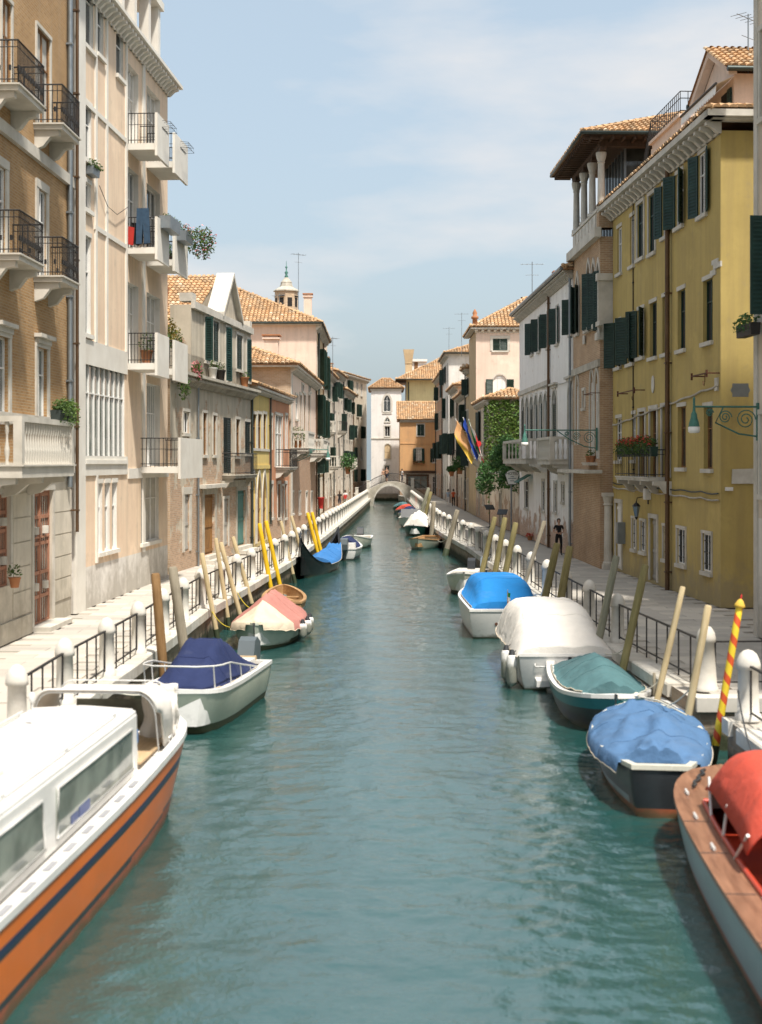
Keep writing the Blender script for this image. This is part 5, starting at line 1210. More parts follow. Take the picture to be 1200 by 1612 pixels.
b.strip(b.z(850,607)-.15, b.z(850,607)+.1, .12, u0=0, u1=U(866), wrap=False); b.pipe(U(866.5), 0, 13.2, .07, 'copper_pipe'); b.pipe(b.L-.2, 0, 13, .06, 'zinc')
zb = b.z(842,722); b.balcony(U(862), U(822), zb, 1.15, rail='stone', h=1.05, brackets=5, th=.28); b.balcony(b.L-4.9, b.L-.4, zb-.05, 1.0, rail='stone', h=1.05, brackets=3, th=.26)
m = MB(); m.box(-.9,.9,-.9,0,-.02,.02, M=Matrix.Rotation(R(30),4,'X')); on_wall(b, m, 'small_awning', 'verdigris', U(836), .1, b.z(836,747), 'small green awning under the stone balcony of the white palazzo', 'awning', 'green awnings')
m = MB(); m.tube([b.world(t*b.L/20, .08, b.z(0, lerp(607,583,t/20), t*b.L/20)-.5-.05*abs(sin(t))) for t in range(21)], .025, 5); tag(m.build('wall_cable', 'aged_stone'), 'thin cable looping along the white palazzo above the arches', 'cable')

# ---- garden wall with overhanging bush
b = Bld('garden_wall', 'peeling cream garden wall between the white palazzo and the ivy house', (7.9,101.6), (8.45,85.8), .5, cat='wall')
b.win(6, 7.2, .1, 2.3, kind='grey_door', rv=.2, surround='istrian_stone', sill=None, name='gate'); b.walls(3.6, 'cream_render'); b.strip(3.6, 3.8, .1, name='coping')
rz = b.root.rotation_euler.z; GW = b
def bush(name, loc, rz, blobs, label, cat, mats, size, n):
    m = MB()
    for c, r in blobs: leaves(m, c, r, n, size)
    o = m.build('crown', mats, None); root = empty(name, loc, rz); tag(root, label, cat); o.parent = root
    t = MB(); 
    for k in range(4): t.tube([(random.uniform(-.4,.4), 1.3, -3.3), (random.uniform(-1,1), 1.2, -1), (random.uniform(-2,2), 0, random.uniform(-.5,1))], [.12,.08,.03], 6)
    t.build('trunk', 'stem', root); return root
bl = []
for k in range(16): bl.append(((random.uniform(-5.2,3.6), random.uniform(-1.0,.8), random.uniform(-1.5,1.1)*(1 if k % 3 else .6)), (1.0,.75,.8)))
bush('garden_tree', b.world(11.8, .1, 4.3), rz, bl, 'dense dark green bush hanging over the garden wall behind the hotel sign', 'bush', ['bush_leaf'], .13, 420)

# ---- ivy house and pink house
b = Bld('ivy_house', 'low house whose side wall is covered by ivy', (7.78,113.4), (7.86,102.1), 3.4); c = b
HI = CAMZ-(628-HYP)/FPX*102-1.0
c.win(2.2, 3.6, 5.6, 8.4, kind='dark', rv=.25, shut='open', ang=(165,165), surround='istrian_stone'); c.win(7.4, 9.8, 4.95, 8.7, kind='dark', rv=.25, shut='closed', smat='black_shutter', surround='istrian_stone', sill=None)
c.win(2.0, 3.2, .2, 2.8, kind='brown_wood', rv=.25, surround='istrian_stone', sill=None, name='door'); c.win(6.2, 7.4, 1.2, 2.8, kind='grey', rv=.25, surround='istrian_stone', bars=True)
c.walls(HI, 'cream_render'); c.cornice(HI-.4, .35, .35, step=.6, sides=False)
c.balcony(6.6, 10.9, 4.9, 1.0, rail='stone', th=.22, brackets=3); c.balcony(.5, 3.6, 4.7, .8, rail='iron', bars=.2, th=.18)
b.hip(HI+.05, .75, .4, pitch=.28, inset=1.6)
m = MB(); H = HI
for _ in range(6000):
    y, z = random.uniform(.0,3.4), random.uniform(.6,H-.1)
    if mnoise.noise(Vector((y*.9, 0, z*.5))) > .42 and z < H*.8: continue
    leaf(m, Vector((b.L+random.uniform(.05,.34), y, z)), random.uniform(.09,.17))
for _ in range(420): leaf(m, Vector((b.L-random.uniform(-.2,.7), -random.uniform(0,.3), random.uniform(3,H*.95))), random.uniform(.08,.14))
o = m.build('ivy', 'ivy_leaf'); place(o, b.root.location, b.root.rotation_euler.z); tag(o, 'thick green ivy covering the side wall below the pink house', 'ivy')
b = Bld('pink_house', 'pink house with green shutters and tiled roof above the ivy', (7.75,114.0), (17.5,114.0), 9)
b.px(776, 799, 533, 552, kind='dark', shut='closed', rv=.15, surround='istrian_stone', sw=.22); b.px(776, 798, 590, 645, arch='round', spring=b.z(787,601), kind='white_paint', rv=.3, surround='istrian_stone', sw=.12, shut='open', ang=(172,172), sill=None)
b.walls(b.z(787,520), 'pink_render', side0='sand_render'); H = b.H; b.cornice(H-.2, .45, .42, step=.5, bw=.22, ret=9); b.hip(H+.25, 2.9, .45, pitch=.30)
m = MB(); m.lathe([(.2,0), (.2,.6), (.3,.65), (.3,.8), (.15,.9), (.2,1.1), (.05,1.4)], 8); o = b.part(m, 'roof_finial', 'clay_pot'); o.location = (-.1, -.1, H+.3)
# ---- further right-hand row
row_house('sand_row_house', 'sand coloured house with flags on the right bank', (7.7,126.5), (7.74,114.0+9.2), 12.6, 'sand_render', 2, 4, right=True)
r1 = row_house('balconied_row_house', 'pale house with iron balcony and dark green shutters on the right bank', (7.65,139), (7.7,126.7), 10.6, 'cream_render', 3, 3, right=True, balc=((1,1,'iron'),), side1='pink_render')
r2 = row_house('low_cream_house', 'cream house with sloping side parapet on the right bank', (7.6,152), (7.65,139.2), 12.0, 'pale_render', 3, 3, right=True, side1='pink_render')
r3 = row_house('tall_white_row_house', 'tall off-white house with tiled hip roof on the right bank', (7.5,170), (7.6,157), 16.6, 'white_render', 3, 4, right=True, gut='dark_gutter', side1='white_render')
row_house('rose_row_house', 'narrow rose brown house beside the orange house', (7.35,186), (7.48,170.2), 15.0, 'rose_brown', 4, 4, right=True, side1='rose_brown')
# ================================================================ boats
def gloss(name, col, rough=.3, var=.12, col2=None, dirt=None):
    s = NT(name); v = s.coords(); c = s.mix(s.ramp(s.noise(v, 1.6, 5), .3, .7), col2 or dk(col, 1-var), col)
    c = s.mix(s.ramp(s.noise(s.coords((.8,3,5)), 2.0, 5), .55, .8, (0,0,0,1), (.4,.4,.4,1)), c, dirt or dk(col, .55))
    x = s.n('SeparateXYZ'); s.l(v, x.inputs[0]); a = s.n('Math', operation='MULTIPLY_ADD'); s.l(s.noise(v, 3.5, 5, .65), a.inputs[0]); a.inputs[1].default_value = .30; s.l(x.outputs[2], a.inputs[2])
    c = s.mix(s.ramp(a.outputs[0], .19, .30, (.75,.75,.75,1), (0,0,0,1)), c, (.07,.075,.035))      # slime along the waterline
    c = s.mix(s.ramp(s.noise(s.coords((5,5,1.2)), 1.8, 6, .7), .60, .66, (0,0,0,1), (.35,.35,.35,1)), c, dk(col, 1.35))     # scuffs
    return s.done(c, rough, s.bump(s.noise(v, 9, 3), .08, .01), 0, .5)
def canvas(name, col, var=.18, rough=.85):
    s = NT(name); v = s.coords(); f = s.noise(v, 2.4, 6, .6); c = s.mix(s.ramp(f, .3, .72), dk(col, 1-var), col)
    c = s.mix(s.ramp(s.noise(s.coords((.7,.7,2.5)), 1.4, 6, .65), .52, .8, (0,0,0,1), (.4,.4,.4,1)), c, tuple(.6*q+.08 for q in col))
    w = s.n('TexVoronoi', Scale=1.5, feature='DISTANCE_TO_EDGE'); dn = s.n('TexNoise', Scale=1.3, Detail=3); s.l(v, dn.inputs['Vector']); dm = s.n('Mix', data_type='RGBA'); dm.inputs['Factor'].default_value = .35; s.l(v, dm.inputs['A']); s.l(dn.outputs['Color'], dm.inputs['B']); s.l(dm.outputs['Result'], w.inputs['Vector'])
    nb = s.bump(s.noise(v, 3.2, 4, .6), .5, .06); nb = s.bump(s.ramp(w.outputs['Distance'], 0, .12), .35, .03, nb); nb = s.bump(s.noise(v, 60, 2), .2, .004, nb); return s.done(c, rough, nb, 0, .25)
gloss('boat_white', (.76,.74,.70)); gloss('boat_cream', (.66,.63,.52)); gloss('boat_orange', (.74,.165,.012), .3, dirt=(.5,.2,.06)); gloss('boat_navy', (.016,.026,.07), .35); gloss('boat_rust', (.36,.10,.045), .5); gloss('boat_black', (.010,.010,.011), .25, dirt=(.05,.05,.05))
gloss('boat_pale_green', (.50,.52,.42), .4); gloss('boat_green_white', (.55,.57,.48), .5); gloss('boat_dark_green', (.012,.06,.045), .35); gloss('boat_teal', (.02,.15,.17), .35); gloss('boat_grey_teal', (.24,.31,.32), .35); gloss('boat_red', (.46,.05,.022), .4); gloss('boat_charcoal', (.03,.033,.036), .35)
gloss('boat_weed', (.04,.055,.025), .7); gloss('steel', (.62,.61,.58), .25); gloss('motor_grey', (.10,.12,.13), .35)
woodmat('varnish', (.16,.072,.04), (.29,.145,.085), .38, 0, .5); woodmat('teak', (.42,.29,.16), (.55,.40,.24), .6, 0); woodmat('boat_timber', (.30,.17,.075), (.44,.27,.13), .65, 0)
canvas('navy_canvas', (.018,.028,.085)); canvas('white_canvas', (.70,.66,.60), .10); canvas('blue_canvas', (.015,.19,.50), .10); canvas('sky_canvas', (.075,.155,.285)); canvas('red_canvas', (.52,.075,.045)); canvas('faded_red_canvas', (.46,.20,.165)); canvas('buff_canvas', (.62,.53,.40)); canvas('teal_canvas', (.075,.16,.17)); canvas('gondola_blue', (.04,.17,.42))

class Boat:
    def __init__(s, name, label, loc, head, L, B, sheer=(.6,.5,.8), stern=.85, tm=.55, p=2.0, q=.6, flare=.35, rake=.5, bands=(), mats=('boat_white',), rim='boat_white', rw=.09, rt=.06, floor=.18, inner='boat_white', deck=None, bottom=.62, cat='boat', group='boats moored along the quays', double=False, tail=None, rows=9, n=28):
        s.root = empty(name, (loc[0], loc[1], 0), math.atan2(head[1], head[0])); tag(s.root, label, cat, group)
        s.L, s.B, s.sh, s.st, s.tm, s.p, s.q, s.double = L, B, sheer, stern, tm, p, q, double
        m = MB(); nn = n; V = []
        for i in range(nn+1):
            t = i/nn; hb, zs = s.half(t), s.sheer(t)
            row = []
            for j in range(rows+1):
                f = j/rows; z = zs-(zs+.35)*f; b = max(0, t-.55)/.45
                wf = (1-(1-bottom)*f**1.6)*(1-flare*b**2*f)
                x = L*(t-.5)-rake*f*b**2+(rake*.6*f*max(0, .35-t)/.35 if double else 0); row.append((x, hb*wf, z))
            V.append(row)
        def bandmat(z, zs):
            for lim, k in bands:
                if z > zs+lim if lim < 0 else z > lim: return k
            return len(mats)-1 if not bands else bands[-1][1]
        for i in range(nn):
            for j in range(rows):
                for sd in (1, -1):
                    P = [V[i][j], V[i+1][j], V[i+1][j+1], V[i][j+1]]; P = [(x, y*sd, z) for x, y, z in P]
                    if sd > 0: P = P[::-1]
                    zc = sum(p[2] for p in P)/4; m.face(P, bandmat(zc, (V[i][0][2]+V[i+1][0][2])/2), True)
        if not double:
            for j in range(rows):
                a, b = V[0][j], V[0][j+1]; m.face([(a[0],a[1],a[2]), (a[0],-a[1],a[2]), (b[0],-b[1],b[2]), (b[0],b[1],b[2])], bandmat((a[2]+b[2])/2, V[0][0][2]))
        h = m.build('hull', list(mats), s.root, fix=True); s.hull = h
        for pl in h.data.polygons: pl.use_smooth = True
        # gunwale rim
        r = MB(); O, I = [], []
        for i in range(nn+1):
            t = i/nn; x, y, z = V[i][0]; O.append((x, y+.02, z)); I.append((x-(rw if t > .97 else 0), max(0, y-rw), z))
        for sd in (1, -1):
            for i in range(nn):
                Q = [O[i], O[i+1], I[i+1], I[i]]; T = [(x, y*sd, z+rt) for x, y, z in Q]; Bm = [(x, y*sd, z-.01) for x, y, z in Q]
                r.mesh(T+Bm, [(0,1,2,3), (0,4,5,1), (2,6,7,3)], 0)
        if not double:
            x, y, z = O[0]; r.box(x-.03, x+rw, -y, y, z-.01, z+rt+.002)
        if rim: r.build('gunwale', rim, s.root, fix=True)
        # inside: a deck, or inner sides and a floor
        d = MB()
        for i in range(nn):
            a, b = I[i], I[i+1]
            if deck is not None:
                d.face([(a[0],a[1],a[2]-.01), (a[0],-a[1],a[2]-.01), (b[0],-b[1],b[2]-.01), (b[0],b[1],b[2]-.01)])
            else:
                fa, fb = (a[0], a[1]*.82, floor), (b[0], b[1]*.82, floor)
                for sd in (1, -1): d.face([(a[0],a[1]*sd,a[2]), (b[0],b[1]*sd,b[2]), (fb[0],fb[1]*sd,floor), (fa[0],fa[1]*sd,floor)])
                d.face([(fa[0],fa[1],floor), (fa[0],-fa[1],floor), (fb[0],-fb[1],floor), (fb[0],fb[1],floor)])
        d.build('deck' if deck else 'interior', deck or inner, s.root)
    def half(s, t):
        if s.double: return max(.012, s.B/2*sin(pi*min(1, max(0, t)))**s.q)
        if t <= s.tm: u = t/s.tm; return s.B/2*(s.st+(1-s.st)*sin(u*pi/2))
        u = (t-s.tm)/(1-s.tm); return max(.015, s.B/2*max(0, 1-u**s.p)**s.q)
    def sheer(s, t):
        a, b, c = s.sh; return b+(a-b)*max(0, 1-t/.5)**2+(c-b)*max(0, (t-.5)/.5)**2
    def X(s, t): return s.L*(t-.5)
    def tarp(s, t0, t1, ridge, mat, over=.05, drop=.1, wr=.03, name='tarpaulin', shape=1.6, nx=34, ny=14, v0=-1, v1=1, seed=0, mats=None, split=None, edge=0, prof=None):
        """cloth stretched over the boat between stations t0..t1; ridge(t): crest height"""
        m = MB(); G = []
        for i in range(nx+1):
            t = lerp(t0, t1, i/nx); hb, zs, x = s.half(min(t,.995))+over, s.sheer(min(1,t))+.075, s.X(t); row = []
            for j in range(-1, ny+2):
                v = lerp(v0, v1, min(ny, max(0, j))/ny); c = prof(v) if prof else 1-abs(v)**shape
                w = -wr*1.1*max(0, .28-abs(mnoise.noise(Vector((x*1.1+seed*2, v*1.6+x*.5, 5+seed)))))*3*(.3+.7*c)+wr*(mnoise.noise(Vector((x*1.7+seed, v*2.2, seed)))*.9+mnoise.noise(Vector((x*4+seed, v*5, 3+seed)))*.45)*(.35+c)
                z = zs+(ridge(t)-zs)*c+w; y = hb*v; xx = x
                if j in (-1, ny+1): z = zs-drop+.05*mnoise.noise(Vector((x*3, v, seed+7))); y = hb*v*1.02+.02*v
                row.append((xx, y, z))
            G.append(row)
        c = ny+3
        for i in (0, nx):      # skirts at the ends
            pass
        vs = [p for r in G for p in r]
        fs = [(i*c+j, i*c+j+1, (i+1)*c+j+1, (i+1)*c+j) for i in range(nx) for j in range(c-1)]
        m.mesh(vs, fs, 0, True)
        if mats and split:
            for k, f in enumerate(fs):
                if split(lerp(t0, t1, (k//(c-1)+.5)/nx)): m.m[k] = 1
        for i in (0, nx):
            e = G[i]; lo = [(p[0]+(-.03 if i == 0 else .03), p[1], min(p[2], s.sheer(min(1, t0 if i == 0 else t1))+.02-edge)) for p in e]
            m.mesh(e+lo, [(k, k+1, len(e)+k+1, len(e)+k) for k in range(len(e)-1)], 1 if (mats and split and split(t0 if i == 0 else t1)) else 0)
        cloth = m.build(name, mats or mat, s.root, fix=True)
        for i in (nx//4, nx//2, 3*nx//4):      # sewn seams across the cloth
            q = MB(); q.tube([(p[0], p[1], p[2]+.004) for p in G[i]], .008, 4); q.build('seam', (mats or [mat])[1 if (mats and split and split(lerp(t0,t1,i/nx))) else 0], cloth)
        q = MB()
        for e in (0, c-1): q.tube([(r[e][0], r[e][1]*1.004, r[e][2]+.01) for r in G], .011, 4)
        q.build('hem_cord', 'buff_canvas' if mat != 'buff_canvas' else 'boat_charcoal', cloth)
        return cloth
    def add(s, mb, name, mats, **k): return mb.build(name, mats, s.root, **k)
    def outboard(s, y=0, tilt=0, mat='motor_grey', x=None, z=None, sc=1.0):
        x = -s.L/2-.08 if x is None else x; z = s.sheer(0) if z is None else z; M = Matrix.Translation((x, y, z)) @ Matrix.Rotation(R(tilt), 4, 'Y') @ Matrix.Scale(sc, 4)
        m = MB(); m.lathe([(.10,-.9), (.07,-.5), (.09,-.05)], 8, M=M); prof = [(-.34,.0), (-.38,.25), (-.3,.48), (.0,.52), (.16,.4), (.2,.05), (.1,-.06), (-.25,-.08)]
        m.prism(prof, -.17, .17, 'y', M=M); m.prism([(-.4,-.62), (.12,-.62), (.12,-.56), (-.4,-.56)], -.12, .12, 'y', M=M)
        o = s.add(m, 'outboard_motor', mat); return o
    def fender(s, t, side, mat='boat_white', z=.25, r=.12, h=.55):
        y = (s.half(t)+r+.03)*side; m = MB(); m.lathe([(.03,-h/2), (r*.8,-h/2+.06), (r,-h/2+.12), (r,h/2-.12), (r*.8,h/2-.06), (.03,h/2)], 10); m.lathe([(r*.7,h/2-.05), (.04,h/2+.08)], 8, mi=1); m.tube([(0,0,h/2), (0,-.1*side,s.sheer(t)-z+.1)], .012, 4, 1)
        o = s.add(m, 'fender', [mat, 'boat_charcoal']); o.location = (s.X(t), y, z); return o
    def thwarts(s, ts, mat='boat_timber', w=.24, dz=.12):
        for t in ts:
            m = MB(); h = s.half(t)-.06; z = s.sheer(t)-dz; m.box(s.X(t)-w/2, s.X(t)+w/2, -h, h, z-.04, z); s.add(m, 'thwart', mat)

# ---- left bank
# orange and white cabin launch
B = Boat('cabin_launch', 'orange and white cabin launch with blue stripe at the lower left', (-4.36,17.15), (.06,1), 12.2, 2.12, (1.02,1.0,1.25), .92, .82, 2.8, .52, .34, .75,
         rows=32, bands=((-.04,1), (-.21,0), (-.31,2), (-.35,1), (-.78,0), (-.83,1), (-3,3)), mats=('boat_orange', 'boat_charcoal', 'boat_navy', 'boat_rust'), rim='boat_white', rw=.12, rt=.08, deck='boat_white', bottom=.9, group=None)
# (bands: orange, dark rub line, navy stripe, orange, dark line, rust below)
def cabin(B):
    m = MB(); xa, xb, h, z0, z1 = -5.6, 2.6, .78, 1.02, 1.94
    o = [(-h, z0), (h, z0), (h*.985, z1-.07), (h*.94, z1-.01), (0, z1+.035), (-h*.94, z1-.01), (-h*.985, z1-.07)]
    m.prism(o, xa, xb, 'x'); m.prism([(xb+.001, z0), (xb+.45, z0), (xb+.12, z1-.16), (xb+.001, z1-.10)], -h*.9, h*.9, 'y')
    c = B.add(m, 'cabin', 'boat_white'); bm = bmesh.new(); bm.from_mesh(c.data); bmesh.ops.remove_doubles(bm, verts=bm.verts, dist=.001); bmesh.ops.bevel(bm, geom=list(bm.edges), offset=.025, segments=2, affect='EDGES'); bm.to_mesh(c.data); bm.free()
    for sd in (1, -1):
        for k, (a, b) in enumerate(((-5.4,-3.9), (-3.6,-1.9), (-1.35,2.2))):
            w = MB(); y = sd*(h+.002); poly = [(a, z0+.14), (b+.08, z0+.14), (b-.02, z1-.22), (a+.03, z1-.22)]; w.prism(poly, y-.012, y+.012, 'y', M=Matrix.Identity(4)); win = B.add(w, 'cabin_window', 'boat_glass')
            f = MB(); q = poly+[poly[0]]; f.tube([(x, y+.014*sd, z) for x, z in q], .016, 5, cap=False); f.build('frame', 'steel', B.root if False else win)
            if sd < 0 and k == 2:
                d = MB()
                d.box(a+.55, a+.82, y-.021, y-.013, z0+.15, z0+.25); d.box(a+.88, a+1.35, y-.021, y-.013, z0+.15, z0+.27)
                d.build('lettering', 'boat_blue_print', win)
    r = MB()
    for sd in (1, -1): r.tube([(-5.4, sd*h*.84, z1+.06), (1.9, sd*h*.84, z1+.06)], .014, 6); [r.box(x-.015, x+.015, sd*h*.84-.015, sd*h*.84+.015, z1-.03, z1+.06) for x in (-5.2,-2.8,-.5,1.8)]
    B.add(r, 'grab_rail', 'steel')
gloss('boat_blue_print', (.03,.06,.22))
cabin(B)
plain('pad_grey', (.30,.30,.31), .8, .1)
B_t = lambda x: x/12.2+.5
pm = MB(); pm.box(0, .34, -1.0, -.925, 0, .012); pme = pm.data('deck_pad', 'pad_grey')
for k in range(9): o = link('deck_pad', pme, B.root); o.location = (-4.6+.75*k, 0, B.sheer(B_t(-4.4+.75*k))+.084)
def canopy(B):
    xa, xb, h, z0, z1 = 3.1, 4.3, .92, 1.2, 2.12; arc = [(-h, z0)]+[(-h+.0+.28*(1-cos(t)), z1-.35+.35*sin(t)) for t in [k*pi/12 for k in range(0,7)]]; arc = arc+[(-y, z) for y, z in arc[::-1]]
    m = MB(); n = len(arc); G = []
    for i in range(9):
        f = i/8; x = lerp(xa, xb, f); row = []
        for k, (y, z) in enumerate(arc):
            dip = .05*sin(f*pi)*(1 if 0 < k < n-1 else 0); row.append((x+(.35*(1-(z-z0)/(z1-z0)) if True else 0), y*(1-.02*dip), z-dip-(.12*f)))
        G.append(row)
    for i in range(8):
        for k in range(n-1):
            if (k in (0,) or k == n-2) and not (2 <= i <= 6): continue
            a = [G[i][k], G[i][k+1], G[i+1][k+1], G[i+1][k]]; m.face(a, 0, True)
    c = B.add(m, 'canopy', 'white_canvas', fix=True); c.modifiers.new('thick', 'SOLIDIFY').thickness = .03
    f = MB()
    for x in (xa+.02, xb-.02): f.tube([(x+.35*(1-(z-z0)/(z1-z0)), y*.96, z-.06) for y, z in arc], .011, 6)
    f.build('hoop', 'steel', B.root)
    q = MB(); n2 = 12; G2 = []
    for i in range(n2+1):
        f2 = i/n2; y = lerp(-1.0, -.44, f2); G2.append([(xb-.02+.05*sin(f2*15)+.04*sin(k2*1.3), y+.05*(k2/8)*sin(k2), lerp(2.02, 1.18+.10*abs(f2-.5), k2/8)) for k2 in range(9)])
    q.mesh([p for r in G2 for p in r], [(i*9+k2, i*9+k2+1, (i+1)*9+k2+1, (i+1)*9+k2) for i in range(n2) for k2 in range(8)], 0, True); cu = B.add(q, 'side_curtain', 'white_canvas', fix=True); cu.modifiers.new('thick', 'SOLIDIFY').thickness = .02
    w = MB(); w.mesh([(4.75,-.72,1.2), (4.75,.72,1.2), (4.45,.62,1.75), (4.45,-.62,1.75)], [(0,1,2,3)]); w.build('windscreen', 'boat_glass', B.root)
    s = MB(); s.box(2.95, 3.3, -.6, .1, 1.16, 1.36); s.box(2.95, 3.05, -.6, .1, 1.3, 1.6); s.build('seat', 'boat_white', B.root); q = MB(); q.box(3.12, 3.3, -.62, -.3, 1.31, 1.5); q.lathe([(.1,1.3), (.12,1.6)], 8, (3.2,-.45,0)); q.build('cushion', 'gondola_blue', B.root)
    fl = MB(); fl.box(2.7, 5.0, -.8, .8, 1.12, 1.15); fl.build('cockpit_floor', 'teak', B.root)
canopy(B)
m = MB(); m.box(-2.6,-1.7,-.3,.3,1.96,2.01); m.box(-2.55,-1.75,-.25,.25,2.011,2.025); B.add(m, 'roof_hatch', 'boat_cream')
m = MB(); m.tube([(1.2,.3,1.93), (1.2,.3,2.25)], .012, 5); m.lathe([(.03,2.25), (.045,2.28), (.045,2.35), (.02,2.38)], 8, (1.2,.3,0)); B.add(m, 'mast_light', 'steel')
m = MB(); m.box(-.5,-.1,-.15,.15,1.962,2.03); m.prism([(-.55,1.96), (-.05,1.96), (-.2,2.06), (-.45,2.06)], -.1, .1, 'y'); B.add(m, 'roof_vent', 'boat_white')
for t in (.83, .93): 
    m = MB(); x, y = B.X(t), -(B.half(t)-.12); m.tube([(x-.1,y,B.sheer(t)+.1), (x-.1,y,B.sheer(t)+.16), (x+.1,y,B.sheer(t)+.16), (x+.1,y,B.sheer(t)+.1)], .014, 5); B.add(m, 'cleat', 'steel')

# blunt-bowed cream boat under navy cover
B = Boat('covered_skiff', 'blunt-bowed cream boat under a navy blue cover with steel bow rail', (-3.72,29.9), (-.15,-1), 4.9, 1.78, (.78,.78,.86), .94, .72, 4.5, .42, .42, .45, bands=((.20,0), (-3,1)), mats=('boat_pale_green', 'boat_weed'), rim='boat_white', rw=.13, rt=.07, deck=None, inner='boat_white', bottom=.66)
def rd(t): return 1.66-.72*max(0, (t-.60)/.30)-.62*max(0, (.50-t)/.33)
B.tarp(.17, .90, rd, 'navy_canvas', over=-.14, drop=.02, wr=.035, prof=lambda v: min(1, (1-abs(v))*1.75)**.9, seed=4)
m = MB(); P = [(B.X(t), -(B.half(t)-.06), B.sheer(t)+.10+.42*min(1, (t-.25)/.5)) for t in [.25+.73*k/12 for k in range(13)]]; P += [(x, -y, z) for x, y, z in P[::-1]]; m.tube(P, .02, 6)
B.add(m, 'bow_rail', 'steel')
for t in (.4, .58, .76, .93):
    for sd in (1, -1): m = MB(); y = (B.half(t)-.06)*sd; m.tube([(B.X(t)-.12, y, B.sheer(t)+.05), (B.X(t), y, B.sheer(t)+.10+.42*min(1, (t-.25)/.5))], .015, 5); B.add(m, 'stanchion', 'steel')
m = MB(); m.box(-2.1,-1.5,-.55,.55,.3,.95); B.add(m, 'stern_seat', 'boat_white'); m = MB(); m.box(-2.42,-2.2,-.5,.5,.8,.95); B.add(m, 'transom_board', 'teak'); B.outboard(.25, -18, 'motor_grey', sc=1.15)
# red and buff tarpaulin boat
B = Boat('tarped_rowboat', 'pale green boat with faded red and buff tarpaulin on the left bank', (-3.42,42.9), (-.06,-1), 6.4, 2.0, (.55,.52,.78), .55, .45, 2.2, .62, .38, .35, bands=((.10,0), (-3,1)), mats=('boat_green_white', 'boat_weed'), rim='boat_green_white', rw=.08)
def rd(t): return .75+.72*sin(pi*min(1, max(0, (t+.05)/1.08)))**.75
B.tarp(.02, .985, rd, None, over=.07, drop=.22, wr=.06, shape=.95, seed=2, mats=['faded_red_canvas', 'buff_canvas'], split=lambda t: t > .74)
m = MB(); m.tube([(B.X(1)+.02,0,.82), (B.X(1)-.12,0,.3), (B.X(1)-.36,0,-.2)], .03, 6); B.add(m, 'stem_post', 'boat_charcoal')
for t in (.35, .48, .62): B.fender(t, 1, z=.35, r=.13, h=.5)
# open wooden rowing boat
B = Boat('wooden_rowboat', 'open wooden rowing boat with plank seats behind the red tarpaulin', (-3.55,51.2), (-.08,1), 6.2, 1.6, (.55,.45,.62), .7, .5, 2.0, .65, .3, .4, bands=((.30,0), (-3,1)), mats=('boat_timber', 'boat_grey_teal'), rim='boat_timber', rw=.1, inner='boat_timber'); B.thwarts((.18,.36,.54,.72)); 
m = MB(); m.box(-1.6,-.6,-.4,.35,.2,.34); B.add(m, 'bundle', 'gondola_blue')
# gondola
B = Boat('gondola', 'black gondola with bright blue cover and raised pointed ends', (-3.0,69.6), (.14,-1), 11.0, 1.5, (.5,.5,.5), .5, .5, 2, .85, .0, 1.2, mats=('boat_black',), rim='boat_black', rw=.10, rt=.05, inner='boat_black', double=True, n=36, bottom=.55, cat='gondola', group=None)
def gsheer(t): return .48+1.4*abs(2*t-1)**3.6
for o in list(B.root.children): bpy.data.objects.remove(o)
B.sheer = gsheer
Boat_sheer = Boat.sheer; Boat.sheer = lambda s, t: gsheer(t)
lab = B.root['label']; bpy.data.objects.remove(B.root)
B = Boat('gondola', lab, (-3.0,69.6), (-.13,-1), 11.0, 1.5, (.5,.5,.5), .5, .5, 2, .85, .0, 1.2, mats=('boat_black',), rim='boat_black', rw=.10, rt=.05, inner='boat_black', double=True, n=36, bottom=.55, cat='gondola', group=None)
B.tarp(.10, .62, lambda t: .82+.25*sin(pi*(t-.1)/.52)+.6*max(0,(.3-t)/.3)**2, 'gondola_blue', over=.03, drop=.12, wr=.05, shape=1.1, seed=9)
m = MB(); m.tube([(5.4,0,1.62), (5.55,0,2.0), (5.35,0,2.25)], [.09,.07,.02], 6); m.box(5.2,5.6,-.03,.03,1.5,2.0); B.add(m, 'prow_iron', 'boat_charcoal'); m = MB(); m.tube([(-5.4,0,1.6), (-5.6,0,1.95)], [.07,.02], 6); B.add(m, 'stern_tip', 'boat_charcoal')
Boat.sheer = Boat_sheer
# white motorboats further on
B = Boat('motor_dinghy', 'white motorboat with dark outboard and navy trim beyond the gondola', (-2.0,79.8), (.08,1), 5.2, 1.8, (.6,.55,.8), .9, .5, 2, .6, .35, .4, bands=((.12,0), (-3,1)), mats=('boat_white','boat_navy'), rim='boat_white'); B.tarp(.28, .95, lambda t: 1.0+.2*sin(pi*t), 'navy_canvas', over=-.1, wr=.03, seed=3); B.outboard(-.2, 0, 'motor_grey', sc=1.2); m = MB(); m.box(-1.9,-1.3,-.7,.7,.3,.9); B.add(m, 'seat', 'boat_white')
B = Boat('cream_motorboat', 'cream motorboat with black outboard, farthest boat on the left bank', (-1.55,89.5), (-.06,-1), 5.4, 1.9, (.55,.55,.85), .9, .5, 2, .6, .35, .4, bands=((.12,0), (-3,1)), mats=('boat_cream','boat_weed'), rim='boat_white'); B.outboard(0, -25, 'boat_charcoal', sc=1.2); B.thwarts((.3,.6), 'boat_white')

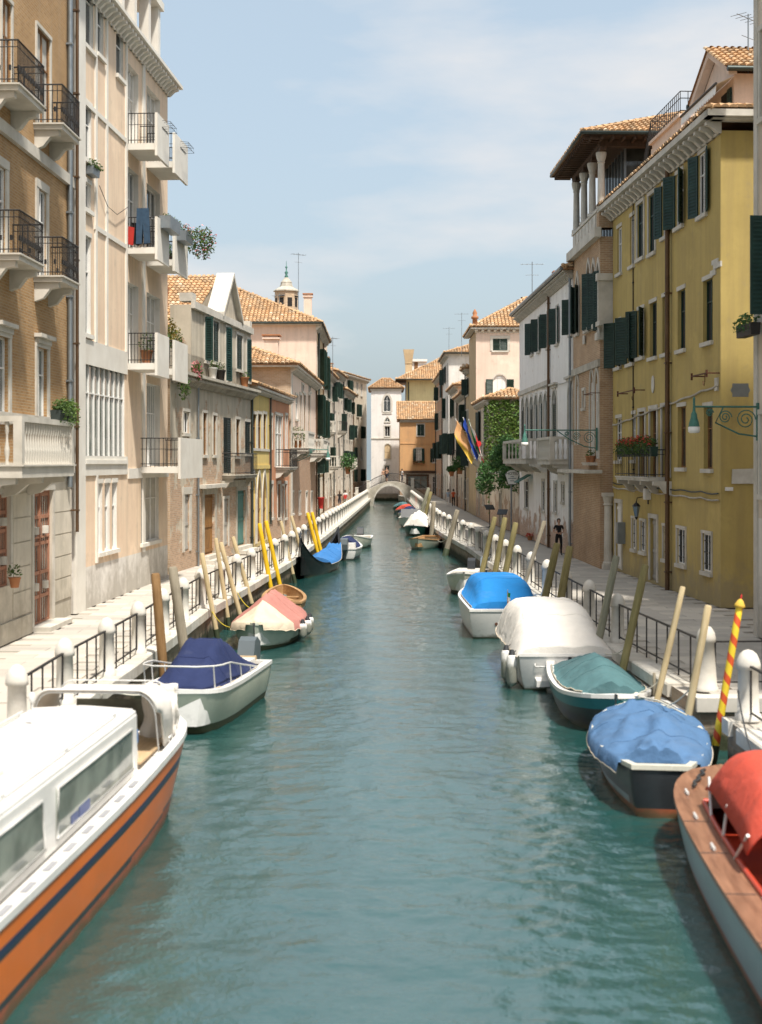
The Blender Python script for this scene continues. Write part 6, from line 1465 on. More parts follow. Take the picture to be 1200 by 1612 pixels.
# ---- right bank
# varnished launch with red canopy
B = Boat('varnished_launch', 'varnished wooden launch with red canopy and grey-green hull at the lower right', (4.80,16.6), (.084,1), 9.0, 2.02, (.82,.74,.80), .86, .62, 3.0, .52, .25, .3, bands=((-.05,2), (.16,0), (-3,1)), mats=('boat_grey_teal','boat_rust','varnish'), rim='varnish', rw=.34, rt=.05, floor=.3, inner='boat_red', bottom=.74, group=None)
m = MB()
for i in range(14):
    ta, tb = .76+.235*i/14, .76+.235*(i+1)/14; a, b2 = B.half(ta)-.1, max(.01, B.half(min(tb,.995))-.1); m.face([(B.X(ta),a,B.sheer(ta)+.052), (B.X(ta),-a,B.sheer(ta)+.052), (B.X(tb),-b2,B.sheer(tb)+.052), (B.X(tb),b2,B.sheer(tb)+.052)])
B.add(m, 'foredeck', 'varnish')
m = MB()
for sd in (1, -1): m.tube([(B.X(t), sd*(B.half(t)-.36), B.sheer(t)+.07) for t in (.05,.2,.4,.6,.74)], .035, 6)
m.tube([(B.X(.75), -(B.half(.75)-.36), B.sheer(.75)+.07), (B.X(.75), B.half(.75)-.36, B.sheer(.75)+.07)], .035, 6); B.add(m, 'coaming', 'boat_red')
def red_canopy(B):
    m = MB(); xa, xb, h, z0 = -1.1, 2.0, .62, 1.52; nx, ny = 12, 14; G = []
    for i in range(nx+1):
        f = i/nx; row = []
        for j in range(ny+1):
            v = -1+2*j/ny; c = 1-abs(v)**3.0; e = 1-abs(2*f-1)**6
            row.append((lerp(xa,xb,f), h*v*(1+.05*(1-c)), z0-.38*(1-c)-.10*(1-e)+.26*c*e*.7+.02*mnoise.noise(Vector((f*5,v*3,1)))))
        G.append(row)
    m.mesh([p for r in G for p in r], [(i*(ny+1)+j, i*(ny+1)+j+1, (i+1)*(ny+1)+j+1, (i+1)*(ny+1)+j) for i in range(nx) for j in range(ny)], 0, True); c = B.add(m, 'canopy', 'red_canvas', fix=True); c.modifiers.new('thick', 'SOLIDIFY').thickness = .025
    for x in (xa+.1, .4, xb-.1):
        for sd in (1, -1): f = MB(); f.tube([(x*.6+.2, sd*.66, .78), (x, sd*h*.98, z0-.3)], .02, 6); B.add(f, 'canopy_strut', 'steel')
red_canopy(B)
for k, t in enumerate((.5,.66,.8)): m = MB(); x, y = B.X(t), B.half(t)-.16; m.tube([(x-.12,y,B.sheer(t)+.08), (x+.12,y,B.sheer(t)+.08)], .02, 6); m.tube([(x,y,B.sheer(t)+.04), (x,y,B.sheer(t)+.08)], .03, 6); B.add(m, 'cleat', 'steel')
m = MB(); m.tube([(B.X(.95)-.1*k+.02*sin(k*2), .35+.035*sin(k*1.7)+.03*k, B.sheer(.93)+.075) for k in range(12)], .022, 5); B.add(m, 'mooring_rope', 'boat_charcoal')
m = MB(); m.box(-1.2,-.2,-.5,.5,.31,.55); B.add(m, 'bench', 'boat_red'); m = MB(); m.box(-3.2,-2.4,-.6,.6,.31,.6); B.add(m, 'bench', 'boat_red')
m = MB(); q = [(1.55,.16*cos(a*pi/6),.98+.16*sin(a*pi/6)) for a in range(13)]; m.tube(q, .014, 5); m.tube([(1.55,-.15,.98), (1.55,.15,.98)], .01, 4); m.tube([(1.55,0,.98), (1.8,0,.9)], .02, 5); B.add(m, 'steering_wheel', 'boat_charcoal')
m = MB(); m.mesh([(1.95,-.62,.8), (1.95,.62,.8), (1.8,.56,1.12), (1.8,-.56,1.12)], [(0,1,2,3)]); B.add(m, 'windscreen', 'boat_glass')
m = MB()
for k in range(9): m.box(-4.2+.02*k, 3.0, -.95+.0, -.94, .0, .0) if False else None
for k, t in enumerate((.12,.30,.48,.64)): m.box(B.X(t)-.012, B.X(t)+.012, B.half(t)-.31, B.half(t)+.018, B.sheer(t)+.051, B.sheer(t)+.054)
B.add(m, 'deck_joints', 'boat_charcoal')
# dark boat under loose sky-blue tarpaulin
B = Boat('blue_tarp_boat', 'dark boat under a loose crumpled sky blue tarpaulin', (4.62,24.0), (.13,1), 5.6, 1.92, (.74,.62,.78), .45, .6, 2.2, .6, .35, .3, bands=((.18,0), (.12,1), (-3,2)), mats=('boat_charcoal','boat_grey_teal','boat_rust'), rim='boat_cream', rw=.1)
B.tarp(.10, .99, lambda t: .82+.26*sin(pi*min(1,t))+.05*sin(t*17), 'sky_canvas', over=.06, drop=.22, wr=.13, shape=1.5, seed=21, nx=60, ny=26)
m = MB(); m.tube([(2.3,.1,1.0), (1.7,-.25,1.03), (1.0,-.7,.9)], .015, 5); m.tube([(2.3,.1,1.0), (2.25,.12,1.05)], .05, 6); B.add(m, 'lashing_rope', 'boat_cream')
# teal tarpaulin boat
B = Boat('teal_tarp_boat', 'dark teal boat with white gunwale and grey-teal tarpaulin', (4.70,30.5), (-.02,-1), 5.8, 1.95, (.62,.58,.74), .8, .5, 3.2, .5, .40, .3, bands=((-.20,0), (-3,1)), mats=('boat_teal','boat_charcoal'), rim='boat_white', rw=.17, rt=.07)
B.tarp(.14, .90, lambda t: .80+.42*sin(pi*min(1,(t*.9)))**1.5, 'teal_canvas', over=-.13, drop=-.02, wr=.05, shape=1.3, seed=5)
B = Boat('small_dinghy', 'small dark teal dinghy with white rim squeezed against the quay beside the tan pole', (5.32,26.9), (.05,-1), 2.6, 1.0, (.6,.6,.72), .8, .5, 2, .6, .3, .2, bands=((-.2,0), (-3,1)), mats=('boat_teal','boat_charcoal'), rim='boat_white', rw=.1)
# white covered cruiser
B = Boat('white_cover_boat', 'white boat wrapped in a white canvas cover with hanging fenders', (4.33,36.8), (-.02,1), 7.2, 2.3, (.80,.82,1.05), .96, .55, 2, .55, .3, .5, bands=((.0,0), (-3,1)), mats=('boat_white','boat_weed'), rim='boat_white', rw=.1, bottom=.8)
B.tarp(.0, .97, lambda t: .98+.85*min(1,(t+.02)/.34)**.9*(1-.55*max(0,(t-.5)/.5)**1.5), 'white_canvas', over=.035, drop=.10, wr=.035, shape=5.5, seed=11)
m = MB(); m.prism([(-3.95,.12), (-3.6,.12), (-3.6,.30), (-3.95,.26)], -.9, .75, 'y'); m.prism([(-4.1,.0), (-3.7,.0), (-3.7,.1), (-4.1,.08)], .1, .5, 'y'); B.add(m, 'bathing_platform', 'boat_white'); m = MB(); m.tube([(-3.63,.3,.62), (-3.68,.3,.56), (-3.68,.75,.56), (-3.63,.75,.62)], .018, 5); B.add(m, 'stern_handle', 'boat_white'); m = MB(); m.box(-3.66,-3.61,-.12,-.04,.66,.78); B.add(m, 'latch', 'boat_charcoal')
B.fender(.03, 1, z=.45, r=.13, h=.8); B.fender(.18, 1, z=.42, r=.13, h=.8)
# boat with bright blue cover
B = Boat('blue_cover_boat', 'white boat with a taut bright blue cover and small flag at the stern', (3.84,46.6), (-.01,1), 7.6, 2.42, (.84,.84,1.05), .95, .55, 2, .55, .3, .5, bands=((-.10,0), (-.18,1), (.05,0), (-3,1)), mats=('boat_white','boat_charcoal'), rim='boat_white', rw=.13, bottom=.82)
B.tarp(.05, .9, lambda t: .98+.72*min(1,(t-.03)/.20)**.8*(1-.6*max(0,(t-.55)/.4)**1.6), 'blue_canvas', over=-.13, drop=-.02, wr=.02, shape=6, seed=13)
m = MB(); m.lathe([(.05,0), (.05,.02)], 8, M=Matrix.Translation((-3.83,.35,.45)) @ Matrix.Rotation(pi/2,4,'Y')); B.add(m, 'drain', 'rusty_iron')
plain('flag_green', (.01,.22,.06), .9); plain('flag_white', (.75,.73,.7), .9); plain('flag_red', (.55,.03,.03), .9); plain('flag_blue', (.01,.045,.28), .9); plain('flag_orange', (.62,.33,.14), .9); plain('flag_gold', (.65,.42,.06), .9)
m = MB(); m.tube([(-3.7,.0,.9), (-3.82,0,1.5)], .012, 5, 0); 
for k in range(3): m.mesh([(-3.74-.05*0,.01,1.42-.13*k), (-3.72,-.10,1.38-.15*k), (-3.70,-.08,1.25-.15*k), (-3.73,.01,1.29-.13*k)], [(0,1,2,3)], k+1)
f = B.add(m, 'ensign', ['teak','flag_green','flag_white','flag_red']); 
# cream boat behind
B = Boat('cream_launch', 'cream open boat with outboard behind the bright blue cover', (3.85,59.5), (-.16,-1), 6.4, 2.0, (.6,.62,.92), .85, .5, 2, .6, .38, .5, bands=((.12,0), (-3,1)), mats=('boat_cream','boat_weed'), rim='boat_white', rw=.1); B.outboard(.3, -30, 'motor_grey', sc=1.2); B.outboard(-.3, 0, 'boat_charcoal'); m = MB(); m.box(1.6,2.4,-.5,.5,.6,.95); B.add(m, 'bow_cushion', 'white_canvas'); B.thwarts((.3,.5), 'boat_white')
# far right-hand boats
B = Boat('timber_trimmed_rowboat', 'pale green rowing boat with timber gunwale, nearest of the far right group', (2.9,89.0), (-.22,-1), 6.0, 1.95, (.55,.5,.7), .8, .5, 2.2, .6, .35, .4, bands=((.0,0), (-3,1)), mats=('boat_pale_green','boat_weed'), rim='boat_timber', rw=.12, inner='boat_timber'); B.thwarts((.3,.5,.7)); m = MB(); m.box(-.8,.9,-.5,.5,.3,.46); B.add(m, 'cushion', 'gondola_blue')
B = Boat('dark_green_boat', 'dark green boat with bunched white cover in the far right group', (2.75,105.0), (-.12,-1), 6.0, 1.95, (.6,.6,.8), .8, .5, 2, .6, .35, .4, mats=('boat_dark_green',), rim='boat_white'); B.tarp(.05,.8, lambda t: 1.5+.2*sin(t*14), 'white_canvas', over=.02, wr=.15, seed=31)
B = Boat('white_motorboat', 'white motorboat with dark windscreen in the far right group', (2.5,117.5), (-.05,-1), 6.0, 2.0, (.7,.7,.9), .85, .5, 2, .6, .35, .4, bands=((.2,0), (-3,1)), mats=('boat_white','boat_dark_green'), rim='boat_white'); B.tarp(.05,.5, lambda t: 1.4, 'white_canvas', over=.0, wr=.1, seed=33); m = MB(); m.prism([(.3,.8), (.9,.8), (.4,1.5)], -.8, .8, 'y'); B.add(m, 'windscreen', 'boat_charcoal')
B = Boat('blue_covered_boat', 'boat with blue cover in the far right group', (2.6,129.0), (-.05,-1), 6.0, 2.0, (.7,.7,.9), .85, .5, 2, .6, .35, .4, mats=('boat_white',), rim='boat_white'); B.tarp(.05,.95, lambda t: 1.3, 'navy_canvas', over=.0, wr=.1, seed=35)
B = Boat('red_hulled_boat', 'boat with red cover in the far right group', (2.4,140.0), (-.05,-1), 6.0, 1.9, (.6,.6,.8), .85, .5, 2, .6, .35, .4, mats=('boat_charcoal',), rim='boat_teal'); B.tarp(.05,.95, lambda t: 1.2, 'red_canvas', over=.0, wr=.1, seed=36)
B = Boat('black_hulled_boat', 'dark boat farthest up the canal on the right bank', (2.2,150.5), (-.05,-1), 6.0, 1.9, (.6,.6,.8), .85, .5, 2, .6, .35, .4, mats=('boat_dark_green',), rim='boat_charcoal'); B.tarp(.05,.95, lambda t: 1.1, 'teal_canvas', over=.0, wr=.1, seed=37)

# ================================================================ mooring poles
def barber():
    s = NT('striped_pole'); v = s.coords(); x = s.n('SeparateXYZ'); s.l(v, x.inputs[0]); a = s.n('Math', operation='ARCTAN2'); s.l(x.outputs[1], a.inputs[0]); s.l(x.outputs[0], a.inputs[1])
    d = s.n('Math', operation='DIVIDE'); s.l(a.outputs[0], d.inputs[0]); d.inputs[1].default_value = 2*pi; z = s.n('Math', operation='MULTIPLY_ADD'); s.l(x.outputs[2], z.inputs[0]); z.inputs[1].default_value = 2.9; s.l(d.outputs[0], z.inputs[2])
    f = s.n('Math', operation='FRACT'); s.l(z.outputs[0], f.inputs[0]); g = s.n('Math', operation='GREATER_THAN'); s.l(f.outputs[0], g.inputs[0]); g.inputs[1].default_value = .58
    return s.done(s.mix(g.outputs[0], (.70,.50,.03), (.55,.08,.02)), .5, None, 0, .4)
barber()
def pole(xt, yt, xb, yb, d, r, mat, label, group='mooring poles', tip=None, lean=0):
    a, b = at(xt, yt, d), at(xb, yb, d); k = (a.z+.9)/(a.z-b.z); e = a+(b-a)*k
    o = empty('mooring_pole', e); tag(o, label, 'mooring pole', group); L = (a-e).length
    ax = (a-e).normalized(); q = ax.to_track_quat('Z', 'Y'); o.rotation_euler = q.to_euler()
    m = MB(); n = 7; pr = [(r*(1.08-.14*i/n)*(1+.03*random.uniform(-1,1)), L*i/n) for i in range(n+1)]; pr[-1] = (pr[-1][0]*.96, L); m.lathe(pr+[(r*.7, L+r*.35)], 10); m.build('shaft', mat, o)
    zz = .9/ax.z
    m = MB(); m.lathe([(r*1.12,0), (r*1.115,zz+.35+.1*random.random()), (r*1.06,zz+.42)], 10); m.build('weed_band', 'algae', o)
    return o, L
for k, (args, d, r, mat, lab) in enumerate((
    ((245,905,253,1003), 32.2, .11, 'brown_pole', 'short brown mooring pole behind the navy cover, nearest on the left'), ((272,895,287,1000), 32.9, .12, 'grey_pole', 'weathered grey mooring pole just right of the short brown one'),
    ((318,872,340,990), 41.8, .075, 'pale_pole', 'thin pale pole on the left bank, nearest of four slim ones'), ((340,848,358,967), 45, .07, 'pale_pole', 'thin pale pole on the left bank, second of four slim ones'),
    ((348,855,376,960), 46, .08, 'pale_pole', 'thin pale pole on the left bank, third of four slim ones'), ((367,846,392,934), 49.5, .08, 'pale_pole', 'thin pale pole on the left bank, farthest of four slim ones'),
    ((408.7,825,426,922), 55, .09, 'yellow_pole', 'bright yellow pole behind the wooden rowing boat, left one of the near pair'), ((419,821,441,922), 57, .09, 'yellow_pole', 'bright yellow pole behind the wooden rowing boat, right one of the near pair'),
    ((442.5,821,462,906), 62.5, .08, 'pale_pole', 'pale pole just in front of the gondola'), ((459,813,473,863), 66, .08, 'pale_pole', 'pale pole standing behind the gondola prow'),
    ((484.5,808,499.7,867.5), 75.5, .1, 'yellow_pole', 'bright yellow pole beside the gondola cover, left one of the far pair'), ((491.5,807,504,862), 76.8, .1, 'yellow_pole', 'bright yellow pole beside the gondola cover, right one of the far pair'),
    ((720,804,704,864), 81, .16, 'grey_pole', 'thick weathered pole beside the timber-trimmed rowing boat'), ((683,791,680,835), 94, .16, 'grey_pole', 'thick pale pole behind the far right boats'),
    ((675,769,665.5,800), 112, .16, 'green_grey_pole', 'blue-grey pole behind the far right boats, left of two'), ((678.5,775,671,805), 110, .15, 'olive_pole', 'olive pole behind the far right boats, right of two'),
    ((779,815,761,892), 60, .12, 'olive_pole', 'olive pole beyond the bright blue cover, left one of three'), ((795,816,780,899), 57.5, .12, 'olive_pole', 'olive pole beyond the bright blue cover, middle one of three'),
    ((812,824,796,901), 55, .12, 'olive_pole', 'olive pole beyond the bright blue cover, right one of three'), ((857,821,830,906), 48, .075, 'grey_pole', 'thin split grey pole leaning beside the man in black'),
    ((877,857,859,937), 43.5, .12, 'olive_pole', 'olive pole beside the white cover boat, left one of a pair'), ((897,862,882,949), 40.8, .12, 'olive_pole', 'olive pole beside the white cover boat, right one of a pair'),
    ((970.5,877,948,983), 34, .095, 'green_grey_pole', 'grey-green pole rising behind the white canvas cover'), ((1016,891,985,1033), 31, .09, 'olive_pole', 'dark mossy pole between the white cover and the teal tarpaulin'),
    ((1075,925,1040,1078), 27.6, .062, 'pale_pole', 'slim tan pole behind the teal tarpaulin boat'), ((1115,955,1084,1123), 25.4, .072, 'pale_pole', 'tan pole in front of the big tapered stone post'))):
    pole(*args, d, r, mat, lab)
o, L = pole(1164,957,1129,1160, 24.65, .068, 'striped_pole', 'red and yellow spiral striped pole at the right quay corner', None)
m = MB(); m.lathe([(.07,0), (.095,.02), (.095,.05), (.05,.13), (.018,.16)], 10, (0,0,L)); m.lathe([(.012,.16), (.018,.2), (.004,.25)], 8, (0,0,L), mi=1); m.build('cap', ['flag_gold', 'flag_red'], o)
pole(1030,1060,1030,1104, 28.6, .035, 'grey_pole', 'thin grey stake standing at the edge of the teal tarpaulin boat', None)

# mooring lines
def rope(a, b, sag, label, mat='boat_cream', r=.014):
    a, b = Vector(a), Vector(b); m = MB(); m.tube([a.lerp(b, k/14)-Vector((0,0,sag*4*(k/14)*(1-k/14))) for k in range(15)], r, 5); tag(m.build('mooring_rope', mat), label, 'rope', 'mooring lines')
plain('yellow_rope', (.55,.42,.03), .8)
rope((-4.3,39.7,.72), (-5.1,41.9,1.0), .12, 'yellow rope from the red tarpaulin boat to a slim pale pole', 'yellow_rope'); rope((-4.3,46.0,.6), (-4.75,46.2,1.1), .08, 'yellow rope from the red tarpaulin boat to the slim pole behind it', 'yellow_rope')
rope((-4.5,28.0,.8), (-5.5,27.0,1.1), .12, 'pale rope from the navy covered boat to the left quay'); rope((-3.9,32.2,.8), (-4.7,32.9,1.2), .1, 'pale rope from the navy covered boat to the grey pole')
rope((5.3,33.6,.85), (5.5,31.2,1.3), .12, 'pale rope from the white cover boat to the mossy pole'); rope((5.2,26.4,.8), (5.66,25.5,1.3), .12, 'pale rope from the blue tarpaulin boat to the tan pole'); rope((5.0,42.9,.9), (5.4,41.0,1.4), .12, 'pale rope from the bright blue cover boat to an olive pole'); rope((5.2,28.2,.75), (5.6,27.6,1.2), .06, 'pale rope from the teal tarpaulin boat to the slim tan pole')
rope((-3.9,64.6,1.2), (-4.05,62.6,1.1), .1, 'dark rope from the gondola to the pole in front of it', 'boat_charcoal'); rope((3.5,86.2,.6), (3.85,81.2,1.1), .2, 'pale rope from the timber-trimmed rowing boat to the thick pole'); rope((5.6,20.7,.85), (6.1,23.9,1.5), .2, 'dark rope from the varnished launch to the white quay post', 'boat_charcoal')
# ================================================================ people
plain('skin', (.50,.30,.21), .6, .1, 8); plain('hair_dark', (.02,.014,.01), .7); plain('hair_brown', (.10,.055,.03), .7)
for nm, c in (('cloth_black', (.012,.011,.012)), ('cloth_white', (.72,.70,.67)), ('cloth_blue', (.36,.46,.56)), ('cloth_orange', (.62,.10,.03)), ('cloth_navy', (.03,.035,.06)), ('cloth_pale', (.55,.52,.46)), ('cloth_tan', (.48,.28,.18)), ('shoe', (.02,.018,.016)), ('bag_red', (.5,.04,.03))): plain(nm, c, .9, .25, 9)
def person(label, loc, rz, h=1.72, top='cloth_black', low='cloth_black', shorts=False, sleeve=.5, pose='walk', hair='hair_dark', long_hair=False, bag=None, skirt=False):
    root = empty('person', loc, rz); tag(root, label, 'person', 'people on the quays and the bridge'); k = h/1.72
    V, E, Rr, T = [], [], [], []
    def v(p, r, kind, par=None):
        V.append(Vector(p)*k); Rr.append((r[0]*k, r[1]*k) if isinstance(r, tuple) else (r*k, r*k)); T.append(kind)
        if par is not None: E.append((par, len(V)-1))
        return len(V)-1
    pel = v((0,0,.95), (.145,.105), 'low'); wa = v((0,.005,1.1), (.125,.095), 'top', pel); ch = v((0,0,1.3), (.15,.105), 'top', wa); nb = v((0,.01,1.44), (.075,.065), 'top', ch); nk = v((0,.0,1.5), .05, 'skin', nb); hd = v((0,-.01,1.58), (.068,.08), 'skin', nk); h2 = v((0,-.005,1.66), (.074,.09), 'skin', hd); v((0,0,1.72), (.05,.06), 'skin', h2)
    hands = []
    for s in (-1, 1):
        sh = v((s*.165,.0,1.40), .062, 'top', ch)
        if pose == 'hands': el, wr, hn = (s*.25,.04,1.13), (s*.11,-.17,1.06), (s*.04,-.22,1.06)
        elif pose == 'hold': el, wr, hn = ((s*.26,.0,1.14), (s*.2,-.16,1.22), (s*.15,-.22,1.25))
        else: sw = .10*s; el, wr, hn = (s*.225,.03+sw*.4,1.13), (s*.235,-.03+sw,.9), (s*.235,-.05+sw,.82)
        a = v(tuple(lerp(x, y, .55) for x, y in zip((s*.165,0,1.40), el)), .048, 'top', sh); e = v(el, .04, 'top' if sleeve > .6 else 'skin', a); w = v(wr, .028, 'skin', e); v(hn, (.035,.02), 'skin', w); hands.append((Vector(wr)*k, Vector(hn)*k, s))
        st = 0 if pose == 'stand' else .16*s
        hp = v((s*.088,0,.90), .092, 'low', pel); th = v((s*.092,-st*.35-.01,.70), .078, 'low', hp); kn = v((s*.092,-st*.75-.02,.49), .055, 'low', th); cf = v((s*.092,-st*.7+.03,.32), .052, 'skin' if shorts else 'low', kn); an = v((s*.092,-st+.035,.085), .036, 'skin' if shorts else 'low', cf); v((s*.097,-st-.11,.035), (.038,.026), 'shoe', an)
    me = bpy.data.meshes.new('body'); me.from_pydata(V, E, []); me.update(); o = bpy.data.objects.new('body', me); COL.objects.link(o)
    md = o.modifiers.new('skin', 'SKIN'); md.use_smooth_shade = True; o.modifiers.new('sub', 'SUBSURF').levels = 1; o.modifiers['sub'].render_levels = 1
    if not me.skin_vertices: bpy.context.view_layer.objects.active = o; bpy.ops.mesh.customdata_skin_add() if hasattr(bpy.ops.mesh, 'customdata_skin_add') else None
    for i, sv in enumerate(me.skin_vertices[0].data): sv.radius = Rr[i]; sv.use_root = (i == 0)
    dg = bpy.context.evaluated_depsgraph_get(); nm = bpy.data.meshes.new_from_object(o.evaluated_get(dg)); bpy.data.objects.remove(o); nm.name = 'body'
    bm = bmesh.new(); bm.from_mesh(nm)
    for wr, hn, s in hands:          # five fingers on each hand
        d = (hn-wr).normalized(); side = d.cross(Vector((0,1,0)) if abs(d.y) < .8 else Vector((0,0,1))).normalized(); dn = d.cross(side)*s
        for f in range(5):
            base = hn+side*(.022-.0145*f)*k if f < 4 else hn-d*.03*k+side*.035*k*s; L = (.065,.075,.07,.055,.05)[f]*k; dd = d if f < 4 else (d+side*s*.9).normalized()
            mid = base+dd*L*.55; tip = mid+(dd+dn*.6).normalized()*L*.5; t = MB(); t.tube([base-d*.02*k, mid, tip], [.009*k,.008*k,.006*k], 5)
            vs = [bm.verts.new(p) for p in t.v]; [bm.faces.new([vs[i] for i in fc]) for fc in t.f]
    t = MB(); t.tube([Vector((0,-.085,1.625))*k, Vector((0,-.105,1.60))*k, Vector((0,-.085,1.592))*k], [.008*k,.014*k,.009*k], 6)     # nose
    for s in (-1, 1): t.tube([Vector((s*.078,0,1.60))*k, Vector((s*.086,.008,1.635))*k], [.012*k,.016*k], 6)                                                    # ears
    vs = [bm.verts.new(p) for p in t.v]; [bm.faces.new([vs[i] for i in fc]) for fc in t.f]
    bm.to_mesh(nm); bm.free()
    for m_ in ('skin', top, low, 'shoe', 'hair_dark'): nm.materials.append(MAT[m_])
    ix = {'skin': 0, 'top': 1, 'low': 2, 'shoe': 3}; seg = [(V[a], V[b], T[b]) for a, b in E]
    for p in nm.polygons:
        p.use_smooth = True; c = p.center; best, bk = 9, 'skin'
        for a, b, kd in seg:
            ab = b-a; q = max(0, min(1, (c-a).dot(ab)/max(1e-9, ab.length_squared))); dd = (c-(a+ab*q)).length
            if dd < best: best, bk = dd, kd
        if bk == 'top' and c.z > 1.47*k: bk = 'skin'
        if bk == 'skin' and c.z < .1*k: bk = 'shoe'
        p.material_index = ix[bk]
    b = link('body', nm, root)
    m = MB(); vs = []
    prof = [(.02,1.755), (.06,1.745), (.088,1.71), (.1,1.66), (.096,1.61), (.08,1.56 if not long_hair else 1.45)]
    seg_n = 12
    for r, z in prof:
        for q in range(seg_n):
            a = 2*pi*q/seg_n; y = sin(a)*r*1.08+.012; face = y < -.02 and z < 1.69
            vs.append(Vector((cos(a)*r*.92, max(y, -.02 if z < 1.69 else -.1), z if not face else max(z, 1.60)))*k)
    m.mesh(vs, [(i*seg_n+q, i*seg_n+(q+1) % seg_n, (i+1)*seg_n+(q+1) % seg_n, (i+1)*seg_n+q) for i in range(len(prof)-1) for q in range(seg_n)], 0, True); m.face(vs[:seg_n]); m.build('hair', hair, root)
    m = MB()
    for s in (-1, 1): m.lathe([(.003,-.008), (.01,0), (.003,.008)], 6, (s*.03*k,-.088*k,1.64*k))
    m.tube([Vector((-.022,-.088,1.563))*k, Vector((0,-.094,1.561))*k, Vector((.022,-.088,1.563))*k], .005*k, 5); m.build('face_features', 'hair_dark', root)
    if skirt: m = MB(); m.lathe([(.25*k,.52*k), (.2*k,.8*k), (.15*k,1.06*k)], 14); m.build('skirt', low, root)
    if bag: m = MB(); m.prism([(-.14,.95), (.14,.95), (.16,1.3), (-.16,1.3)], .1, .26, 'y'); m.build('bag', bag, root)
    return root
person('man in black with folded hands walking along the right quay', (8.42,66.2,1.0), .1, 1.72, 'cloth_black', 'cloth_black', pose='hands', hair='hair_dark')
person('woman in a dark top with red hair walking on the left quay', (-3.95,133.0,1.0), pi-.1, 1.66, 'cloth_black', 'cloth_navy', shorts=True, hair='hair_brown', long_hair=True)
person('man in a white shirt with red bag walking on the left quay', (-3.4,133.3,1.0), pi, 1.76, 'cloth_white', 'cloth_pale', shorts=True, hair='hair_brown', bag='bag_red')
person('person in pale blue top and white trousers on the right quay', (6.72,140,1.0), pi, 1.7, 'cloth_blue', 'cloth_white')
person('person in orange-red top and black trousers on the right quay', (7.22,139.4,1.0), pi, 1.72, 'cloth_orange', 'cloth_black')
person('person in pale clothes standing on top of the footbridge', (.28,172.9,DECK(.28)), .4, 1.72, 'cloth_tan', 'cloth_pale', pose='stand', hair='hair_brown')
person('person in tan top and dark shorts standing on top of the footbridge', (.70,173.0,DECK(.70)), -.3, 1.78, 'cloth_tan', 'cloth_navy', shorts=True, pose='hold', hair='hair_brown')
person('person in white shirt and dark trousers stepping off the footbridge', (2.62,172.8,DECK(2.62)), 2.0, 1.74, 'cloth_white', 'cloth_navy')

# ================================================================ signs, flags and other small things
def text(parent, s, size, loc, mat, rot=(pi/2,0,0), name='lettering'):
    c = bpy.data.curves.new(name, 'FONT'); c.body = s; c.size = size; c.align_x = 'CENTER'; c.align_y = 'CENTER'; c.extrude = .002; c.materials.append(MAT[mat]); o = bpy.data.objects.new(name, c); COL.objects.link(o); o.parent = parent; o.location = loc; o.rotation_euler = rot
    dg = bpy.context.evaluated_depsgraph_get(); me = bpy.data.meshes.new_from_object(o.evaluated_get(dg)); me.materials.clear(); me.materials.append(MAT[mat]); bpy.data.objects.remove(o); q = link(name, me, parent); q.location = loc; q.rotation_euler = rot; return q
# fan-shaped hotel sign on a post
p = at(806.5,751,82.0); o = empty('hotel_sign', (p.x, p.y, 1.0)); tag(o, 'white fan-shaped hotel sign on a grey post before the dark bush', 'sign')
zc = p.z-1.0; m = MB(); m.prism([(-.22,zc-.42), (.22,zc-.42), (.40,zc+.14), (.3,zc+.30), (.12,zc+.41), (-.12,zc+.41), (-.3,zc+.30), (-.40,zc+.14)], -.03, .03, 'y'); m.build('board', 'white_paint', o)
m = MB(); q = [(-.24,zc-.45), (.24,zc-.45), (.43,zc+.15), (.32,zc+.32), (.13,zc+.44), (-.13,zc+.44), (-.32,zc+.32), (-.43,zc+.15)]; m.prism(q, -.02, .02, 'y'); m.build('border', 'iron', o)
m = MB(); m.tube([(-.05,.06,0), (-.05,.06,zc-.3)], .05, 8); m.build('post', 'zinc', o); text(o, 'HOTEL', .22, (0,-.034,zc+.2), 'iron')
m = MB(); [m.box(-w, w, -.036, -.031, z-.022, z+.022) for w, z in ((.1,zc+.03), (.24,zc-.08), (.12,zc-.22))]; m.build('small_print', 'zinc', o)
for k, (px, py, d, rz, lab) in enumerate(((771,798.5,95,.3,'black tilted board on a slim stand, farther of two on the right quay'), (791,806,90,-.35,'black tilted board on a slim stand, nearer of two on the right quay'))):
    p = at(px,py,d); o = empty('notice_stand', (p.x,p.y,1.0), rz); tag(o, lab, 'notice stand', 'black notice stands'); z = p.z-1.0; m = MB(); m.tube([(0,0,0), (0,0,z)], .025, 6); m.box(-.2,.2,-.2,.2,0,.03); m.build('stand', 'iron', o)
    m = MB(); M = Matrix.Translation((0,0,z)) @ Matrix.Rotation(R(38),4,'X'); m.box(-.32,.32,-.25,.25,-.02,.02,M=M); m.build('board', 'boat_charcoal', o)
p = at(759,749,106); o = empty('shop_sign', p); tag(o, 'white rectangular hanging sign beside the ivy house', 'sign'); m = MB(); m.box(-.45,.45,-.03,.03,-.26,.24); m.build('board', 'white_paint', o); m = MB(); m.box(-.47,.47,-.035,.035,.241,.275); m.box(.3,.6,-.02,.02,.28,.31); m.build('bracket', 'iron', o); m = MB(); [m.box(-.36,.36,-.036,-.031,z-.03,z+.03) for z in (.08,-.06,-.19)]; m.build('small_print', 'zinc', o)
m = MB(); m.box(-.45,.45,-.7,0,-.02,.02,M=Matrix.Rotation(R(48),4,'X')); o = m.build('small_awning', 'verdigris'); place(o, at(763,762,104), -pi/2+.1); tag(o, 'small faded green awning below the white hanging sign', 'awning', 'green awnings')
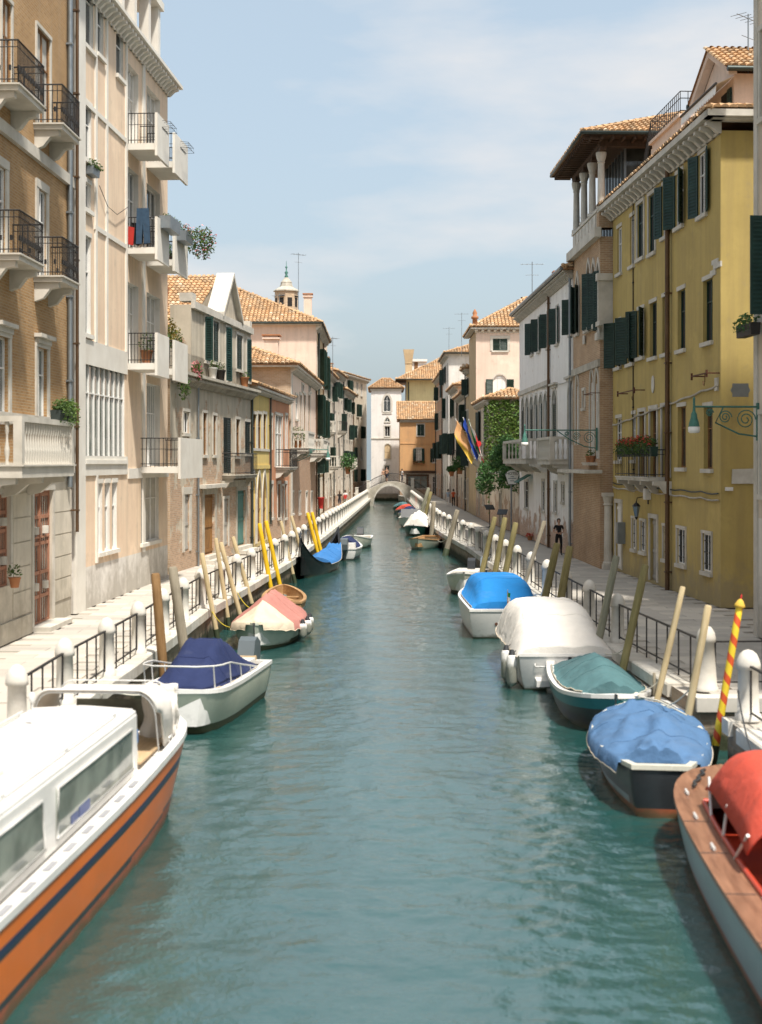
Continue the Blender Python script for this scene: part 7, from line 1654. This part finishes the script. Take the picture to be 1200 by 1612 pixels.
m = MB(); m.lathe([(.12,0), (.17,.22), (.19,.24)], 10); leaves(m, (0,0,.3), (.25,.25,.16), 70, .06, 1); o = m.build('red_flower_tub', ['clay_pot','flower_red']); place(o, (8.42,79.0,1.0)); tag(o, 'small red flower tub at the foot of the white palazzo', 'flower tub')
m = MB(); m.lathe([(.16,0), (.24,.75), (.28,.76), (.28,.9)], 10); o = m.build('red_bucket', 'bag_red'); place(o, (-4.75,110.5,1.75)); tag(o, 'red bucket hanging at the corner of the brick-sided house', 'bucket')
# three flags on slanting poles
def flag(top, hoist, drop, cols, label, wave):
    base = at(757,727,102.3); T = at(*top,101.2); o = empty('flag', base); tag(o, label, 'flag', 'flags over the right quay'); t = T-base
    m = MB(); m.tube([(0,0,0), t], .03, 6); m.build('pole', 'white_paint', o); H = t*hoist; n, r = 12, 10; G = []
    for i in range(n+1):
        f = i/n; row = []
        for j in range(r+1):
            g = j/r; p = t.lerp(H, g)+Vector((drop[0]*f+.10*sin(f*7+g*3+wave), .22*sin(f*6+g*4+wave)*f, drop[1]*f*(1-.25*g))); row.append(p)
        G.append(row)
    m = MB(); k = len(cols)
    for i in range(n):
        for j in range(r): m.face([G[i][j], G[i][j+1], G[i+1][j+1], G[i+1][j]], min(k-1, int(k*i/n)), True)
    c = m.build('cloth', cols, o); return o, G
flag((717,659), .35, (.05,-1.7), ['flag_orange','flag_orange','flag_gold'], 'orange and gold flag, left of the three flags', 0.3)
flag((729,657), .30, (.25,-1.35), ['flag_blue'], 'blue flag, middle of the three flags', 1.5)
o, G = flag((738,660), .22, (.55,-1.3), ['flag_green','flag_white','flag_red'], 'green white and red flag, right of the three flags', 2.6)
m = MB(); c = G[6][5]; m.lathe([(.0,0), (.22,0), (.22,.02)], 10, M=Matrix.Translation(c+Vector((0,-.06,0))) @ Matrix.Rotation(pi/2,4,'X')); m.build('emblem', 'flag_red', o)
# ball-shaped shrub, window boxes on the far right row, hanging planter on the far left
for k, (px, py, d, r, lab) in enumerate(((724,730,128,.75,'dark ball-shaped shrub on a balcony left of the flags'), (711,738,140,.55,'low green shrub on a window ledge beside the flags'), (548,727,137,1.0,'broad-leaved plant on a balcony of the far left row'))):
    m = MB(); leaves(m, (0,0,0), (r,r*.8,r*(1 if k != 1 else .6)), 420, .13); m.lathe([(.2,-r-.2), (.3,-r*.5)], 8, mi=1); o = m.build('balcony_shrub', ['bush_leaf','clay_pot']); place(o, at(px,py,d)); tag(o, lab, 'shrub', 'balcony shrubs')
street_lamp(Vector((-5.62,87.4,6.2)), Vector((-1,-.02,0)).normalized(), 2.3, 'green scrolled street lamp on the left bank beside the terracotta house')
# roof antennas
def antenna(px, py0, py1, d, lab):
    a, b2 = at(px,py1,d), at(px,py0,d); h = b2.z-a.z; m = MB(); m.tube([(0,0,-1), (0,0,h)], .025, 5); m.tube([(-.7,0,h-.15), (.7,0,h-.15)], .015, 4); [m.tube([(x,-.3,h-.15), (x,.3,h-.15)], .01, 4) for x in (-.6,-.3,0,.3,.6)]; m.tube([(-.4,0,h-.8), (.4,0,h-.8)], .012, 4)
    o = m.build('tv_antenna', 'zinc'); place(o, a, random.uniform(-.8,.8)); tag(o, lab, 'antenna', 'roof antennas')
antenna(470,398,470,118,'tall thin antenna above the pink house roof'); antenna(727,492,545,140,'antenna above the roofs left of the pink house on the right'); antenna(707,515,552,162,'antenna above the tall off-white house'); antenna(440,462,480,112,'short antenna beside the bell turret'); antenna(1178,22,75,47,'thin antenna on the dormer of the ochre house'); antenna(524,530,575,128,'antenna on the cream row house'); antenna(838,412,455,84,'pale antenna behind the white palazzo')
# chimney pots and clutter on the far left skyline are parts of their houses
